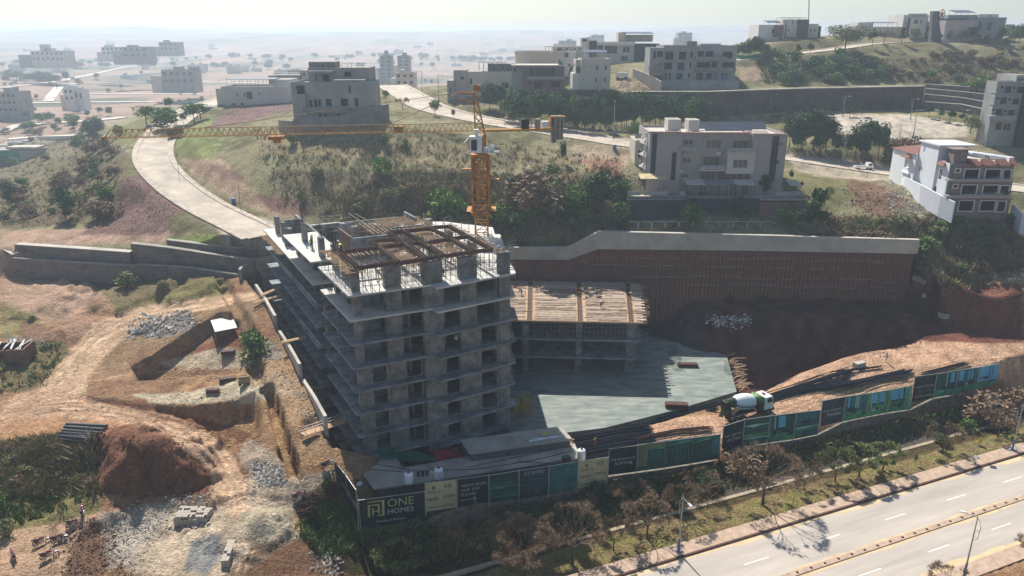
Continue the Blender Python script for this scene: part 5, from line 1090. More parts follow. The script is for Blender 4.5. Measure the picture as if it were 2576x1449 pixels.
cb2 = cbm.build('cab', m_tw, TRK); MB().add([(5.2, -1.215, 2.1), (6.3, -1.215, 2.1), (6.1, -1.14, 2.8), (5.2, -1.14, 2.8)], [(0, 1, 2, 3)]).add([(6.62, -1.0, 2.1), (6.62, 1.0, 2.1), (6.32, .95, 2.85), (6.32, -.95, 2.85)], [(0, 1, 2, 3)]).build('window', m_glass, cb2)
MB().box(5.3, 5.6, -.25, .25, 3.0, 3.2).build('roof_lamp', mat('red_lamp', '8d2430', .4), cb2); MB().box(6.55, 6.7, -1.2, 1.2, .55, .95).build('bumper', m_ch, TRK)
for s in (-1, 1): MB().box(6.5, 6.66, s * .95 - .18, s * .95 + .18, .98, 1.2).build('headlight', mat('lamp_glass', 'd8d4c8', .3), TRK); MB().box(6.3, 6.4, s * 1.45 - .1, s * 1.45 + .1, 1.9, 2.5).beam((6.3, s * 1.15, 2.5), (6.35, s * 1.45, 2.4), .04).build('mirror', m_ch, TRK)
for x in (-.65, .65, 5.6):
    for s in (-1, 1):
        w = MB().tube([(x, s * 1.2, .52), (x, s * .88, .52)], .52, 18).build('wheel', m_ty, TRK); MB().tube([(x, s * 1.215, .52), (x, s * 1.19, .52)], .24, 10).build('rim', m_conc, w)
for s in (-1, 1): MB().box(-1.2, 1.2, s * 1.05 - .18, s * 1.05 + .18, 1.12, 1.2).beam((1.2, s * 1.05, 1.16), (1.5, s * 1.05, .8), .36, .06).beam((-1.2, s * 1.05, 1.16), (-1.5, s * 1.05, .8), .36, .06).build('mudguard', m_conc, TRK)
tag(MB().add([P(1825, 1062, 1.2), P(1925, 1025, 1.5), P(1965, 1045, 1.4), P(1838, 1085, 1.1)], [(0, 3, 2, 1)]).build('steel_plate', m_ch), 'dark steel plate on the earth beneath the mixer truck', 'steel plate') if 0 else None
# ---------------------------------------------------------------- rebar bundles
m_rb = mat('bundle_dark_steel', '23262c', .55, .3, 1.5, metal=.4); m_rb2 = mat('bundle_blue_steel', '2b3442', .5, .3, 1.5, metal=.4); m_rb3 = mat('bundle_rusty_steel', '59382c', .7, .3, 1.5)
def bundle(pts, n, label, m=None, r=.055, w=.28, h=.16, group='dark steel bar bundles on the bare earth ramp', zo=.1):
    ps = [G(x, y) + Vector((0, 0, zo + .12)) for x, y in pts]; mb = MB()
    for k in range(n):
        ox, oz = random.gauss(0, w), abs(random.gauss(0, h)); c = []
        for i, p in enumerate(ps):
            d = (ps[min(i + 1, len(ps) - 1)] - ps[max(i - 1, 0)]).normalized(); s = Vector((d.y, -d.x, 0)); c.append(p + s * (ox * (1 + .4 * random.uniform(-1, 1))) + Vector((0, 0, oz + random.uniform(0, .05))))
        e = random.uniform(-.6, .6); c[0] += (c[0] - c[1]).normalized() * e; c[-1] += (c[-1] - c[-2]).normalized() * random.uniform(-.6, .6)
        mb.tube(c, r, 5)
    return tag(mb.build('steel_bar_bundle', m or random.choice((m_rb, m_rb, m_rb2))), label, 'steel bars', group)
L1 = 'long sagging bundle of dark steel bars in the wide pile left of the truck'
for k in range(13):
    y0 = 1092 + k * 5.6; x0 = 1440 + k * 3.0; bundle([(x0, y0 + 10), (x0 + 60, y0 - 2), (x0 + 120, y0 - 12), (x0 + 190 - k * 1.5, y0 - 20 + k * .4)], 13, L1, w=.32)
bundle([(1445, 1095), (1520, 1078), (1620, 1064)], 10, 'brown rusty bar bundle at the back edge of the wide pile', m_rb3)
L2 = 'dark steel bar bundle running up to the back of the truck'
for k in range(4): bundle([(1632 + 12 * k, 1052 + 3 * k), (1700, 1036 + 5 * k), (1800, 1008 + 9 * k)], 12, L2, m_rb2 if k % 2 else m_rb)
L3 = 'blue black bar bundle on the pit side of the ramp, right of the truck'
for k in range(5): bundle([(1935 + 4 * k, 1000 + 2 * k), (2000, 978 + 4 * k), (2070 + 6 * k, 955 + 6 * k), (2150 - 8 * k, 933 + 7 * k)], 12, L3, m_rb2 if k % 2 else m_rb)
bundle([(2100, 940), (2160, 935), (2215, 928)], 8, 'thick dark bar bundle at the far end beside the concrete stub', m_rb)
L4 = 'blue steel bar bundle lying behind the lounge panels'
for k in range(4): bundle([(2060 + 25 * k, 982 - 2 * k), (2180, 960 + 2 * k), (2290 - 6 * k, 935 + 5 * k)], 12, L4, m_rb2 if k < 3 else m_rb3)
for k in range(2): bundle([(2320, 948 - 3 * k), (2380, 932 - 2 * k), (2430, 920 - 2 * k)], 7, 'brown steel bar bundle behind the last hoarding panels', m_rb3 if k else m_rb2)
for k in range(2): bundle([(1600, 1108 + 3 * k), (1700, 1088 + 3 * k), (1790, 1080 + 3 * k)], 6, 'thin brown bars lying along the hoarding left of the truck', m_rb3)
# ---------------------------------------------------------------- motorcycles
m_bred = mat('motorcycle_red', '8c1f2b', .35, .1, 3, spec=.6); m_bblk = mat('motorcycle_black', '201d22', .5, .1, 3); m_chr = mat('chrome', 'b9b8b4', .3, .05, 3, metal=.7)
def make_bike():
    t = thing('motorcycle', 'x', 'motorcycle', (0, 0, 0))
    for x, nm in ((0, 0), (1.25, 1)):
        ty = MB(); pts = [(x + .29 * math.cos(a * math.pi / 9), 0, .3 + .29 * math.sin(a * math.pi / 9)) for a in range(19)]; ty.tube(pts, .05, 6, cap=False); w = ty.build('wheel', m_ty, t)
        ri = MB(); ri.tube([(x + .235 * math.cos(a * math.pi / 9), 0, .3 + .235 * math.sin(a * math.pi / 9)) for a in range(19)], .022, 5, cap=False)
        for a in range(8): ri.beam((x, 0, .3), (x + .235 * math.cos(a * .785), 0, .3 + .235 * math.sin(a * .785)), .014)
        ri.tube([(x, -.08, .3), (x, .08, .3)], .06, 8); ri.build('rim', m_chr, w)
    MB().add([(.35, -.12, .68), (.9, -.13, .72), (.9, .13, .72), (.35, .12, .68), (.45, -.08, .92), (.85, -.07, .95), (.85, .07, .95), (.45, .08, .92)], [(0, 3, 2, 1), (4, 5, 6, 7), (0, 1, 5, 4), (1, 2, 6, 5), (2, 3, 7, 6), (3, 0, 4, 7)]).build('fuel_tank', m_bred, t)
    MB().beam((-.35, 0, .80), (.45, 0, .76), .24, .1).build('seat', m_bblk, t)
    MB().box(.38, .78, -.13, .13, .25, .62).box(.2, .45, -.1, .1, .3, .7).build('engine', m_chr, t); MB().box(.0, .38, -.16, .16, .42, .68).build('side_cover', m_bred, t)
    MB().beam((-.35, 0, .72), (.9, 0, .72), .05).beam((.9, 0, .8), (.8, 0, .3), .05).beam((0, -.1, .3), (.45, -.1, .45), .04).beam((0, .1, .3), (.45, .1, .45), .04).beam((0, -.13, .3), (-.1, -.13, .75), .04).beam((0, .13, .3), (-.1, .13, .75), .04).build('frame', m_bblk, t)
    MB().beam((1.25, -.09, .3), (1.0, -.09, .95), .04).beam((1.25, .09, .3), (1.0, .09, .95), .04).build('fork', m_chr, t)
    MB().tube([(.85, -.36, 1.03), (.95, -.15, 1.02), (.95, .15, 1.02), (.85, .36, 1.03)], .02, 5).beam((.95, -.25, 1.05), (.98, -.32, 1.22), .02).beam((.95, .25, 1.05), (.98, .32, 1.22), .02).build('handlebar', m_chr, t)
    MB().tube([(1.02, 0, .88), (1.16, 0, .86)], .1, 10).build('headlight', m_chr, t); MB().tube([(.6, -.14, .3), (.2, -.17, .26), (-.3, -.18, .32)], .04, 6).build('exhaust', m_chr, t)
    for x0, n in ((0, 0), (1.25, 1)):
        f = MB(); a0, a1 = (.35, 2.4) if n == 0 else (.6, 2.2); f.tube([(x0 + .35 * math.cos(a0 + (a1 - a0) * k / 6), 0, .3 + .35 * math.sin(a0 + (a1 - a0) * k / 6)) for k in range(7)], .05, 5); f.build('mudguard', m_bred if n == 0 else m_chr, t)
    return t
bk = make_bike(); BK = [((742, 1263), (767, 1260), 'red motorcycle parked beside the pile of scrap iron near the corner'), ((814.5, 1183), (833, 1176), 'dark motorcycle alone on the pale ground above the scrap iron'), ((174, 1329), (202, 1319), 'motorcycle parked nearest the upright one on the bottom left track'),
      ((136, 1370), (161, 1356), 'bright red motorcycle parked in front of another near the brown mound'), ((91, 1377), (120, 1366), 'dark red motorcycle just behind the bright red one'), ((110, 1413), (138, 1400), 'red motorcycle parked closest to the bottom of the picture'),
      ((210, 1302), (212, 1281), 'motorcycle seen from behind at the top of the bottom left row'), ((41, 1413), (31, 1390), 'motorcycle seen end on at the left picture edge')]
for k, (r_, f_, lab) in enumerate(BK):
    a, b = G(*r_), G(*f_); d = b - a; ya = math.atan2(d.y, d.x); o = bk if k == 0 else dup(bk, (0, 0, 0))
    o.location = (a.x, a.y, a.z + .12); o.rotation_euler = (R(-9), 0, ya) ; o['label'] = lab; o['group'] = 'parked motorcycles'
# ---------------------------------------------------------------- people
def person_mesh(name, J, cols, hat=None):
    """J: joint name -> position; one skinned surface"""
    links = [('hip', 'waist'), ('waist', 'chest'), ('chest', 'neck'), ('neck', 'head'), ('head', 'crown'), ('hip', 'hl'), ('hip', 'hr'), ('hl', 'kl'), ('kl', 'al'), ('al', 'tl'), ('hr', 'kr'), ('kr', 'ar'), ('ar', 'tr'),
             ('chest', 'sl'), ('chest', 'sr'), ('sl', 'el'), ('el', 'wl'), ('wl', 'fl'), ('sr', 'er'), ('er', 'wr'), ('wr', 'fr')]
    rad = dict(hip=.15, waist=.13, chest=.16, neck=.06, head=.10, crown=.08, hl=.1, hr=.1, kl=.065, kr=.065, al=.045, ar=.045, tl=.035, tr=.035, sl=.07, sr=.07, el=.05, er=.05, wl=.035, wr=.035, fl=.03, fr=.03)
    ks = list(J); me = bpy.data.meshes.new(name); me.from_pydata([J[k] for k in ks], [(ks.index(a), ks.index(b)) for a, b in links], [])
    ob = bpy.data.objects.new(name, me); col.objects.link(ob); sk = ob.modifiers.new('s', 'SKIN'); ss_ = ob.modifiers.new('u', 'SUBSURF'); ss_.levels = 1; ss_.render_levels = 1
    sv = me.skin_vertices[0].data
    for i, k in enumerate(ks): sv[i].radius = (rad[k],) * 2; sv[i].use_root = (k == 'hip')
    dg = bpy.context.evaluated_depsgraph_get(); m2 = bpy.data.meshes.new_from_object(ob.evaluated_get(dg)); bpy.data.objects.remove(ob)
    hd = Vector(J['head']); hp = Vector(J['hip']); ch = Vector(J['chest'])
    for m in cols: m2.materials.append(m)
    segd = lambda p, a, b: (p - (a + (b - a) * max(0, min(1, (p - a).dot(b - a) / max((b - a).length_squared, 1e-9))))).length
    reg = {0: [('waist', 'chest'), ('chest', 'neck'), ('chest', 'sl'), ('chest', 'sr'), ('sl', 'el'), ('sr', 'er')], 1: [('hip', 'hl'), ('hip', 'hr'), ('hl', 'kl'), ('kl', 'al'), ('hr', 'kr'), ('kr', 'ar')], 2: [('head', 'crown'), ('neck', 'head'), ('wl', 'fl'), ('wr', 'fr'), ('el', 'wl'), ('er', 'wr')], 3: [('al', 'tl'), ('ar', 'tr')]}
    for p in m2.polygons:
        c = Vector(p.center); best = min(((segd(c, Vector(J[a]), Vector(J[b])), r) for r, l in reg.items() for a, b in l)); p.material_index = best[1]; p.use_smooth = True
    return m2
ST = dict(hip=(0, 0, .92), waist=(0, 0, 1.08), chest=(0, .01, 1.32), neck=(0, .02, 1.5), head=(0, .04, 1.6), crown=(0, .04, 1.7), hl=(-.1, 0, .86), kl=(-.11, .03, .48), al=(-.11, -.02, .09), tl=(-.11, .13, .04), hr=(.1, 0, .86), kr=(.12, .06, .48), ar=(.13, .02, .09), tr=(.13, .17, .04),
          sl=(-.19, 0, 1.42), el=(-.25, .02, 1.14), wl=(-.22, .16, .95), fl=(-.2, .22, .88), sr=(.19, 0, 1.42), er=(.25, .02, 1.14), wr=(.22, .16, .95), fr=(.2, .22, .88))
BD = dict(hip=(0, -.15, .80), waist=(0, -.02, .95), chest=(0, .22, 1.05), neck=(0, .40, 1.08), head=(0, .5, 1.05), crown=(0, .6, 1.04), hl=(-.1, -.12, .76), kl=(-.13, .05, .44), al=(-.13, -.05, .09), tl=(-.13, .1, .04), hr=(.1, -.12, .76), kr=(.14, .12, .44), ar=(.14, .05, .09), tr=(.14, .2, .04),
          sl=(-.18, .28, 1.05), el=(-.2, .4, .78), wl=(-.14, .5, .52), fl=(-.12, .54, .45), sr=(.18, .28, 1.05), er=(.2, .4, .78), wr=(.14, .5, .52), fr=(.12, .54, .45))
SQ = dict(hip=(0, -.1, .38), waist=(0, -.02, .52), chest=(0, .14, .74), neck=(0, .24, .88), head=(0, .3, .96), crown=(0, .34, 1.05), hl=(-.1, -.08, .36), kl=(-.16, .32, .48), al=(-.14, .06, .09), tl=(-.14, .22, .04), hr=(.1, -.08, .36), kr=(.16, .32, .48), ar=(.14, .06, .09), tr=(.14, .22, .04),
          sl=(-.18, .15, .8), el=(-.22, .36, .6), wl=(-.14, .5, .42), fl=(-.12, .56, .36), sr=(.18, .15, .8), er=(.22, .36, .6), wr=(.14, .5, .42), fr=(.12, .56, .36))
PH = dict(ST); PH.update(er=(.22, .16, 1.2), wr=(.08, .24, 1.46), fr=(.04, .2, 1.54), hl=(-.08, 0, .86), kl=(-.08, .08, .48), hr=(.08, 0, .86), kr=(.08, -.04, .48), ar=(.08, -.16, .1), tr=(.08, -.02, .04))
m_skin = mat('skin', '7a5240', .7, .05, 3); m_vest = mat('hi_vis_yellow', 'b6cf3a', .6, .1, 3); m_navy = mat('dark_trousers', '2c2f3a', .9, .1, 3); m_shoe = mat('shoes', '1f1c1a', .8); m_wh = mat('white_clothes', 'd9d6cf', .85, .06, 2); m_or = mat('orange_clothes', 'c06a34', .8, .1, 2); m_bk = mat('dark_clothes', '3a2f33', .9, .1, 2); m_hel = mat('yellow_helmet', 'd9c23c', .35); m_helw = mat('pale_helmet', 'd8d6c9', .35); m_hair = mat('black_hair', '16120f', .8)
_pm = {}
def person(pose, cols, loc, yaw, label, hat=None, k=1.0):
    key = (id(pose), tuple(c.name for c in cols))
    if key not in _pm: _pm[key] = person_mesh('person', pose, cols)
    o = bpy.data.objects.new('person', _pm[key]); col.objects.link(o); o.location = loc; o.rotation_euler.z = R(yaw); o.scale = (k,) * 3; tag(o, label, 'person', 'people on the building site')
    h = Vector(pose['head']); c = Vector(pose['crown']); d = (c - h).normalized(); q = h + d * .02
    hb = MB()
    u = d.orthogonal().normalized(); w = d.cross(u); vs = []
    prof_ = [(.15 if hat else .118, 0), (.128, .02), (.12, .08), (.085, .14), (.03, .165)]
    for r, z in prof_:
        for j in range(10): a = 2 * math.pi * j / 10; vs.append(q + d * z + (u * math.cos(a) + w * math.sin(a)) * r)
    hb.add(vs, [(i * 10 + j, i * 10 + (j + 1) % 10, (i + 1) * 10 + (j + 1) % 10, (i + 1) * 10 + j) for i in range(4) for j in range(10)] + [tuple(40 + j for j in range(10))])
    hb.build('helmet' if hat else 'hair', hat or m_hair, o, shade=True); return o
V3 = (m_vest, m_navy, m_skin, m_shoe)
person(ST, V3, P(860, 566, 23.22), 160, 'person in yellow vest standing on the bright back slab of the tower', m_helw)
person(BD, V3, P(858, 634, 29.9), 30, 'person in yellow vest bending over the left formwork beam', m_hel)
person(ST, V3, P(784, 626, 26.52), 200, 'person in yellow vest standing beside a grey column on the tower strip', m_hel)
person(ST, (m_bk, m_navy, m_skin, m_shoe), P(767, 586, 23.22), 100, 'person in dark clothes near the tall column at the back of the tower', m_helw)
person(ST, V3, P(1079, 556, 27.5), 10, 'person in yellow vest among the rearmost timber joists of the tower', m_hel)
person(SQ, V3, P(1058, 606, 29.6), 80, 'person in yellow vest crouching at the middle of the rusty formwork', m_hel)
person(SQ, (m_bk, m_navy, m_skin, m_shoe), P(1078, 634, 29.6), 200, 'person in dark clothes squatting inside the small formwork rectangle', m_hel)
person(BD, (m_bk, m_bk, m_skin, m_shoe), P(838, 598, 26.52), 120, 'person in dark clothes bending beside the blue black barrel on the tower')
person(SQ, (m_bk, m_navy, m_skin, m_shoe), P(1116, 692, 26.52), 60, 'person sitting between the column piers near the tower front edge', m_helw)
person(ST, (m_wh, m_navy, m_skin, m_shoe), P(1148, 872, 16.62), 200, 'person in pale shirt standing in a dark opening of the tower front', m_helw)
person(BD, (m_bk, m_bk, m_skin, m_shoe), P(1312, 742, 10.95), 60, 'person in dark clothes bending on the left part of the timber deck', m_helw)
person(BD, (m_bk, m_bk, m_skin, m_shoe), P(1512, 774, 10.95), -60, 'person bending over loose bars in the middle of the timber deck')
person(BD, V3, P(1584, 748, 10.95), 200, 'person in yellow vest bending at the right end of the timber deck', m_hel)
g_ = G(2228, 911); person(PH, (m_wh, m_wh, m_skin, m_shoe), g_, 120, 'person in long white clothes standing at the pit edge holding a phone', None)
g_ = G(1496, 1132); person(ST, (m_or, m_or, m_skin, m_shoe), g_ + Vector((0, 0, .1)), -30, 'person in orange clothes standing beside the steel bars and the lone tank', m_hel)
g_ = G(1906, 1042); person(ST, V3, g_, 180, 'person in yellow vest standing by the cab of the mixer truck', m_hel)
# ---------------------------------------------------------------- lamps, sign
m_lp = mat('lamp_post_grey', 'a9aaa8', .5, .1, 2, metal=.3); m_lb = mat('lamp_post_blue', '4a6aa0', .6, .15, 2); m_lw = mat('lamp_head_white', 'dedede', .4)
def lamp(base, h, yaw, label, arm=1.7, big=True):
    t = thing('street_lamp', label, 'street lamp', base, yaw, 'street lamps')
    MB().tube([(0, 0, 0), (0, 0, h)], [.11, .05], 8).build('pole', m_lp, t); MB().tube([(0, 0, 0), (0, 0, h * .24)], [.14, .115], 8).box(-.25, .25, -.25, .25, 0, .08).build('base_sleeve', m_lb, t)
    pts = [(-.45, 0, h * .66), (-.5, 0, h * .86), (-.25, 0, h * .95), (.3, 0, h * .985), (arm * .7, 0, h * .96)]
    MB().tube([(-.05, 0, h * .62)] + pts, .035, 6).beam((-.48, 0, h * .68), (0, 0, h * .68), .04).beam((-.5, 0, h * .78), (0, 0, h * .78), .04).build('arm', m_lp, t)
    a = Vector((arm * .62, 0, h * .965)); hd = MB(); hd.add([a + Vector(v) for v in ((0, -.12, .05), (.75, -.2, -.08), (.75, .2, -.08), (0, .12, .05), (.05, -.08, .16), (.65, -.14, .06), (.65, .14, .06), (.05, .08, .16))], [(0, 3, 2, 1), (4, 5, 6, 7), (0, 1, 5, 4), (1, 2, 6, 5), (2, 3, 7, 6), (3, 0, 4, 7)]); hd.build('lamp_head', m_lw, t)
    return t
ya = math.atan2(un.y, un.x)
lamp(mr_(8.2, -.93, .14), 7.6, ya, 'street lamp with blue base on the near pavement, between the bare trees'); lamp(mr_(35.3, 15.2, .12), 8.2, ya + math.pi + .3, 'tallest street lamp at the bottom right beyond the far carriageway'); lamp(mr_(66.9, -1.27, .14), 7.6, ya, 'street lamp with blue base at the right picture edge')
sg = thing('road_sign', 'yellow diamond road sign with black slanting stripes on the verge', 'road sign', mr_(60.3, -2.0, .14), ya + .1)
MB().tube([(0, 0, 0), (0, 0, 2.6)], .04, 6).box(-.3, .3, -.3, .3, 0, .1).build('pole', m_lp, sg)
sgb = MB().add([(.06, 0, 2.1), (.06, .6, 2.75), (.06, 0, 3.4), (.06, -.6, 2.75), (.03, 0, 2.1), (.03, .6, 2.75), (.03, 0, 3.4), (.03, -.6, 2.75)], [(0, 1, 2, 3), (7, 6, 5, 4), (0, 4, 5, 1), (1, 5, 6, 2), (2, 6, 7, 3), (3, 7, 4, 0)]).build('sign_plate', mat('sign_yellow', 'c9a92a', .5), sg)
st = MB()
for k in range(4): z = 2.42 + k * .2; y = .32 - abs(1.5 - k) * .06; st.add([(.064, -y, z + .12), (.064, y, z - .10), (.064, y, z - .02), (.064, -y, z + .2)], [(0, 1, 2, 3)])
st.build('stripe', m_shoe, sgb)
# ---------------------------------------------------------------- block stacks, pipes, stacks and small site things
m_bw = mat('white_block', 'b5ab9c', .9, .12, 1.5, .2); bm = MB().box(-.2, .2, -.1, .1, 0, .2).build('concrete_block', m_bw); used = [0]
def block(x, y, z, rz, lab, g):
    o = bm if not used[0] else bm.copy()
    if used[0]: col.objects.link(o)
    used[0] = 1; o.location = (x, y, z); o.rotation_euler.z = rz; tag(o, lab, 'concrete block', g)
c0, c1 = G(440, 1322), G(522, 1312); d = (c1 - c0); L = d.length; d.normalize(); s = Vector((-d.y, d.x, 0)); z0 = min(c0.z, c1.z) - .05; nb = int(L / .24)
for lay in range(6):
    for row in range(5):
        for i in range(nb):
            if (lay < 4 and row > 0 and 0 < i < nb - 1): continue
            if lay == 5 and random.random() < .35: continue
            if lay == 4 and row == 0 and random.random() < .3: continue
            p = c0 + d * (i * .24 + .12) + s * (row * .42 + random.uniform(-.03, .03)); block(p.x, p.y, z0 + lay * .215, math.atan2(s.y, s.x) + random.uniform(-.04, .04), 'pale concrete block in the wide stack beside the dirt track', 'blocks of the wide stack')
for k in range(7): p = c0 + d * random.uniform(-.6, L + .5) + s * random.uniform(-.9, -.3); block(p.x, p.y, gh(p.x, p.y), random.uniform(0, 3), 'loose pale block lying in front of the wide stack', 'loose blocks')
c0, c1 = G(572, 1428), G(590, 1362); d = (c1 - c0); L = d.length; d.normalize(); s = Vector((-d.y, d.x, 0)); z0 = min(c0.z, c1.z) - .02
for lay in range(5):
    for row in range(2):
        for i in range(int(L / .24)):
            if lay == 4 and i < 4 + row * 2: continue
            p = c0 + d * (i * .24 + .12) + s * (row * .42); block(p.x, p.y, z0 + lay * .215, math.atan2(s.y, s.x) + random.uniform(-.04, .04), 'pale concrete block in the narrow stack near the bottom', 'blocks of the narrow stack')
for k in range(11):
    a, b = G(150 + 2 * k, 1110 - k * 3.8), G(232 + 5 * k * .8, 1122 - k * 4.6); zz = .2 + .2 * (k % 2) + .1
    tag(MB().tube([a + Vector((0, 0, zz)), b + Vector((0, 0, zz))], .2, 10).build('black_pipe', mat('black_pipe', '2f2e33', .6, .2, 2)), 'thick black pipe in the pile on the left slope', 'pipe', 'thick black pipes')
bd_ = thing('board_shelter', 'tilted pale sheet roof on short timber legs beside the dirt track', 'shelter', G(560, 835)); q = [P(*p, 13.2 - .0 * i) for i, p in enumerate(((527, 800), (583, 794), (597, 825), (541, 836)))]
zb_ = gh(bd_.location.x, bd_.location.y); q = [P(x, y, zb_ + h) for (x, y), h in zip(((527, 800), (583, 794), (597, 825), (541, 836)), (1.6, 1.6, 1.4, 1.4))]
wb(MB().add(q + [v + Vector((0, 0, .08)) for v in q], [(0, 1, 2, 3)[::-1], (4, 5, 6, 7), (0, 1, 5, 4), (1, 2, 6, 5), (2, 3, 7, 6), (3, 0, 4, 7)]), 'sheet', mat('pale_sheet', 'cfc9bd', .8, .06, 1), bd_)
for v in q: wb(MB().beam(v, (v.x, v.y, zb_ - .3), .1), 'leg', m_timb, bd_)
hut = thing('ruined_hut', 'roofless little brick hut with pale poles across the top at the left edge', 'hut', G(36, 905), .15)
MB().wall(-2.6, 2.6, 0, 2.2, -1.8, .25, [(-1.2, -.5, 0, 1.7)]).wall(-2.6, 2.6, 0, 2.2, 1.6, .25, []).box(-2.6, -2.35, -1.55, 1.6, 0, 2.2).box(2.35, 2.6, -1.55, 1.6, 0, 2.3).build('wall', mat('mud_brick', '7a5f4b', .95, .25, 1.5, .4), hut)
h_ = MB()
for k in range(8): a = random.uniform(-2.4, 2.4); h_.beam((a, -2, 2.25 + .05 * k), (a + random.uniform(-1.6, 1.6), 2, 2.3 + .05 * k), .12)
h_.beam((-.6, 1, 2.3), (-.9, 1.4, 4.4), .12).beam((-.4, 1, 2.3), (.1, 1.3, 3.5), .12).build('pole', m_wh, hut)
def stack(x, y, w, d, h, rz, label, m=m_rb3):
    g0 = G(x, y); mb = MB()
    for l in range(int(h / .12)):
        for k in range(int(d / .2)): mb.box(-w / 2 + random.uniform(-.15, .1), w / 2 + random.uniform(-.1, .15), -d / 2 + k * .2, -d / 2 + k * .2 + .17, l * .13, l * .13 + .11)
    return tag(mb.build('timber_stack', m, loc=g0, rotz=rz), label, 'timber stack', 'timber stacks')
stack(575, 890, 2.0, 1.2, .6, .2, 'small reddish timber stack on the pale ground below the earth bank'); stack(573, 958, 2.2, 1.0, .5, .35, 'small reddish timber stack next to the steel frame cart'); stack(536, 987, 1.8, .9, .5, .05, 'small dark timber stack standing alone on the grey patch')
def stackw(q, w, d, h, rz, label, m=m_rb3): o = stack(1000, 1200, w, d, h, rz, label, m); o.location = q; return o
stackw(P(1730, 921, 1.0), 3.4, 1.2, .6, -.05, 'reddish timber stack on the sunlit slab near the pit edge'); stackw(P(1702, 1024, 1.0), 3.4, 1.4, .8, -.1, 'reddish timber stack on the slab below the steel bars')
ct = thing('steel_cart', 'rusty yellowish steel skip frame on the pale ground by the excavation', 'cart', G(616, 968), .25)
MB().box(-.8, .8, -.5, .5, .3, .36).box(-.8, .8, -.5, -.45, .3, .9).box(-.8, .8, .45, .5, .3, 1.1).build('tray', mat('cart_paint', '8d7d5c', .7), ct); MB().tube([(-.8, -.5, .9), (-.8, -.4, 1.4), (.8, -.4, 1.4), (.8, -.5, .9)], .03).build('handle', m_pole, ct)
for sx in (-.6, .6): MB().tube([(sx, -.55, .2), (sx, -.45, .2)], .2, 10).build('wheel', m_ty, ct)
barrel = P(829, 594, 26.52); tag(MB().lathe([(.62, 0), (.62, 1.4), (.66, 1.6), (.6, 1.6), (.58, 1.4)], n=16).build('barrel', mat('dark_barrel', '24303a', .5), loc=barrel), 'big blue black open barrel on the tower deck', 'barrel')
m_yl = mat('yellow_mast', 'b68d28', .6, .25, 1.5)
for k, (x, y, lab) in enumerate(((1278, 1048, 'yellow crane mast section nearest the tower'), (1302, 1046, 'middle yellow crane mast section beside the tower'), (1325, 1040, 'yellow crane mast section standing on the slab corner'))):
    q = P(x, y, 1.0); m = MB(); mast(m, 0, 0, .75, 0, 3.6 - k * .2, 1.2, .05); tag(m.build('crane_mast_section', m_yl, loc=q, rotz=.2 * k), lab, 'crane section', 'yellow crane mast sections')
pb = thing('plank_bridge', 'wide plank footbridge with thin rails from the left ground to the tower', 'footbridge', (-25, 91, 6))
a, b = P(762, 1094, 7.6), P(873, 1056, 7.0); wb(MB().beam(a, b, 1.3, .1), 'deck', m_timb, pb); r_ = MB()
for s_ in (-.6, .6): r_.beam(a + Vector((s_ * .3, s_, .9)), b + Vector((s_ * .3, s_, .9)), .05); [r_.beam(a.lerp(b, t_) + Vector((s_ * .3, s_, 0)), a.lerp(b, t_) + Vector((s_ * .3, s_, .95)), .05) for t_ in (0, .33, .66, 1)]
wb(r_, 'rail', m_pole, pb)
for (x0, y0, z0_), (x1, y1, z1_), lab in (((636, 761, 14.2), (707, 742, 14.0), 'pair of pale planks crossing the gap at the back of the tower'), ((708, 860, 12.4), (772, 846, 12.0), 'plank crossing the gap near the middle basement wall'), ((785, 977, 8.2), (814, 974, 7.2), 'short narrow plank crossing the gap near the tower corner'), ((655, 742, 14.6), (705, 722, 14.6), 'thin pole plank reaching toward the upper tower ledge')):
    tag(MB().beam(P(x0, y0, z0_), P(x1, y1, z1_), .5, .08).beam(P(x0, y0 + 4, z0_), P(x1, y1 + 3, z1_), .2, .08).build('plank', m_timb), lab, 'plank', 'planks crossing the excavation')
for k in range(6):
    a, b = P(1600 + 4 * k, 0, 1), None
# formwork pieces along the slab edge
ed = MB(); e0, e1 = Vector((39.9, 127.4, 1.0)), Vector((37.4, 112.4, 1.0))
for k in range(60):
    p = e0.lerp(e1, random.random()) + Vector((random.uniform(-.2, .9), 0, random.uniform(-.3, .5))); an = random.uniform(-.4, .9); L = random.uniform(.8, 2.6); ed.beam(p, p + Vector((L * math.cos(an), L * math.sin(an), random.uniform(-.3, .3))), .1)
tag(ed.build('edge_timber', m_timb), 'splintered formwork timbers along the right edge of the wide slab', 'timber')
for q, lab in ((P(1700, 925, 1), 'upright starter bars in the sunlit part of the slab'), (P(1833, 935, 1), 'upright starter bars at the right edge of the slab'), (P(1690, 893, 1), 'upright starter bars in the shadowed part of the slab')):
    m = MB()
    for k in range(9): m.beam((-.8 + k * .2, 0, 0), (-.8 + k * .2, 0, random.uniform(1.8, 2.4)), .05)
    tag(m.build('starter_bars', m_rb, loc=q), lab, 'steel bars', 'starter bars on the slab')
# scrap iron, stubs, cables, loose rocks
sc = MB(); g0 = G(800, 1262)
for k in range(160):
    x, y = 745 + random.random() * 100, 0; y = 1285 - (x - 745) * .55 + random.uniform(-16, 16); q = G(x, y); an = random.gauss(.55, .5); L = random.uniform(.6, 2.4); sc.beam(q + Vector((0, 0, .1 + random.random() * .5)), q + Vector((L * math.cos(an), L * math.sin(an), random.uniform(.05, .7))), .06)
tag(sc.build('scrap_iron', m_rb3), 'tangled rusty scrap iron heap at the hoarding corner', 'scrap', kind='stuff')
tag(MB().box(-.5, 1.6, -.5, .5, -3, .8).build('concrete_stub', m_conc_l, loc=G(2155, 925), rotz=.45), 'pale concrete stub at the pit edge beside the steel bars', 'concrete block')
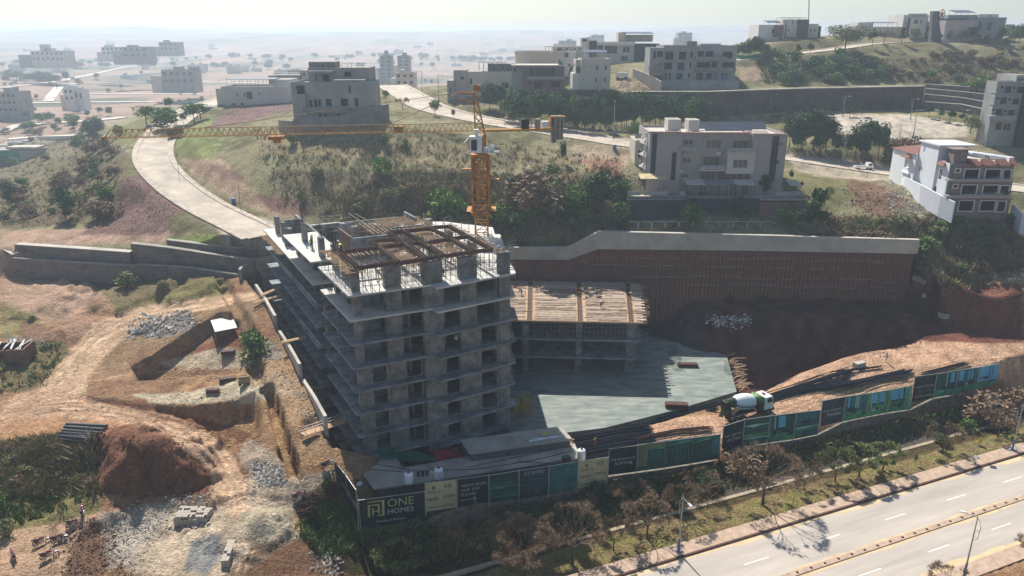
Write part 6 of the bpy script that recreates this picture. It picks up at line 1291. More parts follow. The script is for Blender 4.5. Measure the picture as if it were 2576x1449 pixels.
# ---------------------------------------------------------------- houses
def q1(x, y): return (x / 4, 40.2 + y / 4)
def q2(x, y): return (644 + x / 4, 40.2 + y / 4)
def q3(x, y): return (1288 + x / 4, y / 4)
def q4(x, y): return (1932 + x / 4, y / 4)
def qb(x, y): return (1596.6 + .2222 * x, 281.7 + .2222 * y)
def qw(x, y): return (2213.7 + .1759 * x, 322 + .1759 * y)
def qv(x, y): return (x, y)
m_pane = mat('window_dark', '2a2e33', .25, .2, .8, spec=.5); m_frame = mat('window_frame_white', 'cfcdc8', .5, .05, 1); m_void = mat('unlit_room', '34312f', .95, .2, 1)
class House:
    def __init__(s, name, label, Y, conv, anchor, group=None, cat='building', yb=None):
        s.pane = m_pane; s.c = conv; s.Y = Y; a = PY(*conv(*anchor), Y); s.o = thing(name, label, cat, (a.x, Y, a.z), group=group)
    def X(s, x, dy=0): return PY(*s.c(x, 0), s.Y + dy).x
    def xz(s, x, y, dy): p = PY(*s.c(x, y), s.Y + dy); return p.x, p.z
    def blk(s, x0, x1, yt, yb, dep, m, dy=0, holes=(), glass=True, roof=None, para=0, name='wall', th=.25, sink=2.5, left=(), frame=None, rec=.14):
        Y = s.Y + dy; ym = (yt + yb) / 2; ax = s.xz(x0, ym, dy)[0]; bx = s.xz(x1, ym, dy)[0]; zt = s.xz((x0 + x1) / 2, yt, dy)[1]; zb = s.xz((x0 + x1) / 2, yb, dy)[1]
        hs = []
        for h in holes:
            a, _ = s.xz(h[0], ym, dy); b, _ = s.xz(h[1], ym, dy); hs.append((a, b, s.xz((h[0] + h[1]) / 2, h[3], dy)[1], s.xz((h[0] + h[1]) / 2, h[2], dy)[1]))
        mb = MB(); mb.wall(ax, bx, zb - sink, zt, Y, th, hs); mb.box(ax, ax + th, Y + th, Y + dep, zb - sink, zt)
        mb.box(bx - th, bx, Y + th, Y + dep, zb - sink, zt); mb.box(ax + th, bx - th, Y + dep - th, Y + dep, zb - sink, zt)
        w = wb(mb, name, m, s.o)
        rf = MB().box(ax + th, bx - th, Y + th, Y + dep - th, zt - para - .3, zt - para - .02); wb(rf, 'roof', roof or m_conc, s.o)
        for a, b, c, d in hs:
            if glass:
                f = MB(); fw = .07
                f.box(a, b, Y + rec, Y + rec + .05, c, c + fw).box(a, b, Y + rec, Y + rec + .05, d - fw, d).box(a, a + fw, Y + rec, Y + rec + .05, c + fw, d - fw).box(b - fw, b, Y + rec, Y + rec + .05, c + fw, d - fw)
                n = max(1, int((b - a) / .9))
                for k in range(1, n): x = a + (b - a) * k / n; f.box(x - .03, x + .03, Y + rec, Y + rec + .04, c + fw, d - fw)
                fo = wb(f, 'window', frame or m_frame, s.o); pn = MB().add([(a, Y + rec + .08, c), (b, Y + rec + .08, c), (b, Y + rec + .08, d), (a, Y + rec + .08, d)], [(0, 1, 2, 3)]).build('pane', s.pane, fo)
            else:
                pass
        if hs and not glass:                           # room walls behind the openings, shade of the rooms painted into their colour
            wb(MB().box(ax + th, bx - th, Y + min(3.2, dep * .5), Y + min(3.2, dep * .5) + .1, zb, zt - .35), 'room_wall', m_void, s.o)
        s.last = (ax, bx, zb, zt, Y); return s
    def box(s, x0, x1, yt, yb, dep, m, name, dy=0, top=0):
        ym = (yt + yb) / 2; a = s.xz(x0, ym, dy)[0]; b = s.xz(x1, ym, dy)[0]; xc = (x0 + x1) / 2
        wb(MB().box(a, b, s.Y + dy, s.Y + dy + dep, s.xz(xc, yb, dy)[1], s.xz(xc, yt, dy)[1] + top), name, m, s.o); return s
    def canopy(s, x0, x1, y, yb, dep, m, dy=0, legs=4, name='solar_canopy', tilt=0):
        a = s.xz(x0, y, dy)[0]; b = s.xz(x1, y, dy)[0]; z = s.xz((x0 + x1) / 2, y, dy)[1]; zb = s.xz((x0 + x1) / 2, yb, dy)[1]; Y = s.Y + dy
        mb = MB().add([(a, Y, z), (b, Y, z), (b, Y + dep, z + tilt), (a, Y + dep, z + tilt), (a, Y, z + .12), (b, Y, z + .12), (b, Y + dep, z + tilt + .12), (a, Y + dep, z + tilt + .12)], [(0, 3, 2, 1), (4, 5, 6, 7), (0, 1, 5, 4), (1, 2, 6, 5), (2, 3, 7, 6), (3, 0, 4, 7)])
        wb(mb, name, m, s.o); 
        for k in range(legs):
            x = a + .1 + (b - a - .2) * k / max(1, legs - 1)
            for yy, zz in ((Y + .1, z), (Y + dep - .1, z + tilt)): wb(MB().beam((x, yy, zb), (x, yy, zz), .1), 'canopy_leg', m_pole, s.o)
        return s
m_gv = mat('grey_render', '9b9995', .9, .18, .25, .2, sc2=3); m_gv2 = mat('darker_render', '86827c', .9, .2, .3, .2); m_lt = mat('light_house_paint', 'c9c1b7', .9, .08, .2); m_wht = mat('white_house_paint', 'd5d2cc', .85, .05, .3); m_bei = mat('beige_house_paint', 'c8bbab', .9, .07, .3); m_char = mat('charcoal_cladding', '3b3e44', .8, .15, .8); m_brk = mat('brown_block_wall', '7c6459', .95, .2, 1.4, .3)
m_sol = mat('solar_panel_dark', '3c4048', .3, .15, 1, spec=.5); m_fb = mat('fawn_render', 'a89e98', .9, .08, .3); m_roofw = mat('pale_roof_screed', 'bdb4a6', .9, .15, .3)
# 1 unfinished concrete villa on the hill
h = House('concrete_villa', 'unfinished grey concrete villa with arched windows and rounded corner on the hill above the tower', 184, q2, (360, 1090))
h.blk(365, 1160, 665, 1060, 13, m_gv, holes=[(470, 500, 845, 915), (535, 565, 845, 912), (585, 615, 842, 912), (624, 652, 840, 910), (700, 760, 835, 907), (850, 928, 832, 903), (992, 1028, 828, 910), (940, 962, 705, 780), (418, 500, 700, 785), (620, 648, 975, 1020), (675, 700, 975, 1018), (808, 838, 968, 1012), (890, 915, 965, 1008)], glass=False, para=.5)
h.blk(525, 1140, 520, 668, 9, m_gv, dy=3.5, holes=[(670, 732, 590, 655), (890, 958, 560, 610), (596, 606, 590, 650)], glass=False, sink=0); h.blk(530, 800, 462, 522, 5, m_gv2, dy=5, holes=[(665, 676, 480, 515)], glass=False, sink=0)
h.box(775, 1095, 640, 658, 1.5, m_conc_l, 'ledge', dy=-.3); h.box(520, 765, 553, 575, 3, m_gv, 'ledge', dy=1.2); h.box(420, 500, 788, 1000, 1.2, m_gv, 'curved_bay', dy=-1.0); h.box(465, 940, 918, 960, 1.5, m_gv2, 'balcony', dy=-1.2); h.box(570, 1030, 960, 975, 1.6, m_conc, 'ledge', dy=-1.3)
lg = MB()
for x in (730, 800, 865, 920, 960, 1015, 1080): a = PY(*q2(x, 520), 190); lg.beam((a.x, 190, a.z), (a.x, 190, a.z + 1.2), .08); lg.beam((a.x, 190, a.z + 1.2), (a.x + .9, 190, a.z + .9), .08)
wb(lg, 'roof_bracket', m_bar, h.o)
gwall('garden_wall', 'grey plinth wall below the unfinished concrete villa', [(978, 262, 190, 4), (936, 268, 182.5, 5), (850, 292, 180.5, 5), (736, 300, 180, 5)], .4, m_gv2)
gwall('garden_wall', 'low wall with pale corrugated cover left of the unfinished villa', [(737, 305, 181, 3), (700, 302, 184, 3)], .4, m_conc)
# 2 white houses to the left of it
h = House('pale_house', 'pale two storey house with a dark rooftop canopy at the top of the curved road', 242, q1, (2185, 920))
h.blk(2230, 2900, 710, 925, 12, m_lt, holes=[(2382, 2395, 770, 810), (2455, 2470, 770, 815), (2480, 2540, 760, 840), (2320, 2360, 875, 905), (2410, 2450, 875, 900), (2600, 2622, 770, 790)], para=.6); h.blk(2180, 2230, 730, 925, 9, m_lt, dy=1); h.blk(2760, 2920, 640, 860, 10, m_wht, dy=4, holes=[(2840, 2860, 770, 800)], sink=1)
h.canopy(2270, 2760, 640, 712, 5, m_sol, dy=2, legs=7, tilt=.3); h.box(2035, 2190, 915, 970, 6, m_gv2, 'yard_wall', dy=-1)
h = House('grey_house', 'grey box house with a roof canopy between the pale house and the unfinished villa', 262, q2, (130, 800))
h.blk(135, 440, 600, 860, 12, m_gv2, holes=[(265, 285, 750, 800), (200, 215, 720, 745)]); h.blk(445, 530, 545, 700, 8, m_bei, dy=3, holes=[(470, 500, 570, 600)], sink=0); h.canopy(170, 420, 575, 605, 4, m_sol, legs=5)
# 3 cluster right of the crane head
h = House('beige_villa', 'beige flat roofed villa with a rooftop canopy beside the bend of the upper street', 228, q2, (1920, 900))
h.blk(1990, 2120, 545, 880, 10, m_fb, holes=[(2055, 2098, 605, 645)], sink=3); h.blk(2105, 2640, 560, 880, 14, m_bei, dy=1, holes=[(2150, 2180, 625, 690), (2470, 2545, 668, 730), (2338, 2352, 635, 650)], sink=3); h.blk(1925, 1995, 650, 860, 8, m_gv2, dy=-1, holes=[(1945, 1970, 715, 800)], sink=3)
h.blk(2335, 2620, 480, 560, 6, m_gv2, dy=4, holes=[(2370, 2395, 500, 552), (2460, 2500, 498, 548)], sink=0); h.canopy(2238, 2520, 465, 555, 4, m_sol, dy=3, legs=7); h.box(2360, 2440, 820, 980, .4, m_conc, 'gate_wall', dy=-4)
h = House('brown_shell', 'unfinished brown block house with timber props standing in its upper opening', 226, q3, (0, 900))
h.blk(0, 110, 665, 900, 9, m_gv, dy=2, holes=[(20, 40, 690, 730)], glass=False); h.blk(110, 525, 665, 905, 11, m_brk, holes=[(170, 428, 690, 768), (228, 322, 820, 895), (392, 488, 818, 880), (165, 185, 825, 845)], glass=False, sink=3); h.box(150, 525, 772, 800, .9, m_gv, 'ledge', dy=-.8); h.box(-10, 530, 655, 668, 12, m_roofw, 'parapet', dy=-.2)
pp = MB()
for k in range(26): a = PY(*q3(176 + k * 9.6, 768), 226.6); pp.beam((a.x, 226.6, a.z), (a.x + random.uniform(-.3, .3), 226.8, a.z + 2.35), .07)
tag(wb(pp, 'timber_prop', m_timb, h.o), kind='stuff')
h = House('cream_house', 'tall cream house with white window hoods and a solar rack, next to the green net', 222, q3, (690, 900))
h.blk(695, 990, 592, 905, 12, m_bei, holes=[(715, 735, 665, 682), (715, 735, 788, 803), (843, 868, 655, 708), (930, 953, 655, 708), (840, 862, 782, 830), (926, 948, 780, 828)], para=.7, sink=3); h.blk(610, 700, 740, 905, 10, m_wht, dy=1, sink=3); h.blk(640, 700, 600, 740, 8, m_bei, dy=2, holes=[(645, 690, 670, 735)], sink=0)
h.canopy(715, 960, 530, 595, 4, m_sol, dy=2, legs=8, tilt=.6); h.box(598, 1050, 905, 972, .5, m_char, 'base_screen', dy=-1.2)
for x in (838, 922): h.box(x, x + 34, 645, 652, .5, m_wht, 'window_hood', dy=-.5); h.box(x - 2, x + 32, 765, 772, .5, m_wht, 'window_hood', dy=-.5)
h.box(915, 942, 860, 880, .4, m_wht, 'air_conditioner', dy=-.4)
nm = MB(); vs = []
for j in range(9):
    for i in range(9):
        u, v = i / 8, j / 8; x = 645 * (1 - u) + 570 * u if 0 else (640 - 110 * v + (1 - v) * 0 - 60 * u * (1 - v) - 0 * v); y = 635 + 200 * v + 50 * u * (1 - v)
        p = PY(*q3(x + 20 * u * v, y), 221 - 1.2 * math.sin(u * 9 + v * 3) * .3); vs.append(p)
nm.add(vs, [(j * 9 + i, j * 9 + i + 1, (j + 1) * 9 + i + 1, (j + 1) * 9 + i) for j in range(8) for i in range(8)]); m_gnet = mat('bright_green_net', '1f8c62', .7, .25, 2)
tag(nm.build('green_net', m_gnet, shade=True), 'bright green net hanging between the brown shell and the cream house', 'net')
tag(MB().add([PY(*q3(470, 590), 228), PY(*q3(525, 655), 227), PY(*q3(465, 655), 227)], [(0, 1, 2)]).build('green_net', m_gnet), 'small green net corner behind the brown block house', 'net')
h = House('round_house', 'cream house with a wide round front tower behind the brown shell', 246, q3, (170, 640))
a = PY(*q3(300, 640), 250); r = 8.6; zt = PY(*q3(300, 515), 246).z; wb(MB().lathe([(r, a.z - 4), (r, zt - .4), (r + .3, zt - .4), (r + .3, zt), (r - .3, zt), (r - .4, zt - .5)], a.x, 252, 28), 'round_wall', m_bei, h.o)
h.blk(405, 715, 465, 660, 10, m_bei, dy=8, holes=[(455, 500, 480, 510), (540, 560, 480, 510), (622, 640, 480, 500), (672, 690, 480, 500)]); h.blk(440, 640, 520, 690, 8, m_wht, dy=1, holes=[(505, 568, 530, 580), (565, 590, 640, 670)]); h.canopy(335, 405, 470, 505, 3, m_sol, dy=4, legs=3)
h = House('modern_villa', 'wide modern villa with charcoal side panels and a long rooftop canopy', 268, q3, (690, 620))
h.blk(780, 850, 408, 620, 14, m_char, dy=-.6, sink=4); h.blk(850, 1235, 420, 620, 14, m_lt, holes=[(860, 915, 455, 515), (1115, 1185, 470, 530), (1100, 1170, 560, 615), (930, 1060, 462, 540)], sink=4); h.blk(1235, 1480, 440, 620, 14, m_char, dy=-.8, holes=[(1340, 1356, 470, 530), (1395, 1410, 460, 520)], sink=4)
h.box(860, 1232, 440, 455, 1.5, m_wht, 'canopy_slab', dy=-1.4); h.blk(690, 775, 380, 600, 8, m_wht, dy=2, holes=[(705, 755, 392, 420)], sink=4); h.blk(1070, 1145, 325, 420, 6, m_bei, dy=4, sink=0); h.blk(1110, 1415, 350, 420, 6, m_bei, dy=6, sink=0); h.canopy(1130, 1425, 338, 408, 6, m_sol, dy=3, legs=5, tilt=.5)
# 8 unfinished grey villa above the street wall
h = House('grey_villa_shell', 'wide unfinished grey villa with open floors above the dark street retaining wall', 236, q3, (1390, 830))
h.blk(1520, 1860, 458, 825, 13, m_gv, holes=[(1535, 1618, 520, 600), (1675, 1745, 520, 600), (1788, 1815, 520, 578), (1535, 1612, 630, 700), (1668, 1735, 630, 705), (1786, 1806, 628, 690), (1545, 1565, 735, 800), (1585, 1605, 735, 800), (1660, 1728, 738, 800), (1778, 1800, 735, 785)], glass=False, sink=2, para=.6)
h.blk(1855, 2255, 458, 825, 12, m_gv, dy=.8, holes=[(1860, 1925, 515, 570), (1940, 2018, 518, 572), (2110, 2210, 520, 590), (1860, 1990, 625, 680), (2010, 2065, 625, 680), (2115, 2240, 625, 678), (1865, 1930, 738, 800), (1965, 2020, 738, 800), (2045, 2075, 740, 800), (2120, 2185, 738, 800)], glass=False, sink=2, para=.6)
h.blk(1385, 1525, 480, 760, 9, m_gv, dy=-2.5, holes=[(1415, 1448, 515, 585), (1455, 1515, 515, 575), (1495, 1508, 630, 670)], glass=False, sink=0); h.blk(1758, 1862, 415, 470, 5, m_gv2, dy=3, sink=0); h.blk(1900, 2105, 440, 470, 5, m_gv, dy=6, sink=0)
h.box(1380, 1525, 665, 712, 2.5, m_gv2, 'balcony', dy=-4.5); h.box(1850, 2165, 572, 608, 1.6, m_gv2, 'balcony', dy=-1.4); h.box(1845, 2255, 682, 718, 1.6, m_gv2, 'balcony', dy=-1.4); h.box(2040, 2075, 745, 795, .1, mat('blue_sheet', '3a7fb0', .6), 'blue_sheet', dy=.9); h.box(2120, 2180, 740, 800, .1, MATS['blue_sheet'], 'blue_sheet', dy=.9)
gwall('yard_wall', 'long pale plastered yard wall at the left foot of the unfinished grey villa', [(1662, 205, 226, 3.4), (1642, 192, 230, 4), (1592, 172, 240, 4)], .3, m_bei)
gwall('yard_wall', 'low grey plinth wall along the front of the unfinished grey villa', [(1860, 202, 232, 2.5), (1664, 203, 231, 3)], .3, m_gv)
# ridge houses
h = House('white_brown_villa', 'white and brown villa with a tilted roof canopy at the left end of the ridge', 285, q4, (0, 450))
h.blk(-100, 165, 250, 460, 12, m_wht, holes=[(35, 65, 290, 340)], sink=5); h.blk(65, 155, 255, 400, 1, m_brk, dy=-1); h.blk(185, 300, 195, 460, 12, m_lt, holes=[(197, 212, 288, 315), (280, 297, 215, 240), (195, 285, 372, 395), (232, 245, 205, 240)], sink=5); h.blk(295, 400, 195, 460, 12, mat('brown_cladding', '5b4b44', .9), dy=-.6, sink=5); h.blk(400, 500, 240, 440, 10, m_lt, dy=.5, holes=[(418, 436, 290, 322), (458, 474, 290, 322)], sink=5); h.blk(497, 530, 262, 400, 8, m_char, dy=1, sink=5)
h.canopy(135, 385, 180, 196, 6, m_sol, legs=4); h.box(160, 700, 400, 450, .4, m_gv, 'yard_wall', dy=-3); h.canopy(0, 135, 230, 250, 5, m_sol, legs=3, tilt=.8); h.box(0, 110, 375, 470, .4, m_fb, 'gate_wall', dy=-4)
h = House('cream_bungalow', 'low cream house with a long flat canopy left of the pillar monument', 292, q4, (900, 420)); h.blk(905, 1400, 270, 420, 10, m_bei, holes=[(950, 990, 320, 370), (1100, 1200, 330, 380)], sink=4); h.blk(905, 1060, 225, 275, 8, m_wht, dy=1, sink=0); h.canopy(1060, 1310, 232, 272, 6, m_sol, legs=6, tilt=.4)
h = House('white_villa', 'tall white villa with large framed windows just left of the pillar monument', 290, q4, (1340, 420))
h.blk(1350, 1600, 150, 420, 12, m_wht, dy=2, holes=[(1380, 1415, 215, 260)], sink=5); h.blk(1410, 1580, 180, 420, 6, m_lt, dy=-1, holes=[(1460, 1500, 198, 238), (1520, 1538, 198, 240), (1440, 1475, 290, 340), (1490, 1530, 285, 345)], sink=5); h.blk(1575, 1660, 220, 420, 8, m_gv, holes=[(1590, 1650, 260, 380)], sink=5); h.box(1415, 1605, 136, 150, 9, m_wht, 'roof_slab', dy=1); h.box(1405, 1425, 180, 330, .6, m_char, 'frame_pillar', dy=-1.5)
h = House('grey_brick_villa', 'wide grey brick villa with a tilted roof canopy right of the pillar monument', 283, q4, (1760, 420))
h.blk(1775, 2090, 205, 420, 12, m_fb, holes=[(2005, 2025, 275, 300)], sink=5); h.blk(1810, 2110, 150, 215, 8, m_gv, dy=3, sink=0); h.blk(2085, 2380, 175, 420, 12, m_gv, dy=2, holes=[(2110, 2145, 215, 300), (2200, 2245, 220, 310), (2110, 2160, 340, 380)], sink=5); h.blk(2120, 2320, 142, 185, 6, m_wht, dy=5, holes=[(2225, 2250, 150, 170)], sink=0); h.canopy(1895, 2085, 128, 150, 5, m_sol, dy=3, legs=4, tilt=.9); h.box(1780, 2000, 185, 210, 9, m_sol, 'skylight_roof', dy=1)
h = House('far_right_house', 'pale house with reddish roof at the right end of the ridge', 300, q4, (2400, 400)); h.blk(2380, 2470, 245, 400, 10, m_fb, sink=4); h.blk(2450, 2620, 275, 400, 10, m_wht, holes=[(2520, 2560, 285, 320)], sink=4); h.box(2450, 2620, 262, 276, 10, mat('terracotta', 'a4533e', .8, .2, 2), 'roof')
mo = thing('pillar_monument', 'tall grey pillar monument carrying an orange star in a ring', 'monument', PY(*q4(1700, 425), 276))
bx_ = lambda x, y, Y=276: PY(*q4(x, y), Y)
a, b = bx_(1680, 420), bx_(1690, 112); wb(MB().add([(a.x - 1.2, 276, a.z - 3), (a.x + 1.5, 276, a.z - 3), (a.x + 1.5, 278, a.z - 3), (a.x - 1.2, 278, a.z - 3), (b.x - 1.0, 276, b.z), (b.x + 1.3, 276, b.z), (b.x + 1.3, 278, b.z), (b.x - 1.0, 278, b.z)], [(0, 3, 2, 1), (4, 5, 6, 7), (0, 1, 5, 4), (1, 2, 6, 5), (2, 3, 7, 6), (3, 0, 4, 7)]), 'pillar', mat('monument_grey', '6d6a6c', .8, .2, .5), mo)
wb(MB().tube([bx_(1745, 420) - Vector((0, 0, 3)), bx_(1722, 300), bx_(1715, 220), bx_(1728, 180)], [.5, .4, .3, .25], 8), 'curved_leg', MATS['monument_grey'], mo)
ctr = bx_(1742, 143); RR = (bx_(1742, 97).z - ctr.z)
wb(MB().tube([(ctr.x + .62 * RR * math.cos(k * .3142), 275.4, ctr.z + RR * math.sin(k * .3142)) for k in range(21)], .12, 6, cap=False), 'ring', mat('monument_grey', ''), mo)
stp = [(ctr.x + (.58 if k % 2 == 0 else .24) * RR * math.sin(k * .6283), ctr.z + (.95 if k % 2 == 0 else .38) * RR * math.cos(k * .6283)) for k in range(10)]
wb(MB().add([(x, 275.3, z) for x, z in stp] + [(x, 275.6, z) for x, z in stp] + [(ctr.x, 275.1, ctr.z)], [(k, (k + 1) % 10, 20) for k in range(10)] + [(k, (k + 1) % 10, 10 + (k + 1) % 10, 10 + k) for k in range(10)] + [tuple(range(10, 20))]), 'star', mat('star_orange', 'd0643c', .5), mo)
# right edge apartment block
h = House('apartment_block', 'grey four storey apartment block with ribbon windows at the right picture edge', 190, q4, (2240, 1200))
h.blk(2262, 2560, 820, 1340, 4.5, m_gv, holes=[(2300, 2338, 860, 895), (2345, 2415, 862, 940), (2420, 2460, 868, 905), (2468, 2540, 870, 942), (2280, 2318, 972, 1005), (2325, 2395, 975, 1055), (2402, 2440, 985, 1020), (2448, 2520, 988, 1060), (2262, 2296, 1088, 1120), (2303, 2372, 1092, 1170), (2380, 2420, 1100, 1135), (2428, 2498, 1103, 1178), (2330, 2400, 1230, 1310), (2410, 2490, 1240, 1320)], sink=5, para=.6); h.box(2230, 2500, 1165, 1210, 2, m_gv, 'ledge', dy=-1.6); h.blk(2562, 2700, 830, 1340, 12, m_char, dy=-1, sink=5); h.blk(2500, 2640, 755, 830, 8, m_gv, dy=3, holes=[(2512, 2536, 785, 820), (2545, 2576, 788, 822)], sink=0); h.box(2240, 2500, 935, 948, .8, m_gv, 'ledge', dy=-.6); h.box(2225, 2480, 1050, 1064, .8, m_gv, 'ledge', dy=-.6)
# 9 brown house in front
HBY = 156.5; h = House('brown_apartment_house', 'grey brown three storey house with balconies and dark vertical stripes above the piled wall', HBY, qb, (150, 780))
h.pane = mat('curtained_glass', '8d7f6c', .4, .35, 3, c2='3a3d40', spec=.5); wbh = [(545, 648, 312, 375), (800, 968, 315, 412), (545, 643, 515, 578), (540, 630, 700, 748)]
h.blk(160, 525, 232, 770, 14, m_fb, holes=[], para=.5, roof=m_roofw, sink=4)
h.blk(525, 745, 240, 775, 13, m_fb, dy=1.0, holes=[wbh[0], wbh[2], wbh[3]], para=.5, roof=m_roofw, sink=4); h.blk(745, 1325, 240, 780, 13, m_fb, dy=1.6, holes=[(800, 968, 315, 412), (1100, 1272, 322, 410), (780, 966, 505, 602), (765, 935, 690, 780), (1065, 1238, 690, 782)], para=.5, roof=m_roofw, sink=4)
h.blk(1325, 1705, 255, 785, 14, m_fb, holes=[(1615, 1675, 348, 378), (1597, 1650, 542, 595)], para=.5, roof=m_roofw, sink=4)
h.blk(1048, 1358, 468, 700, 2.6, m_lt, dy=-.8, holes=[(1115, 1280, 540, 635)], sink=0); m_rf = mat('roof_trim', 'b08f84', .8)
h.box(152, 535, 222, 236, .7, m_rf, 'roof_trim', dy=-.3); h.box(535, 1328, 230, 242, .8, m_rf, 'roof_trim', dy=.7); h.box(1322, 1728, 246, 260, .7, m_rf, 'roof_trim', dy=-.3)
h.box(190, 243, 250, 715, .2, m_char, 'dark_stripe', dy=-.12); h.box(418, 465, 460, 775, .2, m_char, 'dark_stripe', dy=-.12); h.box(1540, 1612, 275, 785, .2, m_char, 'dark_stripe', dy=-.12)
m_rail = mat('balcony_rail', 'a9a6a6', .6, .3, 3)
h.box(513, 745, 436, 446, 1.5, m_fb, 'balcony', dy=-.5); h.box(518, 742, 398, 432, .06, m_rail, 'balcony_rail', dy=-.5); h.box(722, 1040, 655, 672, 1.8, m_bei, 'balcony', dy=-.3); h.box(730, 1036, 606, 650, .06, m_rail, 'balcony_rail', dy=-.3); h.box(1040, 1362, 458, 470, 2.4, m_bei, 'balcony', dy=-.9); h.box(1048, 1360, 412, 456, .06, m_rail, 'balcony_rail', dy=-.9)
h.box(720, 1330, 672, 690, .5, m_brk, 'lintel', dy=1.2); h.box(945, 1062, 705, 790, .2, m_brk, 'door', dy=1.5)
for x, y in ((925, 452), (490, 652), (1012, 470)): h.box(x, x + 52, y, y + 38, .35, m_wht, 'air_conditioner', dy=1.2 if x > 900 else .6)
h.blk(378, 525, 85, 215, 4, m_lt, dy=5, sink=0); h.blk(612, 735, 92, 215, 4, m_lt, dy=5, sink=0)
so = thing('solar_array', 'long rows of dark solar panels on the roof of the brown apartment house', 'solar panels', (60, 158, 38)); a0 = PY(*qb(740, 232), 158); b0 = PY(*qb(1640, 240), 158)
for r_, (fx0, fx1) in enumerate(((.1, .7), (.0, .95), (.1, 1.0))):
    x0, x1 = a0.x + (b0.x - a0.x) * fx0, a0.x + (b0.x - a0.x) * fx1; y = 160.5 + r_ * 3.2; z = a0.z - .2
    pm_ = MB().add([(x0, y, z + .3), (x1, y, z + .3), (x1, y + 2, z + 1.2), (x0, y + 2, z + 1.2), (x0, y, z + .36), (x1, y, z + .36), (x1, y + 2, z + 1.26), (x0, y + 2, z + 1.26)], [(0, 3, 2, 1), (4, 5, 6, 7), (0, 1, 5, 4), (1, 2, 6, 5), (2, 3, 7, 6), (3, 0, 4, 7)])
    wb(pm_, 'panel_row', m_sol, so); lg = MB(); [lg.beam((x0 + (x1 - x0) * k / 8, y + 1.8, z - .3), (x0 + (x1 - x0) * k / 8, y + 1.8, z + 1.1), .06) for k in range(9)]; wb(lg, 'rack', m_pole, so)
sp2 = thing('spiral_stairs', 'pale open spiral stairs on the left side of the brown apartment house', 'stairs', (38, 160, 27)); cx_ = PY(*qb(110, 500), 160).x; mb = MB().beam((cx_, 160, 26), (cx_, 160, 38.5), .15)
for k in range(64): an = k * .42; z = 27 + k * .17; mb.obox((cx_ + .6 * math.cos(an), 160 + .6 * math.sin(an), z), (.55 * math.cos(an), .55 * math.sin(an), 0), (-.2 * math.sin(an), .2 * math.cos(an), 0), (0, 0, .03))
mb.tube([(cx_ + 1.15 * math.cos(k * .42), 160 + 1.15 * math.sin(k * .42), 27.9 + k * .17) for k in range(64)], .03, 4); wb(mb, 'steps', m_wht, sp2)
h = House('left_annex', 'pale side annex with railing left of the brown apartment house', 165, qb, (0, 700)); h.blk(0, 75, 320, 700, 8, m_bei, holes=[(38, 70, 420, 520)], sink=3); h.box(5, 75, 245, 300, .06, m_rail, 'rail', dy=0)
# terraces in front of it
ter = thing('terrace_frame', 'dark netted terrace structure with steel frames below the brown apartment house', 'terrace', (30, 152, 20)); m_dnet = mat('dark_shade_net', '42494f', .9, .3, .8, c2='2b3036')
def qbx(x, y, Y): return PY(*qb(x, y), Y)
for x0, x1, yt, yb_, Y, nm, m in ((-85, 590, 1000, 1230, 150.5, 'net_screen', m_dnet), (590, 1420, 985, 1110, 151.2, 'net_screen', m_dnet), (1420, 1930, 1020, 1230, 151, 'net_screen', m_brk), (-85, 1930, 955, 985, 151.8, 'edge_beam', m_gv2)):
    a, b = qbx(x0, yt, Y), qbx(x1, yt, Y); c = qbx(x0, yb_, Y); wb(MB().box(a.x, b.x, Y, Y + .15, c.z, a.z), nm, m, ter)
a, b = qbx(-85, 985, 151.8), qbx(1930, 985, 151.8); wb(MB().box(a.x, b.x, 151.8, 156.4, a.z - .3, a.z), 'terrace_floor', m_conc_l, ter)
mb = MB()
for k in range(7): x = -75 + k * 108; a, b = qbx(x, 1000, 150.4), qbx(x, 1230, 150.4); mb.beam(a, (b.x, 150.4, b.z - 1), .07); mb.beam(a, (a.x, 152, a.z + .5), .05)
for k in range(9): x = 590 + k * 92; a, b = qbx(x, 830, 151.6), qbx(x, 1230, 151.6); mb.beam((a.x, 151.6, a.z), (a.x, 151.6, b.z), .08)
for y in (1000,): a, b = qbx(-80, y, 150.4), qbx(590, y, 150.4); mb.beam(a, b, .07)
wb(mb, 'steel_frame', m_char, ter)
for x0, x1 in ((-80, 60), (110, 370), (505, 575), (1600, 1915)): a, b = qbx(x0, 900, 151.9), qbx(x1, 945, 151.9); wb(MB().box(a.x, b.x, 151.9, 152, b.z, a.z), 'lattice_rail', m_rail, ter)
for i, (x0, x1, y, m, lab) in enumerate(((583, 790, 790, m_roofw, 'white canopy at the left end of the steel pergola'), (795, 1130, 795, m_gv2, 'grey canopy in the middle of the steel pergola'), (1135, 1352, 795, m_roofw, 'white canopy at the right end of the steel pergola'), (60, 362, 728, mat('cream_tile', 'c4b184', .8), 'cream pavilion roof on brown posts at the left of the terrace'), (1745, 1870, 800, m_roofw, 'small white canopy at the right end of the terrace'))):
    a, b = qbx(x0, y, 153.5), qbx(x1, y, 153.5); t = thing('canopy', lab, 'canopy', (a.x, 153, a.z - 2.5), group='canopies on the terrace'); wb(MB().add([(a.x, 152.6, a.z - .5), (b.x, 152.6, a.z - .5), (b.x, 155.4, a.z + .1), (a.x, 155.4, a.z + .1), (a.x, 152.6, a.z - .35), (b.x, 152.6, a.z - .35), (b.x, 155.4, a.z + .25), (a.x, 155.4, a.z + .25)], [(0, 3, 2, 1), (4, 5, 6, 7), (0, 1, 5, 4), (1, 2, 6, 5), (2, 3, 7, 6), (3, 0, 4, 7)]), 'roof', m, t)
    lg = MB(); [lg.beam((x, y_, a.z - 3), (x, y_, a.z - .3), .1) for x in (a.x + .1, b.x - .1) for y_ in (152.7, 155.3)]; wb(lg, 'post', m_brk if i == 3 else m_char, t)
hoop0 = None
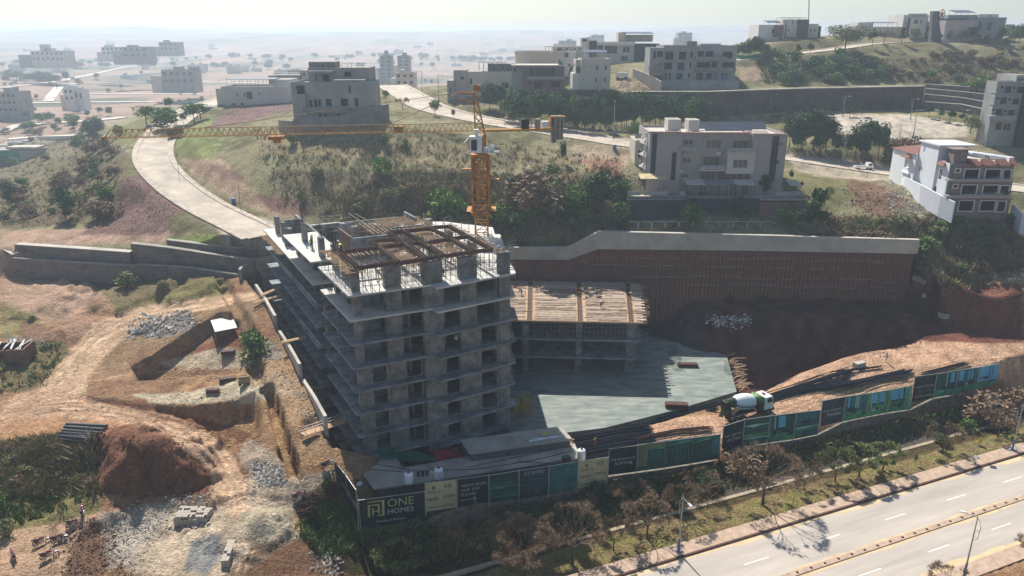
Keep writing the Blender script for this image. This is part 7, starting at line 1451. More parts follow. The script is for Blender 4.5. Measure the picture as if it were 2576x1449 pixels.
for k in range(14):
    x = -105 + k * 154; a, b = qbx(x, 1240, 148.2), qbx(x + 142, 1240, 148.2); c = qbx(x, 1330, 148.2); hh = a.z - c.z; w = b.x - a.x
    if hoop0 is None:
        hoop0 = MB().tube([(0, 0, 0), (0, 0, hh - .15), (.15, 0, hh), (w - .15, 0, hh), (w, 0, hh - .15), (w, 0, 0)], .05, 6).beam((0, 0, .1), (w, 0, .1), .05).build('hoop_rail', m_wht); o = hoop0
    else: o = hoop0.copy(); col.objects.link(o)
    o.location = (a.x, 148.2, c.z); tag(o, 'white rounded steel hoop rail in the row above the piled wall', 'railing', 'white hoop rails')
# 10 white house on the right
h = House('white_brick_house', 'white and brick three storey house with red tiled eaves and a long white yard wall', 147, qw, (960, 1250)); m_pb = mat('pinkish_brick', '8e7d75', .95, .15, 1.2, .3, wave=(3.2, .2, 'Z')); m_tile = mat('red_roof_tile', '8c5a4b', .8, .2, 2, wave=(2.6, .5, 'Z'))
m_cw = mat('bright_white_paint', 'e3e4e6', .8, .03, .3)
h.blk(1000, 1905, 510, 740, 18, m_pb, holes=[(1085, 1145, 590, 630), (1210, 1412, 593, 722), (1510, 1722, 595, 722), (1765, 1870, 600, 725)], glass=False, sink=0, para=.15, roof=m_roofw); h.blk(985, 1880, 765, 965, 18, m_pb, dy=.05, holes=[(1050, 1108, 812, 855), (1170, 1378, 820, 945), (1475, 1685, 822, 945), (1720, 1840, 828, 950)], glass=False, sink=0); h.blk(970, 1850, 1005, 1240, 18, m_pb, dy=.1, holes=[(1130, 1335, 1042, 1185), (1435, 1640, 1045, 1185), (1680, 1790, 1050, 1195)], glass=False, sink=2)
h.box(985, 1905, 735, 768, 1.3, m_fb, 'ledge', dy=-1.0); h.box(950, 1890, 965, 1005, 1.3, m_fb, 'ledge', dy=-1.0)
fr = MB()
for x0, x1, y0, y1 in ((1210, 1412, 593, 722), (1510, 1722, 595, 722), (1765, 1870, 600, 725), (1170, 1378, 820, 945), (1475, 1685, 822, 945), (1720, 1840, 828, 950), (1130, 1335, 1042, 1185), (1435, 1640, 1045, 1185), (1680, 1790, 1050, 1195), (1085, 1145, 590, 630), (1050, 1108, 812, 855)):
    a = PY(*qw(x0, y0), 146.9); b = PY(*qw(x1, y1), 146.9); xa = PY(*qw(x0, (y0 + y1) / 2), 146.9).x; xb = PY(*qw(x1, (y0 + y1) / 2), 146.9).x
    f = MB(); f.box(xa - .18, xb + .18, 146.85, 147.0, a.z, a.z + .18).box(xa - .18, xb + .18, 146.85, 147.0, b.z - .18, b.z).box(xa - .18, xa, 146.85, 147.0, b.z, a.z).box(xb, xb + .18, 146.85, 147.0, b.z, a.z); wb(f, 'window_frame', m_wht, h.o)
X0 = PY(*qw(985, 800), 147).x; zg = PY(*qw(970, 1240), 147).z; zt = PY(*qw(1000, 510), 147).z; zt2 = PY(*qw(890, 235), 152).z
sw = MB(); Mh = [(1.8, 3.0, 4.4, 6.2), (7.6, 8.8, 4.4, 6.2)]  # left side wall, panel along Y with openings
def side(mb, y0, y1, z0, z1, x, th, holes):
    t_ = MB().wall(y0, y1, z0, z1, 0, th, holes); mb.add([(x + v[1], v[0], v[2]) for v in t_.v], [f[::-1] for f in t_.f])
side(sw, 147.3, 155, zg - 2, zt, X0 - .3, .3, [(149.5, 150.6, zg + 6.6, zg + 8.6), (150.5, 151.6, zg + 2.8, zg + 5)]); side(sw, 151.5, 158.5, zg + 2, zt2, X0 - .6, .3, [(156.6, 157.2, zt2 - 2.2, zt2 - 1.2), (157.2, 157.8, zg + 7, zg + 8)]); side(sw, 158.5, 168.5, zg + 2, zt + .2, X0 - 1.2, .3, [(160.3, 162.8, zt - 3.2, zt - 1.1), (159.6, 160.6, zg + 5, zg + 7)]); wb(sw, 'white_side_wall', m_cw, h.o)
wb(MB().box(X0 - .3, X0 + 5.2, 151.5, 158.5, zt - .5, zt2 - .25).box(X0 - .9, X0 + 6.6, 151.0, 159, zt2 - .25, zt2), 'stair_tower', m_cw, h.o)
wb(MB().box(X0 - .9, X0 + 6, 158.5, 168.5, zg, zt - .2), 'rear_block', m_cw, h.o)
wb(MB().box(X0 + .4, X0 + 3.0, 147.6, 150.4, zt - .2, zt + 2.6).box(X0 + .1, X0 + 3.3, 147.3, 150.7, zt + 2.6, zt + 2.75), 'chimney_block', m_pb, h.o)
for a, b, c, d, z0_, z1_ in ((X0 - 1.6, X0 + 2.6, 158.6, 168.9, zt + .1, zt + 1.4), (X0 - 1.0, X0 + .1, 148.3, 151.3, zt - .7, zt + .25), (X0 - 2.2, X0 - .9, 159.8, 163.2, zt - 1.0, zt - .1)):
    wb(MB().add([(a, c, z0_), (b, c, z0_), (b, d, z0_), (a, d, z0_), (b - .1, (c + d) / 2 - .5, z1_), (b - .1, (c + d) / 2 + .5, z1_)], [(0, 3, 2, 1), (0, 1, 4), (0, 4, 5, 3), (3, 5, 2), (1, 2, 5, 4)]), 'tiled_roof', m_tile, h.o)
xr = PY(*qw(1915, 520), 147).x
for a, b in ((X0 + 3.3, X0 + 5.3), (X0 + 6.1, X0 + 8.2), (X0 + 9.0, X0 + 11.0), (X0 + 11.8, xr + .5)):
    wb(MB().add([(a, 146.2, zt - .25), (b, 146.2, zt - .25), (b, 148.2, zt + .75), (a, 148.2, zt + .75), (a, 148.2, zt - .25), (b, 148.2, zt - .25)], [(0, 1, 2, 3), (0, 3, 4), (1, 5, 2), (3, 2, 5, 4), (0, 4, 5, 1)]), 'tiled_eave', m_tile, h.o)
wb(MB().box(X0 - .05, X0 + .1, 146.95, 147.25, zg, zt), 'drain_pipe', mat('green_pipe', '5f8c80', .6), h.o)
wb(MB().box(X0 - 1.6, X0 - .9, 159.9, 163.1, zt - 4.4, zt - 4.1), 'balcony', m_cw, h.o)
h2 = thing('roof_duct', 'thick white curved duct lying on the roof of the white and brick house', 'duct', (X0 + 9, 152, zt)); wb(MB().tube([(X0 + 7, 156, zt + .9), (X0 + 8, 154, zt + .8), (X0 + 10.5, 151.5, zt + .6), (X0 + 12.6, 149.6, zt + .5)], [.5, .6, .6, .5], 10).box(X0 + 12, X0 + 13, 148.6, 149.6, zt, zt + 1.0), 'duct', m_cw, h2)
def sky_wall(name, label, pts, th, m, h_):   # wall from (px, py of its top, Y)
    q = [PY(x, y, Y) for x, y, Y in pts]; return tag(loft(MB(), [(p.x, p.y, p.z, p.z - h_) for p in q], th).build(name, m), label, 'wall')
sky_wall('yard_wall', 'long bright white yard wall descending beside the white and brick house', [(2404, 508, 144.0), (2370, 492, 147.5), (2320, 465, 154), (2280, 445, 161), (2265, 437, 165), (2264, 425, 165.1), (2243, 420, 169)], -.25, m_cw, 4.2)
sky_wall('yard_wall', 'pale blue white yard wall at the right picture edge', [(2610, 555, 141), (2576, 540, 143), (2550, 512, 149)], -.25, m_cw, 4)
person(BD, (m_bk, m_bk, m_skin, m_shoe), Vector((X0 + 8.2, 149.2, zt)), 60, 'person in dark clothes bending at the red eaves of the white and brick house')
person(SQ, (m_bk, m_bk, m_skin, m_shoe), Vector((xr - .3, 146.4, PY(*qw(1840, 966), 146.4).z + .05)), 100, 'person in dark clothes squatting on the middle ledge of the white and brick house')
# small vehicles
def van(loc, yaw, label):
    t = thing('white_van', label, 'van', loc, yaw); MB().add([(-1.9, -.8, .35), (1.9, -.8, .35), (1.9, .8, .35), (-1.9, .8, .35), (-1.9, -.8, 1.1), (2.0, -.8, 1.0), (2.0, .8, 1.0), (-1.9, .8, 1.1), (-1.8, -.7, 1.85), (1.2, -.7, 1.85), (1.2, .7, 1.85), (-1.8, .7, 1.85)], [(0, 3, 2, 1), (0, 1, 5, 4), (1, 2, 6, 5), (2, 3, 7, 6), (3, 0, 4, 7), (4, 5, 9, 8), (5, 6, 10, 9), (6, 7, 11, 10), (7, 4, 8, 11), (8, 9, 10, 11)]).build('body', m_tw, t)
    MB().add([(-1.6, -.79, 1.2), (1.5, -.79, 1.15), (1.1, -.73, 1.7), (-1.6, -.73, 1.7)], [(0, 1, 2, 3)]).add([(1.96, -.7, 1.1), (1.96, .7, 1.1), (1.3, .65, 1.75), (1.3, -.65, 1.75)], [(0, 1, 2, 3)]).build('window', m_pane, t)
    for x in (-1.2, 1.25):
        for s in (-1, 1): MB().tube([(x, s * .82, .32), (x, s * .6, .32)], .32, 12).build('wheel', m_ty, t)
van(G(1564, 198), math.pi * .95, 'white van parked on the bare lot between the cream house and the grey villa shell')
pk_ = thing('pickup_truck', 'small white pickup parked on the gravel lot beside the street', 'pickup', G(2172, 428), .1)
MB().box(-2.3, .6, -.75, .75, .7, .8).box(-2.3, .6, -.75, -.7, .8, 1.1).box(-2.3, .6, .7, .75, .8, 1.1).box(-2.3, -2.25, -.7, .7, .8, 1.1).build('bed', m_tw, pk_); MB().add([(.6, -.75, .5), (2.0, -.75, .5), (2.0, .75, .5), (.6, .75, .5), (.6, -.75, 1.1), (2.0, -.75, 1.0), (2.0, .75, 1.0), (.6, .75, 1.1), (.65, -.65, 1.75), (1.6, -.65, 1.75), (1.6, .65, 1.75), (.65, .65, 1.75)], [(0, 3, 2, 1), (0, 1, 5, 4), (1, 2, 6, 5), (2, 3, 7, 6), (3, 0, 4, 7), (4, 5, 9, 8), (5, 6, 10, 9), (6, 7, 11, 10), (7, 4, 8, 11), (8, 9, 10, 11)]).build('cab', m_tw, pk_)
MB().add([(.75, -.74, 1.15), (1.75, -.74, 1.1), (1.5, -.68, 1.62), (.75, -.68, 1.62)], [(0, 1, 2, 3)]).build('window', m_pane, pk_)
for x in (-1.5, 1.3):
    for s in (-1, 1): MB().tube([(x, s * .78, .32), (x, s * .55, .32)], .32, 12).build('wheel', m_ty, pk_)
# far hazy buildings
def far(name, label, x0, x1, yt, yb, Y, m, rows=2, n=4, dep=None, extra=None):
    h = House(name, label, Y, qv, ((x0 + x1) / 2, yb), group='hazy buildings in the valley'); hs = []
    H_ = yb - yt; W_ = x1 - x0
    for r in range(rows):
        for k in range(n): a = x0 + W_ * (k + .25) / n; hs.append((a, a + W_ * .5 / n, yt + H_ * (r + .25) / rows, yt + H_ * (r + .7) / rows))
    h.blk(x0, x1, yt, yb, dep or 12, m, holes=hs, sink=6, para=.4)
    ra_ = random.Random(int(x0)); e0 = x0 + W_ * ra_.uniform(.1, .5); extra = (extra or []) + [(e0, e0 + W_ * ra_.uniform(.2, .35), yt - H_ * ra_.uniform(.12, .25), yt + 1)]
    h.blk(x0 - W_ * ra_.uniform(.2, .45), x0, yt + H_ * ra_.uniform(.3, .6), yb, 8, ra_.choice((m_wht, m_gv, m_bei)), dy=1.5, sink=6)
    for e in extra or []: h.blk(e[0], e[1], e[2], e[3], 7, m, dy=2, sink=0)
    return h
far('valley_house', 'long hazy house block far behind, left of the picture', 78, 160, 128, 155, 760, m_lt, 2, 7, 20, [(100, 118, 112, 128)]); far('valley_house', 'pale hazy house with a step roof at the far middle left', 255, 310, 118, 140, 800, m_wht, 2, 5, 15); far('valley_house', 'blue grey hazy box house in the far left valley', 308, 370, 118, 146, 740, m_gv, 2, 4, 18)
far('valley_house', 'small dark hazy house near the far horizon', 400, 446, 106, 128, 900, m_gv, 2, 4, 18); far('valley_house', 'hazy grey house with a white stair tower on the valley plots', 407, 488, 176, 213, 560, m_gv, 2, 5, 14, [(475, 492, 168, 180)]); far('valley_house', 'small white house beside the pale valley lane', 160, 185, 222, 255, 480, m_wht, 2, 2, 8, [(170, 183, 216, 222)])
far('valley_house', 'low white annex of the small white valley house', 186, 208, 226, 255, 482, m_wht, 1, 2, 8); far('valley_house', 'big hazy unfinished block at the left picture edge', -20, 42, 232, 285, 420, m_gv, 3, 5, 14)
far('valley_tower', 'left one of two slim hazy towers in the valley', 956, 985, 140, 200, 620, m_gv, 6, 2, 12); far('valley_tower', 'right one of two slim hazy towers in the valley', 1000, 1030, 140, 196, 640, m_gv, 6, 2, 12); far('valley_house', 'pale house just beyond the end of the upper street', 995, 1042, 183, 216, 330, m_lt, 2, 3, 10)
far('valley_house', 'hazy block standing behind the modern villa, left', 1406, 1450, 102, 122, 900, m_gv, 2, 3, 15); far('valley_house', 'tall hazy block on the skyline between the villa and the ridge', 1706, 1741, 82, 108, 900, m_gv, 3, 3, 15); far('valley_house', 'low hazy block on the far skyline over the round house', 1488, 1520, 88, 100, 1000, m_gv, 1, 3, 15)
far('valley_house', 'white house cluster block behind the grey box house', 722, 755, 176, 200, 380, m_wht, 2, 3, 10); far('valley_house', 'white boxy roof house at the far left, above the netted building', 20, 90, 358, 378, 330, m_wht, 1, 4, 10)
h = House('netted_building', 'building wrapped in green netting at the left picture edge', 300, qv, (30, 420)); h.blk(-40, 52, 378, 420, 10, mat('faded_green_net', '3f8a6e', .8, .15, .3), sink=4); h.blk(52, 95, 378, 420, 10, m_fb, sink=4); h.box(15, 92, 370, 376, 6, m_roofw, 'roof_slab')
# ---------------------------------------------------------------- trees, shrubs and ground cover
def leafmat(name, c, c2, sc=1.6):
    m = mat(name, c, .8, .2, sc, c2=c2, spec=.2); return m
LM = {'dark': (leafmat('leaf_dark_a', '44603a', '2b4026'), leafmat('leaf_dark_b', '5d7a45', '38502f')), 'mid': (leafmat('leaf_mid_a', '64833f', '41592f'), leafmat('leaf_mid_b', '7f994e', '526b37')),
      'bright': (leafmat('leaf_bright_a', '6f8f3d', '46612b'), leafmat('leaf_bright_b', '88a44a', '5a7533')), 'olive': (leafmat('leaf_olive_a', '7f8553', '5a603b'), leafmat('leaf_olive_b', '959566', '6c6e48')),
      'brown': (leafmat('twig_brown_a', '957d64', '66533f'), leafmat('twig_brown_b', '9a8266', '6d5948')), 'brush': (leafmat('brush_a', '998b66', '746648'), leafmat('brush_b', 'a89a72', '857756'))}
m_bark = mat('bark', '5a4a3d', .95, .3, 2, .3)
def crown(rx, rz, z0, n, s, seed, blobs=12, flat=1.0, cone=False):
    r = random.Random(seed); mb = MB(); bl = []
    for k in range(blobs):
        a = r.uniform(0, 6.283); q = r.random() ** .5 * .62; zz = r.uniform(-.55, .62)
        w = 1 - .75 * (zz + .5) if cone else 1
        bl.append((math.cos(a) * q * rx * w, math.sin(a) * q * rx * w, z0 + rz + zz * rz, r.uniform(.34, .52) * rx * (max(.35, w) if cone else 1)))
    for k in range(n):
        bx, by, bz, br = r.choice(bl); d = Vector((r.gauss(0, 1), r.gauss(0, 1), r.gauss(0, 1))).normalized() * br * r.uniform(.55, 1.08); d.z *= flat
        c = Vector((bx, by, bz)) + d; c.z = max(c.z, z0 * .9); u = Vector((r.gauss(0, 1), r.gauss(0, 1), r.gauss(0, .6))).normalized(); v = u.orthogonal().normalized()
        v.rotate(Matrix.Rotation(r.uniform(0, 6.28), 3, u)) ; w_ = s * r.uniform(.6, 1.3)
        mb.add([c - u * w_, c + v * w_ * .55, c + u * w_, c - v * w_ * .55], [(0, 1, 2, 3)], 0 if r.random() < .55 else 1)
    return mb
def trunk(h, r0, rx, zc, seed, n=6, multi=1):
    r = random.Random(seed + 99); mb = MB()
    for q in range(multi):
        ox, oy = (0, 0) if multi == 1 else (r.uniform(-.3, .3), r.uniform(-.3, .3)); top = Vector((ox * 2, oy * 2, zc)); mid = Vector((ox + r.uniform(-.1, .1), oy, zc * .5))
        mb.tube([(ox, oy, -.3), mid, top], [r0, r0 * .8, r0 * .55], 6)
        for k in range(n): a = r.uniform(0, 6.28); e = r.uniform(.4, .8) * rx; mb.tube([top, top + Vector((math.cos(a) * e * .5, math.sin(a) * e * .5, h * .14)), top + Vector((math.cos(a) * e, math.sin(a) * e, h * .3))], [r0 * .5, r0 * .3, r0 * .12], 4)
    return mb
def make_tree(name, h, rx, zb, n, s, cols, seed, r0=.12, **k):
    t = thing(name, 'x', 'tree', (0, 0, 0)); rz = (h - zb) / 2
    crown(rx, rz, zb, n, s, seed, **k).build('crown', list(LM[cols]), t); trunk(h, r0, rx, zb + .15 * h, seed).build('trunk', m_bark, t); return t
def make_bare(name, h, rx, seed, green=0, zt=.32):
    t = thing(name, 'x', 'tree', (0, 0, 0)); r = random.Random(seed); tr = MB(); tw = MB(); base = Vector((0, 0, -.3)); top = Vector((r.uniform(-.15, .15), 0, h * zt)); tr.tube([base, top * .5, top], [h * .026, h * .022, h * .018], 6)
    lv = MB()
    def grow_(p, d, L, rad, dep):
        q = p + d * L; (tr if dep < 2 else tw).tube([p, q], [rad, rad * .7], 4 if dep < 2 else 3, cap=False)
        if dep >= 5:
            for _ in range(10):
                e = q + (d + Vector((r.gauss(0, .5), r.gauss(0, .5), r.gauss(.1, .4)))).normalized() * h * r.uniform(.05, .1); w_ = Vector((r.gauss(0, 1), r.gauss(0, 1), r.gauss(0, .4))).normalized() * .022; tw.add([q - w_, q + w_, e], [(0, 1, 2)])
            if green:
                for _ in range(green): c = q + Vector((r.gauss(0, .15), r.gauss(0, .15), r.gauss(0, .1))); u = Vector((r.gauss(0, 1), r.gauss(0, 1), r.gauss(0, 1))).normalized() * .09; v = u.orthogonal() * .7; lv.add([c - u, c + v, c + u, c - v], [(0, 1, 2, 3)], r.choice((0, 1)))
            return
        for _ in range(3 if dep < 4 else 4):
            o = Vector((r.gauss(0, 1), r.gauss(0, 1), r.gauss(.1, .5))).normalized(); out = Vector((q.x, q.y, 0)); nd = (d * 1.15 + o * .62 + (out.normalized() * .28 if out.length > .05 else Vector())).normalized()
            if nd.z < -.05: nd.z = .05
            grow_(q, nd, L * r.uniform(.68, .9), rad * .6, dep + 1)
    n = 5
    for k in range(n): a = 6.283 * k / n + r.uniform(-.3, .3); d = Vector((math.cos(a) * rx / h * 1.5, math.sin(a) * rx / h * 1.5, .8)).normalized(); grow_(top, d, h * .2, h * .011, 1)
    tr.build('trunk', m_bark, t); tw.build('twigs', list(LM['brown'])[0], t)
    if green: lv.build('leaves', list(LM['olive' if green < 3 else 'bright']), t)
    return t
KT = {}
def proto(k):
    if k in KT: return KT[k]
    T_ = {'dense': lambda s: make_tree('leafy_tree', 8, 2.7, 1.6, 2300, .24, 'dark', s, blobs=18), 'dense2': lambda s: make_tree('leafy_tree', 8, 2.5, 1.3, 2200, .24, 'mid', s, blobs=16), 'street': lambda s: make_tree('street_tree', 3.8, 1.25, 1.2, 750, .16, 'dark', s, .07, cone=True, blobs=10),
          'round': lambda s: make_tree('round_tree', 4, 1.7, 1.3, 1000, .17, 'mid', s, .09, flat=.8), 'small': lambda s: make_tree('small_tree', 3.2, 1.2, 1.2, 600, .15, 'olive', s, .06), 'acacia': lambda s: make_tree('acacia_tree', 8, 6.2, 2.6, 3200, .26, 'olive', s, .25, blobs=26, flat=.5),
          'bush': lambda s: make_tree('shrub', 2.6, 1.6, .0, 800, .18, 'mid', s, .05, blobs=9), 'dbush': lambda s: make_tree('shrub', 2.6, 1.6, .0, 800, .18, 'dark', s, .05, blobs=9), 'gbush': lambda s: make_tree('shrub', 2.6, 1.5, .0, 800, .17, 'bright', s, .05, blobs=9), 'bbush': lambda s: make_tree('dry_shrub', 2.6, 1.7, .0, 900, .17, 'brown', s, .05, blobs=9), 'obush': lambda s: make_tree('shrub', 2.6, 1.7, .0, 800, .18, 'olive', s, .05, blobs=9),
          'tall': lambda s: make_tree('tall_shrub_tree', 8, 1.9, .6, 1700, .22, 'dark', s, .1, blobs=16), 'bare': lambda s: make_bare('bare_tree', 7.4, 3.6, s), 'bareg': lambda s: make_bare('bare_tree', 5.0, 2.4, s, 2), 'green': lambda s: make_bare('young_tree', 4.2, 1.9, s, 3, .4), 'baresm': lambda s: make_bare('bare_tree', 4.4, 1.9, s)}
    KT[k] = [[T_[k](11 * (i + 1) + len(k)), False] for i in range(3 if k in ('dense', 'dense2', 'bare', 'bush', 'street') else 2)]; return KT[k]
H0 = dict(dense=8, dense2=8, street=3.8, round=4, small=3.2, acacia=8, bush=2.6, dbush=2.6, gbush=2.6, bbush=2.6, obush=2.6, tall=8, bare=7.4, bareg=5, green=4.2, baresm=4.4)
tr_i = [0]
def plant(k, x, y, h, label, group=None, cat=None, wide=1.0, at=None):
    loc = at or G(x, y, 55, 1400); vs_ = proto(k); v = vs_[tr_i[0] % len(vs_)]; tr_i[0] += 1; s = h / H0[k]
    if not v[1]: v[1] = True; o = v[0]
    else: o = dup(v[0], (0, 0, 0))
    o.location = loc - Vector((0, 0, .05)); o.rotation_euler.z = random.uniform(0, 6.28); w = s * wide * random.uniform(.92, 1.08); o.scale = (w, w * random.uniform(.92, 1.08), s)
    o['label'] = label; o['category'] = cat or ('shrub' if 'bush' in k else 'tree')
    if group: o['group'] = group
    elif 'group' in o.keys(): del o['group']
    return o
g = 'roadside trees on the front verge'
for k, x, y, h, w, lab in (('bare', 1318, 1452, 6.4, 1, 'wide bare tree at the bottom edge, leftmost on the verge'), ('bare', 1440, 1420, 7.2, .95, 'big bare umbrella tree, second from the left on the verge'), ('bareg', 1543, 1385, 4.6, .8, 'slim bare young tree between the two biggest left verge trees'), ('baresm', 1628, 1358, 5.2, 1.05, 'bare young tree with a black thin trunk left of the blue based lamp'),
                       ('bare', 1716, 1306, 5.0, .9, 'bare spreading tree right behind the blue based lamp'), ('bare', 1918, 1272, 8.4, 1.0, 'largest round brown bare tree on the verge, below the truck'), ('bareg', 2022, 1231, 4.2, .85, 'small thin bare tree just right of the largest verge tree'), ('green', 2100, 1214, 4.4, 1.1, 'young tree with green tipped crown and twin trunks'),
                       ('green', 2160, 1202, 4.4, 1.05, 'young green tipped tree, middle one of three'), ('green', 2220, 1185, 3.9, 1.1, 'funnel shaped young green tree, right one of three'), ('small', 2302, 1170, 1.8, .6, 'tiny sapling on the verge between the young green trees and the sign'), ('bareg', 2370, 1140, 4.6, 1, 'thin bare tree left of the yellow sign'), ('baresm', 2510, 1100, 4.6, 1, 'dark bare tree left of the right edge lamp'), ('small', 2446, 1112, 2.4, .5, 'thin sapling just behind the yellow sign')):
    plant(k, x, y, h, lab, g, wide=w)
g = 'scrub in the ditch below the hoarding'
for k, x, y, h, w, lab in (('bare', 1185, 1400, 6.2, 1.05, 'brown bare tree growing in the ditch below the arrow panel'), ('green', 1000, 1449, 3.8, 1.3, 'yellow green shrub at the bottom below the emblem panel'), ('bbush', 1310, 1350, 3, 1.3, 'brown thorny shrub below the landscape panel'), ('bbush', 2475, 1062, 4.4, 1.5, 'wide dry brown thicket below the last hoarding panels'), ('bush', 2438, 1085, 2.2, 1.2, 'small green bush beside the dry brown thicket'), ('bbush', 2560, 1040, 4, 1.4, 'dry brown thicket at the right picture edge'),
                       ('bare', 1316, 1425, 6.0, 1.1, 'bare tree rising from the ditch edge between two big bare trees'), ('bare', 1596, 1300, 4.8, .9, 'brown bare tree at the ditch edge below the slim tower block panel'), ('bare', 1765, 1262, 4.6, .9, 'brown bare tree at the ditch edge below the balconied block panels'), ('bbush', 1870, 1190, 3.2, 1.6, 'brown scrub behind the largest verge tree'), ('dbush', 1500, 1260, 2.2, 1.2, 'dark green bush under the second cream panel'), ('dbush', 1620, 1250, 2.4, 1.4, 'dark green bush under the near black script panel'), ('obush', 2060, 1130, 1.4, 1.3, 'low olive bush at the foot of the tall grey panel'), ('dbush', 1780, 1225, 2.0, 1.6, 'dark bush below the balconied block panels')): plant(k, x, y, h, lab, g, wide=w)
for k in range(26):
    f = random.random(); x = 930 + f * 1500; y = 1345 - f * 270 + random.uniform(-8, 34); plant(random.choice(('dbush', 'obush', 'bbush', 'dbush')), x, y, random.uniform(.8, 1.9), 'low dark bush among the scrub of the shaded ditch', 'low bushes of the ditch', wide=1.4)
plant('bare', 2318, 1500, 4.6, 'bare tree top showing at the bottom edge beyond the far carriageway', None, at=Vector(mr_(30.5, 17.5, 0))); plant('bare', 2590, 1470, 5.5, 'bare bushy tree at the bottom right corner', None, at=Vector(mr_(43.5, 19.0, 0)))
g = 'trees of the dense row beside the upper street'
for k in range(30):
    f = k / 29; x = 1285 + 475 * f; y = 312 + 14 * f + (8 if k % 2 else -4); plant('dense' if k % 3 else 'dense2', x + random.uniform(-6, 6), y, random.uniform(8.0, 10), 'dark green tree in the dense row between the crane and the brown house', g, wide=.95)
for k in range(10): x = 1390 + 20 * k; plant('dense', x, 335 - 2 * abs(5 - k) + random.uniform(-3, 3), 6.5, 'lower front tree in the dense row beside the upper street', g, wide=.8)
for x, y, h, lab in ((1232, 288, 9, 'big leafy tree directly right of the crane head'), (1258, 290, 8, 'leafy tree in the pair right of the crane head'), (1305, 300, 7.5, 'leafy tree between the crane head and the dense row')): plant('dense', x, y, h, lab)
plant('obush', 1288, 300, 2.2, 'yellow green shrub at the street side below the crane head'); plant('gbush', 1598, 345, 4, 'light green palm like shrub left of the brown house', wide=.9)
g = 'big dark trees behind the brown house'
for x, y, h, w in ((1985, 372, 8.5, 1.1), (2015, 378, 10, 1.1), (2045, 380, 10.5, 1.15), (2075, 384, 9.5, 1.1), (2005, 384, 7, 1.1), (2060, 392, 7, 1.1), (2100, 392, 6, 1)): plant('dense', x, y, h, 'very large dark tree in the clump right behind the brown house', g, wide=w)
for x, y, h, w in ((2150, 395, 8.2, 1.1), (2180, 396, 9, 1.1), (2208, 398, 9, 1.05), (2165, 400, 6, 1.1), (2130, 396, 5.5, 1)): plant('dense', x, y, h, 'dark tree in the second clump beside the pale plaza', g, wide=w)
for x, y, h in ((2260, 402, 5), (2290, 405, 5.5), (2320, 400, 4), (2235, 408, 4)): plant('bbush', x, y, h, 'brown green scrub tree between the dark clump and the white house', 'scrub beside the white house', wide=1.0)
plant('acacia', 2456, 345, 6.4, 'feathery wide acacia beside the plaza below the apartment block', wide=.8)
for x, y, lab in ((2106, 412, 'small round orange green tree, left of two by the street'), (2172, 416, 'small round brown tree behind the pickup'), (2236, 418, 'pale brown shrub tree near the white yard wall')): plant('small', x, y, 3.6, lab, wide=1.1)
g = 'small street trees along the dark retaining wall'
for k, (x, y, h) in enumerate(((1815, 300, 3.6), (1850, 299, 3.8), (1918, 298, 4.4), (1946, 296, 3.8), (2078, 290, 4.5), (2137, 294, 4.4), (2167, 294, 4.2), (2336, 298, 4.4), (2363, 304, 4.6), (2389, 309, 4.4), (2418, 312, 3.6), (1990, 300, 4.0))): plant('street', x, y, h, 'small pointed street tree standing along the dark retaining wall', g)
plant('acacia', 2125, 132, 9.5, 'widest flat topped acacia on the ridge beside the street')
g = 'trees along the ridge street'
for x, y, h, k in ((2193, 118, 6.5, 'street'), (2268, 112, 6, 'street'), (2006, 142, 4.6, 'street'), (2037, 139, 4.6, 'street'), (2300, 108, 5, 'round'), (2335, 106, 4, 'round'), (2362, 108, 4, 'street'), (2222, 114, 5, 'baresm'), (2430, 106, 4, 'round'), (2480, 112, 4, 'street'), (2502, 118, 4, 'street'), (2528, 122, 4.5, 'street'), (2550, 118, 6, 'round'), (2562, 112, 7, 'dense'), (2445, 104, 5, 'dense'), (2516, 108, 6, 'dense'), (2390, 104, 4, 'bush'), (2408, 104, 4, 'bush')):
    plant(k, x, y, h, 'dark roadside tree on the ridge in front of the villas', g)
for x, y, h in ((1868, 148, 6), (1882, 150, 7), (1898, 148, 7.5), (1912, 146, 6.5), (1852, 148, 5), (1925, 150, 5)): plant('dense', x, y, h, 'leafy tree in the group right of the grey villa shell', 'trees beside the grey villa shell', wide=.9)
g = 'green bushes on the slope below the ridge'
for k in range(52):
    x = 1935 + random.random() * 290; y = 152 + random.random() * 62; 
    if x > 2130 and y < 165: continue
    plant(random.choice(('bush', 'dbush', 'gbush', 'bush', 'obush')), x, y, random.uniform(2.2, 4.6), 'green bush in the thicket on the slope below the ridge street', g, wide=1.2)
for k in range(40): x = 2120 + random.random() * 450; y = 140 + random.random() * 75; plant(random.choice(('obush', 'bbush', 'bbush', 'bush')), x, y, random.uniform(1.2, 2.6), 'low dry bush on the brown slope above the terraced wall', 'dry bushes on the brown slope', wide=1.4)
for x, y, h in ((2425, 232, 3), (2455, 228, 3.6), (2470, 222, 3), (2440, 240, 2.4), (2340, 195, 2.4)): plant('gbush', x, y, h, 'bright green bush hanging over the terraced wall', 'bushes over the terraced wall', wide=1.4)
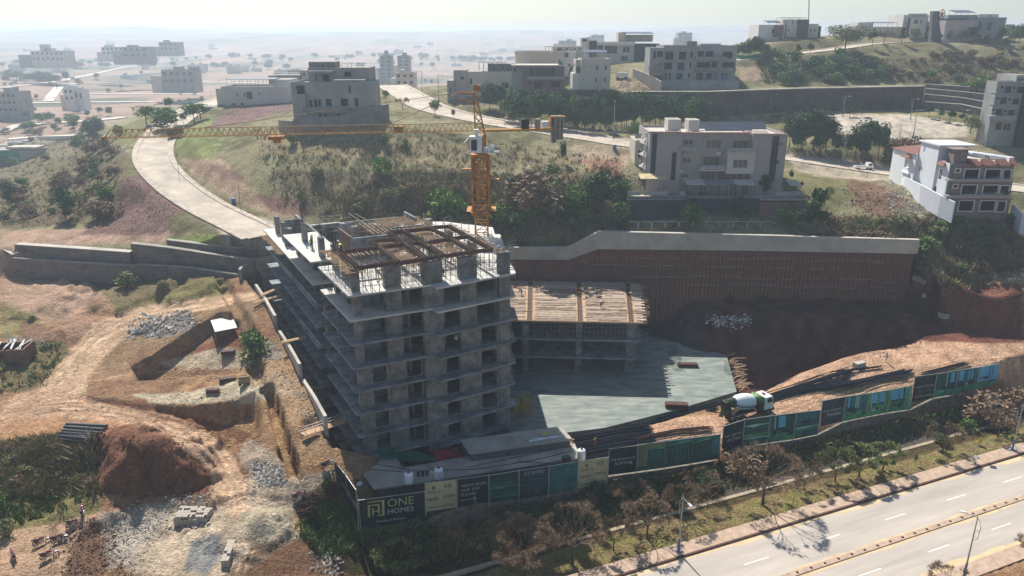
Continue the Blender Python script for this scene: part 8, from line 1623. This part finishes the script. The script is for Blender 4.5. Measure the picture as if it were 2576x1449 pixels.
# centre hill
for k, x, y, h, w, lab in (('tall', 1505, 545, 10.5, 1.35, 'big dark conical tree standing left of the terrace'), ('tall', 1480, 540, 8, 1.1, 'shorter dark tree touching the big conical one'), ('gbush', 1110, 556, 6.4, 1.0, 'bright green leafy shrub tree just left of the crane mast'), ('gbush', 1152, 560, 5, 1.0, 'second bright green shrub beside the crane mast'), ('gbush', 1248, 575, 5.0, .9, 'green shrub on the right side of the crane mast'), ('dense', 1416, 412, 5.2, .6, 'small conifer like tree at the hill crest'),
                      ('gbush', 1385, 470, 5, .8, 'pale green shrub below the small conifer'), ('bbush', 1352, 545, 8.5, 1.2, 'tall dry reddish brown shrub on the slope'), ('gbush', 1440, 535, 5.5, 1.1, 'green shrub between the dry shrub and the big dark tree'), ('gbush', 1405, 505, 4, 1.1, 'middle green shrub of the slope right of the crane'), ('bush', 1555, 565, 4.5, .9, 'dark green shrub at the left foot of the terrace'), ('gbush', 962, 445, 4.2, 1.0, 'light green shrub in the middle of the hill slope'),
                      ('gbush', 972, 362, 2.4, 1.1, 'bright green round bush near the crane jib'), ('bush', 1018, 372, 2.0, 1, 'small green bush right of the round one near the jib'), ('obush', 800, 450, 2.4, 1.2, 'olive bush on the left of the hill slope'), ('gbush', 760, 505, 2.2, .9, 'small fresh green bush above the red bank'), ('obush', 1010, 505, 3, 1.2, 'yellow green bush above the dark bank'), ('bush', 735, 362, 2.2, 1.2, 'green bush below the corrugated cover'), ('round', 1095, 292, 4.4, 1.2, 'round topped street tree at the bend, right of the villa'),
                      ('round', 970, 256, 3.4, 1.1, 'dark street tree beside the villa corner'), ('baresm', 1013, 276, 3.6, 1, 'pale bare tree on the rubble near the street bend'), ('round', 940, 246, 3.4, 1, 'street tree just behind the villa corner'), ('small', 1140, 300, 2.6, .9, 'thin orange leaved sapling beside the upper street'), ('dense', 1085, 212, 5.5, 1, 'leafy tree behind the street bend in front of the hazy plain'), ('dense', 1070, 208, 4.5, 1, 'second leafy tree behind the street bend'), ('small', 1252, 400, 1.6, 1, 'tiny shrub on the crest right of the crane cab')):
    plant(k, x, y, h, lab, wide=w)
for k in range(60):
    x = random.uniform(860, 1560); y = random.uniform(430, 600); 
    if x < 1250 and y > 560: continue
    plant(random.choice(('bbush', 'bbush', 'obush', 'bbush', 'bbush')), x, y, random.uniform(.8, 2.1), 'scrubby brown green bush on the steep hillside behind the tower', 'scrub bushes on the hillside', wide=1.4)
for k in range(34):
    x = random.uniform(1290, 1570); y = random.uniform(470, 590); plant(random.choice(('bush', 'dbush', 'gbush', 'bush')), x, y, random.uniform(1.8, 3.8), 'green bush on the slope between the crane and the terrace', 'green bushes right of the crane', wide=1.2)
for k in range(40):
    x = random.uniform(2080, 2570); y = random.uniform(555, 690); plant(random.choice(('bbush', 'obush', 'bbush', 'bush')), x, y, random.uniform(1.0, 2.6), 'dry bush on the overgrown slope right of the piled wall', 'dry bushes right of the piled wall', wide=1.5)
# terrace trees
for k, x, y, h, w, lab in (('tall', 1860, 566, 6.6, .9, 'dark green tree standing before the middle of the terrace'), ('bush', 1728, 572, 5, .9, 'rounded green tree in front of the netted terrace, left'), ('tall', 1920, 498, 5.6, 1.1, 'dark tree rising above the right end of the pergola'), ('tall', 2055, 582, 9.8, 1.1, 'tall dark tree at the right end of the terrace'), ('tall', 2038, 584, 7, 1, 'shorter tree beside the tall one at the terrace end'), ('gbush', 1975, 570, 3.6, 1.1, 'green shrub in front of the right part of the terrace'), ('bush', 2000, 575, 4, 1.1, 'dark shrub near the right hoop rails'), ('gbush', 1650, 500, 1.4, 1, 'small palm like plant on the terrace below the pavilion'), ('street', 1988, 458, 3.2, .6, 'slim dark cypress right of the brown house'), ('street', 2015, 482, 2.6, .6, 'slim dark cypress beside the small white canopy')): plant(k, x, y, h, lab, wide=w)
# left side
for k, x, y, h, w, lab in (('tall', 165, 552, 8.0, 1.2, 'dark green tree on the slope left of the purple scree'), ('tall', 178, 556, 6, 1.2, 'lower dark tree touching the one left of the purple scree'), ('tall', 30, 522, 7.5, 1.1, 'dark green tree near the left picture edge'), ('dense', 246, 345, 9, 1.3, 'soft pale green tree beyond the left slope'), ('dense', 225, 350, 8, 1.1, 'darker tree next to the soft pale green one'), ('dense2', 200, 380, 7, 1.5, 'wide olive tree on the far left slope'), ('round', 428, 277, 4.0, 1, 'first street tree on the outer side of the curved road'), ('round', 452, 264, 3.9, 1, 'second street tree on the outer side of the curved road'), ('round', 477, 259, 3.7, 1, 'third street tree on the outer side of the curved road'), ('round', 508, 255, 3.7, 1, 'farthest street tree on the outer side of the curved road'),
                      ('dbush', 392, 300, 3.6, .9, 'dark round shrub left of the curved road'), ('round', 462, 316, 3.6, .9, 'street tree on the inner side of the curved road'), ('dbush', 434, 350, 2.6, 1, 'shrub clump beside the inner pavement of the curved road'), ('bush', 450, 344, 3.2, 1, 'green shrub clump next to the jib, inner side of the curved road'), ('obush', 300, 340, 2.8, 1, 'low shrub on the grassy shoulder of the curved road'), ('bush', 380, 460, 1.8, .6, 'thin young tree on the slope below the curved road') if 0 else ('small', 258, 425, 3.0, .8, 'thin young tree on the slope left of the curved road'),
                      ('bush', 645, 912, 4.6, 1.0, 'green shrub growing out of the trench beside the excavation'), ('bush', 632, 880, 3.2, 1, 'smaller green shrub behind the trench shrub'), ('obush', 318, 725, 3, 1.3, 'olive bush in front of the low stone wall'), ('obush', 12, 1345, 2.0, 1.1, 'dark green bush at the bottom left picture edge'), ('gbush', 4, 1285, 2.4, .9, 'bright green bush at the left picture edge')): plant(k, x, y, h, lab, wide=w)
for k in range(46):
    x = random.uniform(0, 290); y = random.uniform(330, 560); plant(random.choice(('bbush', 'obush', 'bbush', 'bush')), x, y, random.uniform(1.6, 3.6), 'grey brown bush on the overgrown slope at the far left', 'bushes on the far left slope', wide=1.4)
for k in range(16): x = random.uniform(10, 230); y = random.uniform(1130, 1240); plant(random.choice(('bbush', 'obush', 'bbush')), x, y, random.uniform(.5, 1.1), 'low dark bush on the weedy slope below the black pipes', 'bushes below the black pipes', wide=1.5)
for k in range(34):
    x = random.uniform(0, 520); y = random.uniform(185, 330); plant(random.choice(('dense', 'round', 'bush')), x, y, random.uniform(3.5, 6), 'hazy tree dotted over the far left valley', 'hazy valley trees', wide=1.3)
for k in range(14): x = random.uniform(60, 200); y = random.uniform(300, 335); plant('round', x, y, 5, 'tree beside the far valley junction', 'trees at the valley junction', wide=1.1)
rr_ = random.Random(5)
for bx0, bx1, by in ((560, 1120, 170), (600, 1330, 150), (0, 560, 168), (300, 900, 130), (700, 1320, 125), (0, 400, 122), (1150, 1330, 140), (0, 260, 205)):
    for k in range(16): plant('dense', rr_.uniform(bx0, bx1), by + rr_.uniform(-6, 6), rr_.uniform(6, 11), 'hazy dark tree in the distant tree belts of the plain', 'trees of the distant belts', wide=rr_.uniform(1.5, 3))
for k in range(30):
    x, y = rr_.uniform(0, 1330), rr_.uniform(112, 200); q = G(x, y, 150, 3500)
    if q.y < 420: continue
    w_, d_, h_ = rr_.uniform(9, 20), rr_.uniform(8, 14), rr_.uniform(4, 10); t = thing('distant_house', 'tiny hazy flat roofed house scattered over the distant plain', 'building', q, rr_.uniform(-.4, .4), 'houses scattered over the distant plain')
    mb = MB().wall(-w_ / 2, w_ / 2, -4, h_, 0, .3, [(a, a + 1.4, 1 + 3.3 * f, 2.6 + 3.3 * f) for f in range(int(h_ / 3.4)) for a in (-w_ * .35, -w_ * .1, w_ * .2)]).box(-w_ / 2, w_ / 2, d_ - .3, d_, -4, h_).box(-w_ / 2, -w_ / 2 + .3, .3, d_ - .3, -4, h_).box(w_ / 2 - .3, w_ / 2, .3, d_ - .3, -4, h_)
    mb.build('wall', rr_.choice((m_gv, m_wht, m_bei, m_lt)), t); MB().box(-w_ / 2 + .3, w_ / 2 - .3, .3, d_ - .3, h_ - .6, h_ - .3).box(-w_ * .3, -w_ * .05, 2, 5, h_ - .3, h_ + 2.2).build('roof', m_roofw, t)
# ground cover that nobody could count
def cover(name, polys, hmin, hmax, w, m, label, seed, n=7, lean=.5):
    r = random.Random(seed); mb = MB()
    for poly, cnt, y0, y1 in polys:
        xs = [p[0] for p in poly]; ys = [p[1] for p in poly]; k = 0; PXs = []
        while len(PXs) < cnt and k < cnt * 6:
            k += 1; x = r.uniform(min(xs), max(xs)); y = r.uniform(min(ys), max(ys))
            if inpoly(np.array([x]), np.array([y]), poly)[0]: PXs.append((x, y))
        for x, y in PXs:
            q = GF(x, y)
            if q is None or not (y0 < q[1] < y1): continue
            for b in range(n):
                a = r.uniform(0, 6.28); h = r.uniform(hmin, hmax); o = Vector((q[0] + r.gauss(0, h * .35), q[1] + r.gauss(0, h * .35), q[2] - .08)); t = o + Vector((r.gauss(0, h * lean), r.gauss(0, h * lean), h)); s = Vector((math.cos(a), math.sin(a), 0)) * w * h
                mb.add([o - s, o + s, t], [(0, 1, 2)], r.choice((0, 1)))
    o = mb.build(name, m); return tag(o, label, kind='stuff')
def GF(x, y):
    d = ray(x, y); lo = None; t = np.linspace(60, 520, 180); X, Y, Z = d[0] * t, d[1] * t, CAM_H + d[2] * t; h = gridz(X, Y); b = Z < h; k = int(np.argmax(b))
    if not b[k]: return None
    if k == 0: return (X[0], Y[0], h[0])
    f = (Z[k - 1] - h[k - 1]) / ((Z[k - 1] - h[k - 1]) - (Z[k] - h[k]) + 1e-9); tt = t[k - 1] + (t[k] - t[k - 1]) * f; x_, y_ = d[0] * tt, d[1] * tt; return (x_, y_, float(gridz(x_, y_)))
HILLP = [(640, 330), (1000, 320), (1560, 400), (1590, 560), (1500, 600), (1250, 612), (900, 560), (700, 520)]
STEEP = [(840, 500), (1000, 430), (1300, 440), (1560, 470), (1560, 575), (1480, 600), (1250, 612), (1120, 575), (900, 555)]
cover('dry_brush', [(HILLP, 1500, 140, 230), (STEEP, 2400, 140, 180), ([(2080, 545), (2576, 545), (2576, 690), (2400, 740), (2310, 720), (2300, 600), (2090, 585)], 1500, 120, 180), ([(0, 340), (250, 350), (310, 430), (280, 500), (180, 570), (0, 570)], 900, 140, 400), ([(2120, 150), (2576, 150), (2576, 215), (2330, 205), (1900, 205)], 1200, 180, 300), ([(0, 1110), (235, 1085), (250, 1240), (0, 1250)], 1500, 60, 120), ([(900, 1335), (1560, 1225), (1850, 1165), (2560, 1000), (2560, 1040), (1560, 1320), (950, 1445)], 1500, 60, 125)], .35, 1.05, .13, list(LM['brush']), 'dry brown brush covering the hillsides', 3)
cover('weeds', [(STEEP, 500, 140, 180), (HILLP, 500, 140, 230), ([(900, 1335), (1250, 1290), (1560, 1225), (1850, 1165), (2500, 1000), (2560, 1030), (1900, 1215), (1560, 1310), (1200, 1400), (950, 1440)], 2600, 60, 125), ([(0, 1220), (230, 1240), (165, 1285), (0, 1330)], 140, 60, 120), ([(0, 1120), (230, 1090), (250, 1230), (0, 1240)], 300, 60, 120), ([(830, 1200), (900, 1280), (900, 1400), (800, 1400), (740, 1330)], 500, 60, 100), ([(60, 860), (170, 870), (110, 970), (0, 990), (0, 890)], 110, 80, 140), ([(1900, 155), (2230, 160), (2300, 190), (1920, 210)], 900, 180, 300), ([(2090, 560), (2576, 560), (2400, 730)], 600, 120, 160)], .3, .95, .16, [LM['olive'][0], LM['mid'][0]], 'low olive green weeds on banks and ditch', 4)
cover('grass', [([(1190, 1445), (1560, 1345), (1960, 1243), (2576, 1080), (2576, 1150), (1930, 1310), (1540, 1425), (1480, 1449)], 4500, 60, 125), ([(450, 320), (560, 290), (560, 400), (470, 410)], 700, 140, 260), ([(570, 320), (730, 320), (700, 420), (600, 430)], 500, 140, 260), ([(260, 690), (560, 690), (560, 740), (300, 770)], 700, 100, 150)], .07, .17, .4, [mat('dry_grass_a', '8b7f52', .9), mat('dry_grass_b', '6f7440', .9)], 'short dry grass of the verge and slopes', 5, n=6)
def stones(name, polys, label, seed, m):
    r = random.Random(seed); random.seed(seed); mb = MB()
    for poly, cnt, s0, s1 in polys:
        xs = [p[0] for p in poly]; ys = [p[1] for p in poly]; k = 0; c = 0
        while c < cnt and k < cnt * 6:
            k += 1; x = r.uniform(min(xs), max(xs)); y = r.uniform(min(ys), max(ys))
            if not inpoly(np.array([x]), np.array([y]), poly)[0]: continue
            q = GF(x + r.gauss(0, 9), y + r.gauss(0, 5)); c += 1
            if q: mb.rock((q[0], q[1], q[2] + s0 * .3), s0 + (s1 - s0) * r.random() ** 3, r.choice(range(len(m))), .8)
    return tag(mb.build(name, m), label, kind='stuff')
m_rk = [mat('rubble_pale', 'a79c8d', .95, .2, 2), mat('rubble_grey', '8c867d', .95, .2, 2), mat('rubble_white', 'cfc9bf', .9, .1, 2)]
stones('rubble', [([(265, 1320), (330, 1270), (440, 1262), (430, 1330), (330, 1430), (260, 1400)], 900, .06, .2), ([(420, 1250), (540, 1240), (550, 1270), (430, 1268)], 200, .1, .25), ([(640, 1165), (700, 1170), (720, 1215), (650, 1225)], 420, .12, .3), ([(340, 795), (480, 780), (500, 820), (400, 850), (330, 845)], 420, .12, .55), ([(780, 1330), (830, 1340), (860, 1449), (800, 1449)], 300, .1, .35),
                  ([(2240, 440), (2300, 480), (2400, 540), (2340, 560), (2230, 520)], 900, .08, .35), ([(1480, 420), (1590, 400), (1600, 440), (1500, 480)], 250, .08, .3), ([(1780, 795), (1890, 800), (1880, 820), (1800, 825)], 260, .15, .5), ([(690, 840), (760, 960), (830, 1080), (790, 1090), (700, 960), (660, 880)], 350, .06, .25), ([(2450, 690), (2576, 680), (2576, 705), (2460, 708)], 250, .1, .4), ([(0, 850), (120, 850), (130, 880), (0, 880)], 250, .08, .3), ([(540, 260), (735, 250), (735, 280), (600, 300), (540, 310)], 400, .1, .3), ([(1540, 195), (1650, 205), (1640, 228), (1560, 225)], 160, .1, .4), ([(900, 1300), (1560, 1220), (1600, 1235), (950, 1335)], 260, .08, .3)], 'scattered stones and broken concrete', 6, m_rk)
stones('clods', [([(240, 1090), (480, 1110), (525, 1180), (520, 1250), (250, 1245)], 900, .05, .22), ([(170, 1300), (290, 1310), (330, 1449), (150, 1449)], 800, .05, .22), ([(0, 800), (640, 760), (830, 1090), (600, 1120), (0, 1000)], 900, .04, .18), ([(1870, 900), (2330, 790), (2330, 880), (2120, 910)], 300, .08, .3), ([(290, 440), (500, 520), (430, 580), (200, 585)], 900, .08, .22), ([(1440, 1060), (1900, 1040), (2500, 900), (2560, 920), (1900, 1080)], 350, .04, .16), ([(2130, 450), (2290, 520), (2240, 560), (2130, 520)], 300, .1, .3)], 'loose earth clods', 7, [mat('clod_brown', '7a5743', .95, .25, 2), mat('clod_dark', '5c4033', .95, .25, 2)])
# pale lanes of the far valley
m_lane = mat('pale_lane', 'd3c8b8', .9, .05, .1)
for k, pts in enumerate(([(120, 256), (135, 236), (150, 218), (190, 211), (300, 209), (420, 207), (560, 208), (730, 212)], [(0, 262), (60, 261), (200, 258), (360, 257), (530, 256)], [(210, 238), (330, 237), (540, 237)], [(0, 335), (40, 318), (110, 312), (220, 306), (330, 295)], [(20, 352), (120, 345), (240, 340)], [(0, 196), (60, 190), (200, 192), (400, 186)], [(360, 128), (480, 131), (560, 143)], [(480, 150), (700, 140), (960, 160), (1100, 158)], [(900, 170), (1010, 165), (1200, 150), (1330, 140)], [(0, 222), (150, 205), (320, 168), (400, 160)])):
    ps = []
    for i in range(len(pts) - 1):
        for j in range(6): t_ = j / 6; ps.append((pts[i][0] + (pts[i + 1][0] - pts[i][0]) * t_, pts[i][1] + (pts[i + 1][1] - pts[i][1]) * t_))
    ps = [G(x, y, 150, 3000) for x, y in ps]; w_ = 3.2 if k not in (0,) else 4
    tag(ribbon(MB(), [(p.x, p.y, p.z) for p in ps], -w_, w_, .5, skirt=2).build('road', m_lane), kind='structure')
# plaza and small lamps of the upper streets
tag(MB().prism([tuple(G(x, y)[:2]) for x, y in ((2075, 296), (2260, 290), (2400, 303), (2425, 335), (2300, 350), (2120, 345))], 0, .1).build('plaza', m_road2, loc=(0, 0, max(G(x, y).z for x, y in ((2075, 296), (2260, 290), (2400, 303), (2300, 350))) - .6)), kind='structure') if 0 else None
for x, y, h, yw, lab in ((1543, 352, 9.5, 1.5, 'white street lamp rising before the dense tree row'), (2118, 420, 8.6, 2.4, 'street lamp left of the small round trees by the street'), (2255, 400, 8.0, .4, 'street lamp leaning over the scrub beside the white house'), (1768, 290, 5.6, .2, 'thin street lamp at the left end of the dark retaining wall trees'), (2120, 292, 5.6, .2, 'thin street lamp amid the small street trees'), (1937, 285, 5.4, .2, 'thin lamp in front of the middle of the dark retaining wall'), (2290, 300, 5.6, .1, 'thin street lamp at the corner of the dark retaining wall'), (2297, 345, 7, .2, 'street lamp at the far side of the pale plaza'), (2440, 335, 6, 2.8, 'street lamp near the feathery acacia'), (2505, 340, 6, 3, 'street lamp before the apartment block'), (1104, 252, 7.5, .2, 'curved street lamp at the street bend near the beige villa'), (1062, 235, 7, 3, 'street lamp on the far side of the street bend'), (946, 205, 7, 0, 'tall lamp left of the hazy towers'), (1363, 250, 5, 2.8, 'street lamp above the dense tree row near the brown shell')):
    q = G(x, y); t = lamp(q, h, yw, lab)
for x, y, h, lab in ((712 / 4 * 0 + 677, 465, 5, ''),): pass
for x, y, h, lab in ((604, 520, 4.5, 'thin leaning pole beside the blue bin on the curved road'), (450, 440, 5, 'thin pole on the slope inside the curved road'), (532, 250, 7, 'thin dark pole at the gate of the pale house'), (497, 300, 3.5, 'short dark pole beside the curved road')): tag(MB().beam((0, 0, -.2), (.2, 0, h), .08).build('pole', m_bar, loc=G(x, y)), lab, 'pole', 'thin poles near the curved road')
for x, y, lab in ((588, 512, 'blue bin on the inner pavement of the curved road'), (1546, 378, 'dark blue bin on the rubble beside the upper street')): tag(MB().lathe([(.38, 0), (.42, 1.0), (.42, 1.1), (.1, 1.12)], n=12).build('bin', mat('blue_bin', '3a6fae', .5, .1, 2), loc=G(x, y)), lab, 'bin', 'blue bins')
ms = thing('radio_mast', 'very thin tall radio mast on the skyline left of the ridge', 'mast', PY(2033, 90, 420)); wb(MB().beam(PY(2033, 90, 420), PY(2036, -30, 420), .5).beam(PY(2031, 90, 420), PY(2035, 30, 420), .3), 'pole', m_pole, ms)
cn = MB(); vs = []
gn = [PY(*q4(x, y), 262) for x, y in ((-330, 550), (-200, 560), (-100, 540), (0, 545), (120, 548), (230, 520), (290, 500))]
cn.add([v for v in gn] + [v - Vector((0, 0, 2.0 if 0 < i < 6 else .6)) for i, v in enumerate(gn)], [(i, i + 1, i + 8, i + 7) for i in range(6)]); tag(cn.build('green_net_fence', m_gnet), 'long bright green net fence along the ridge street', 'net fence')
for vs_ in KT.values():
    for r_, used_ in vs_:
        if not used_:
            for c_ in kids(r_): bpy.data.objects.remove(c_)
            bpy.data.objects.remove(r_)
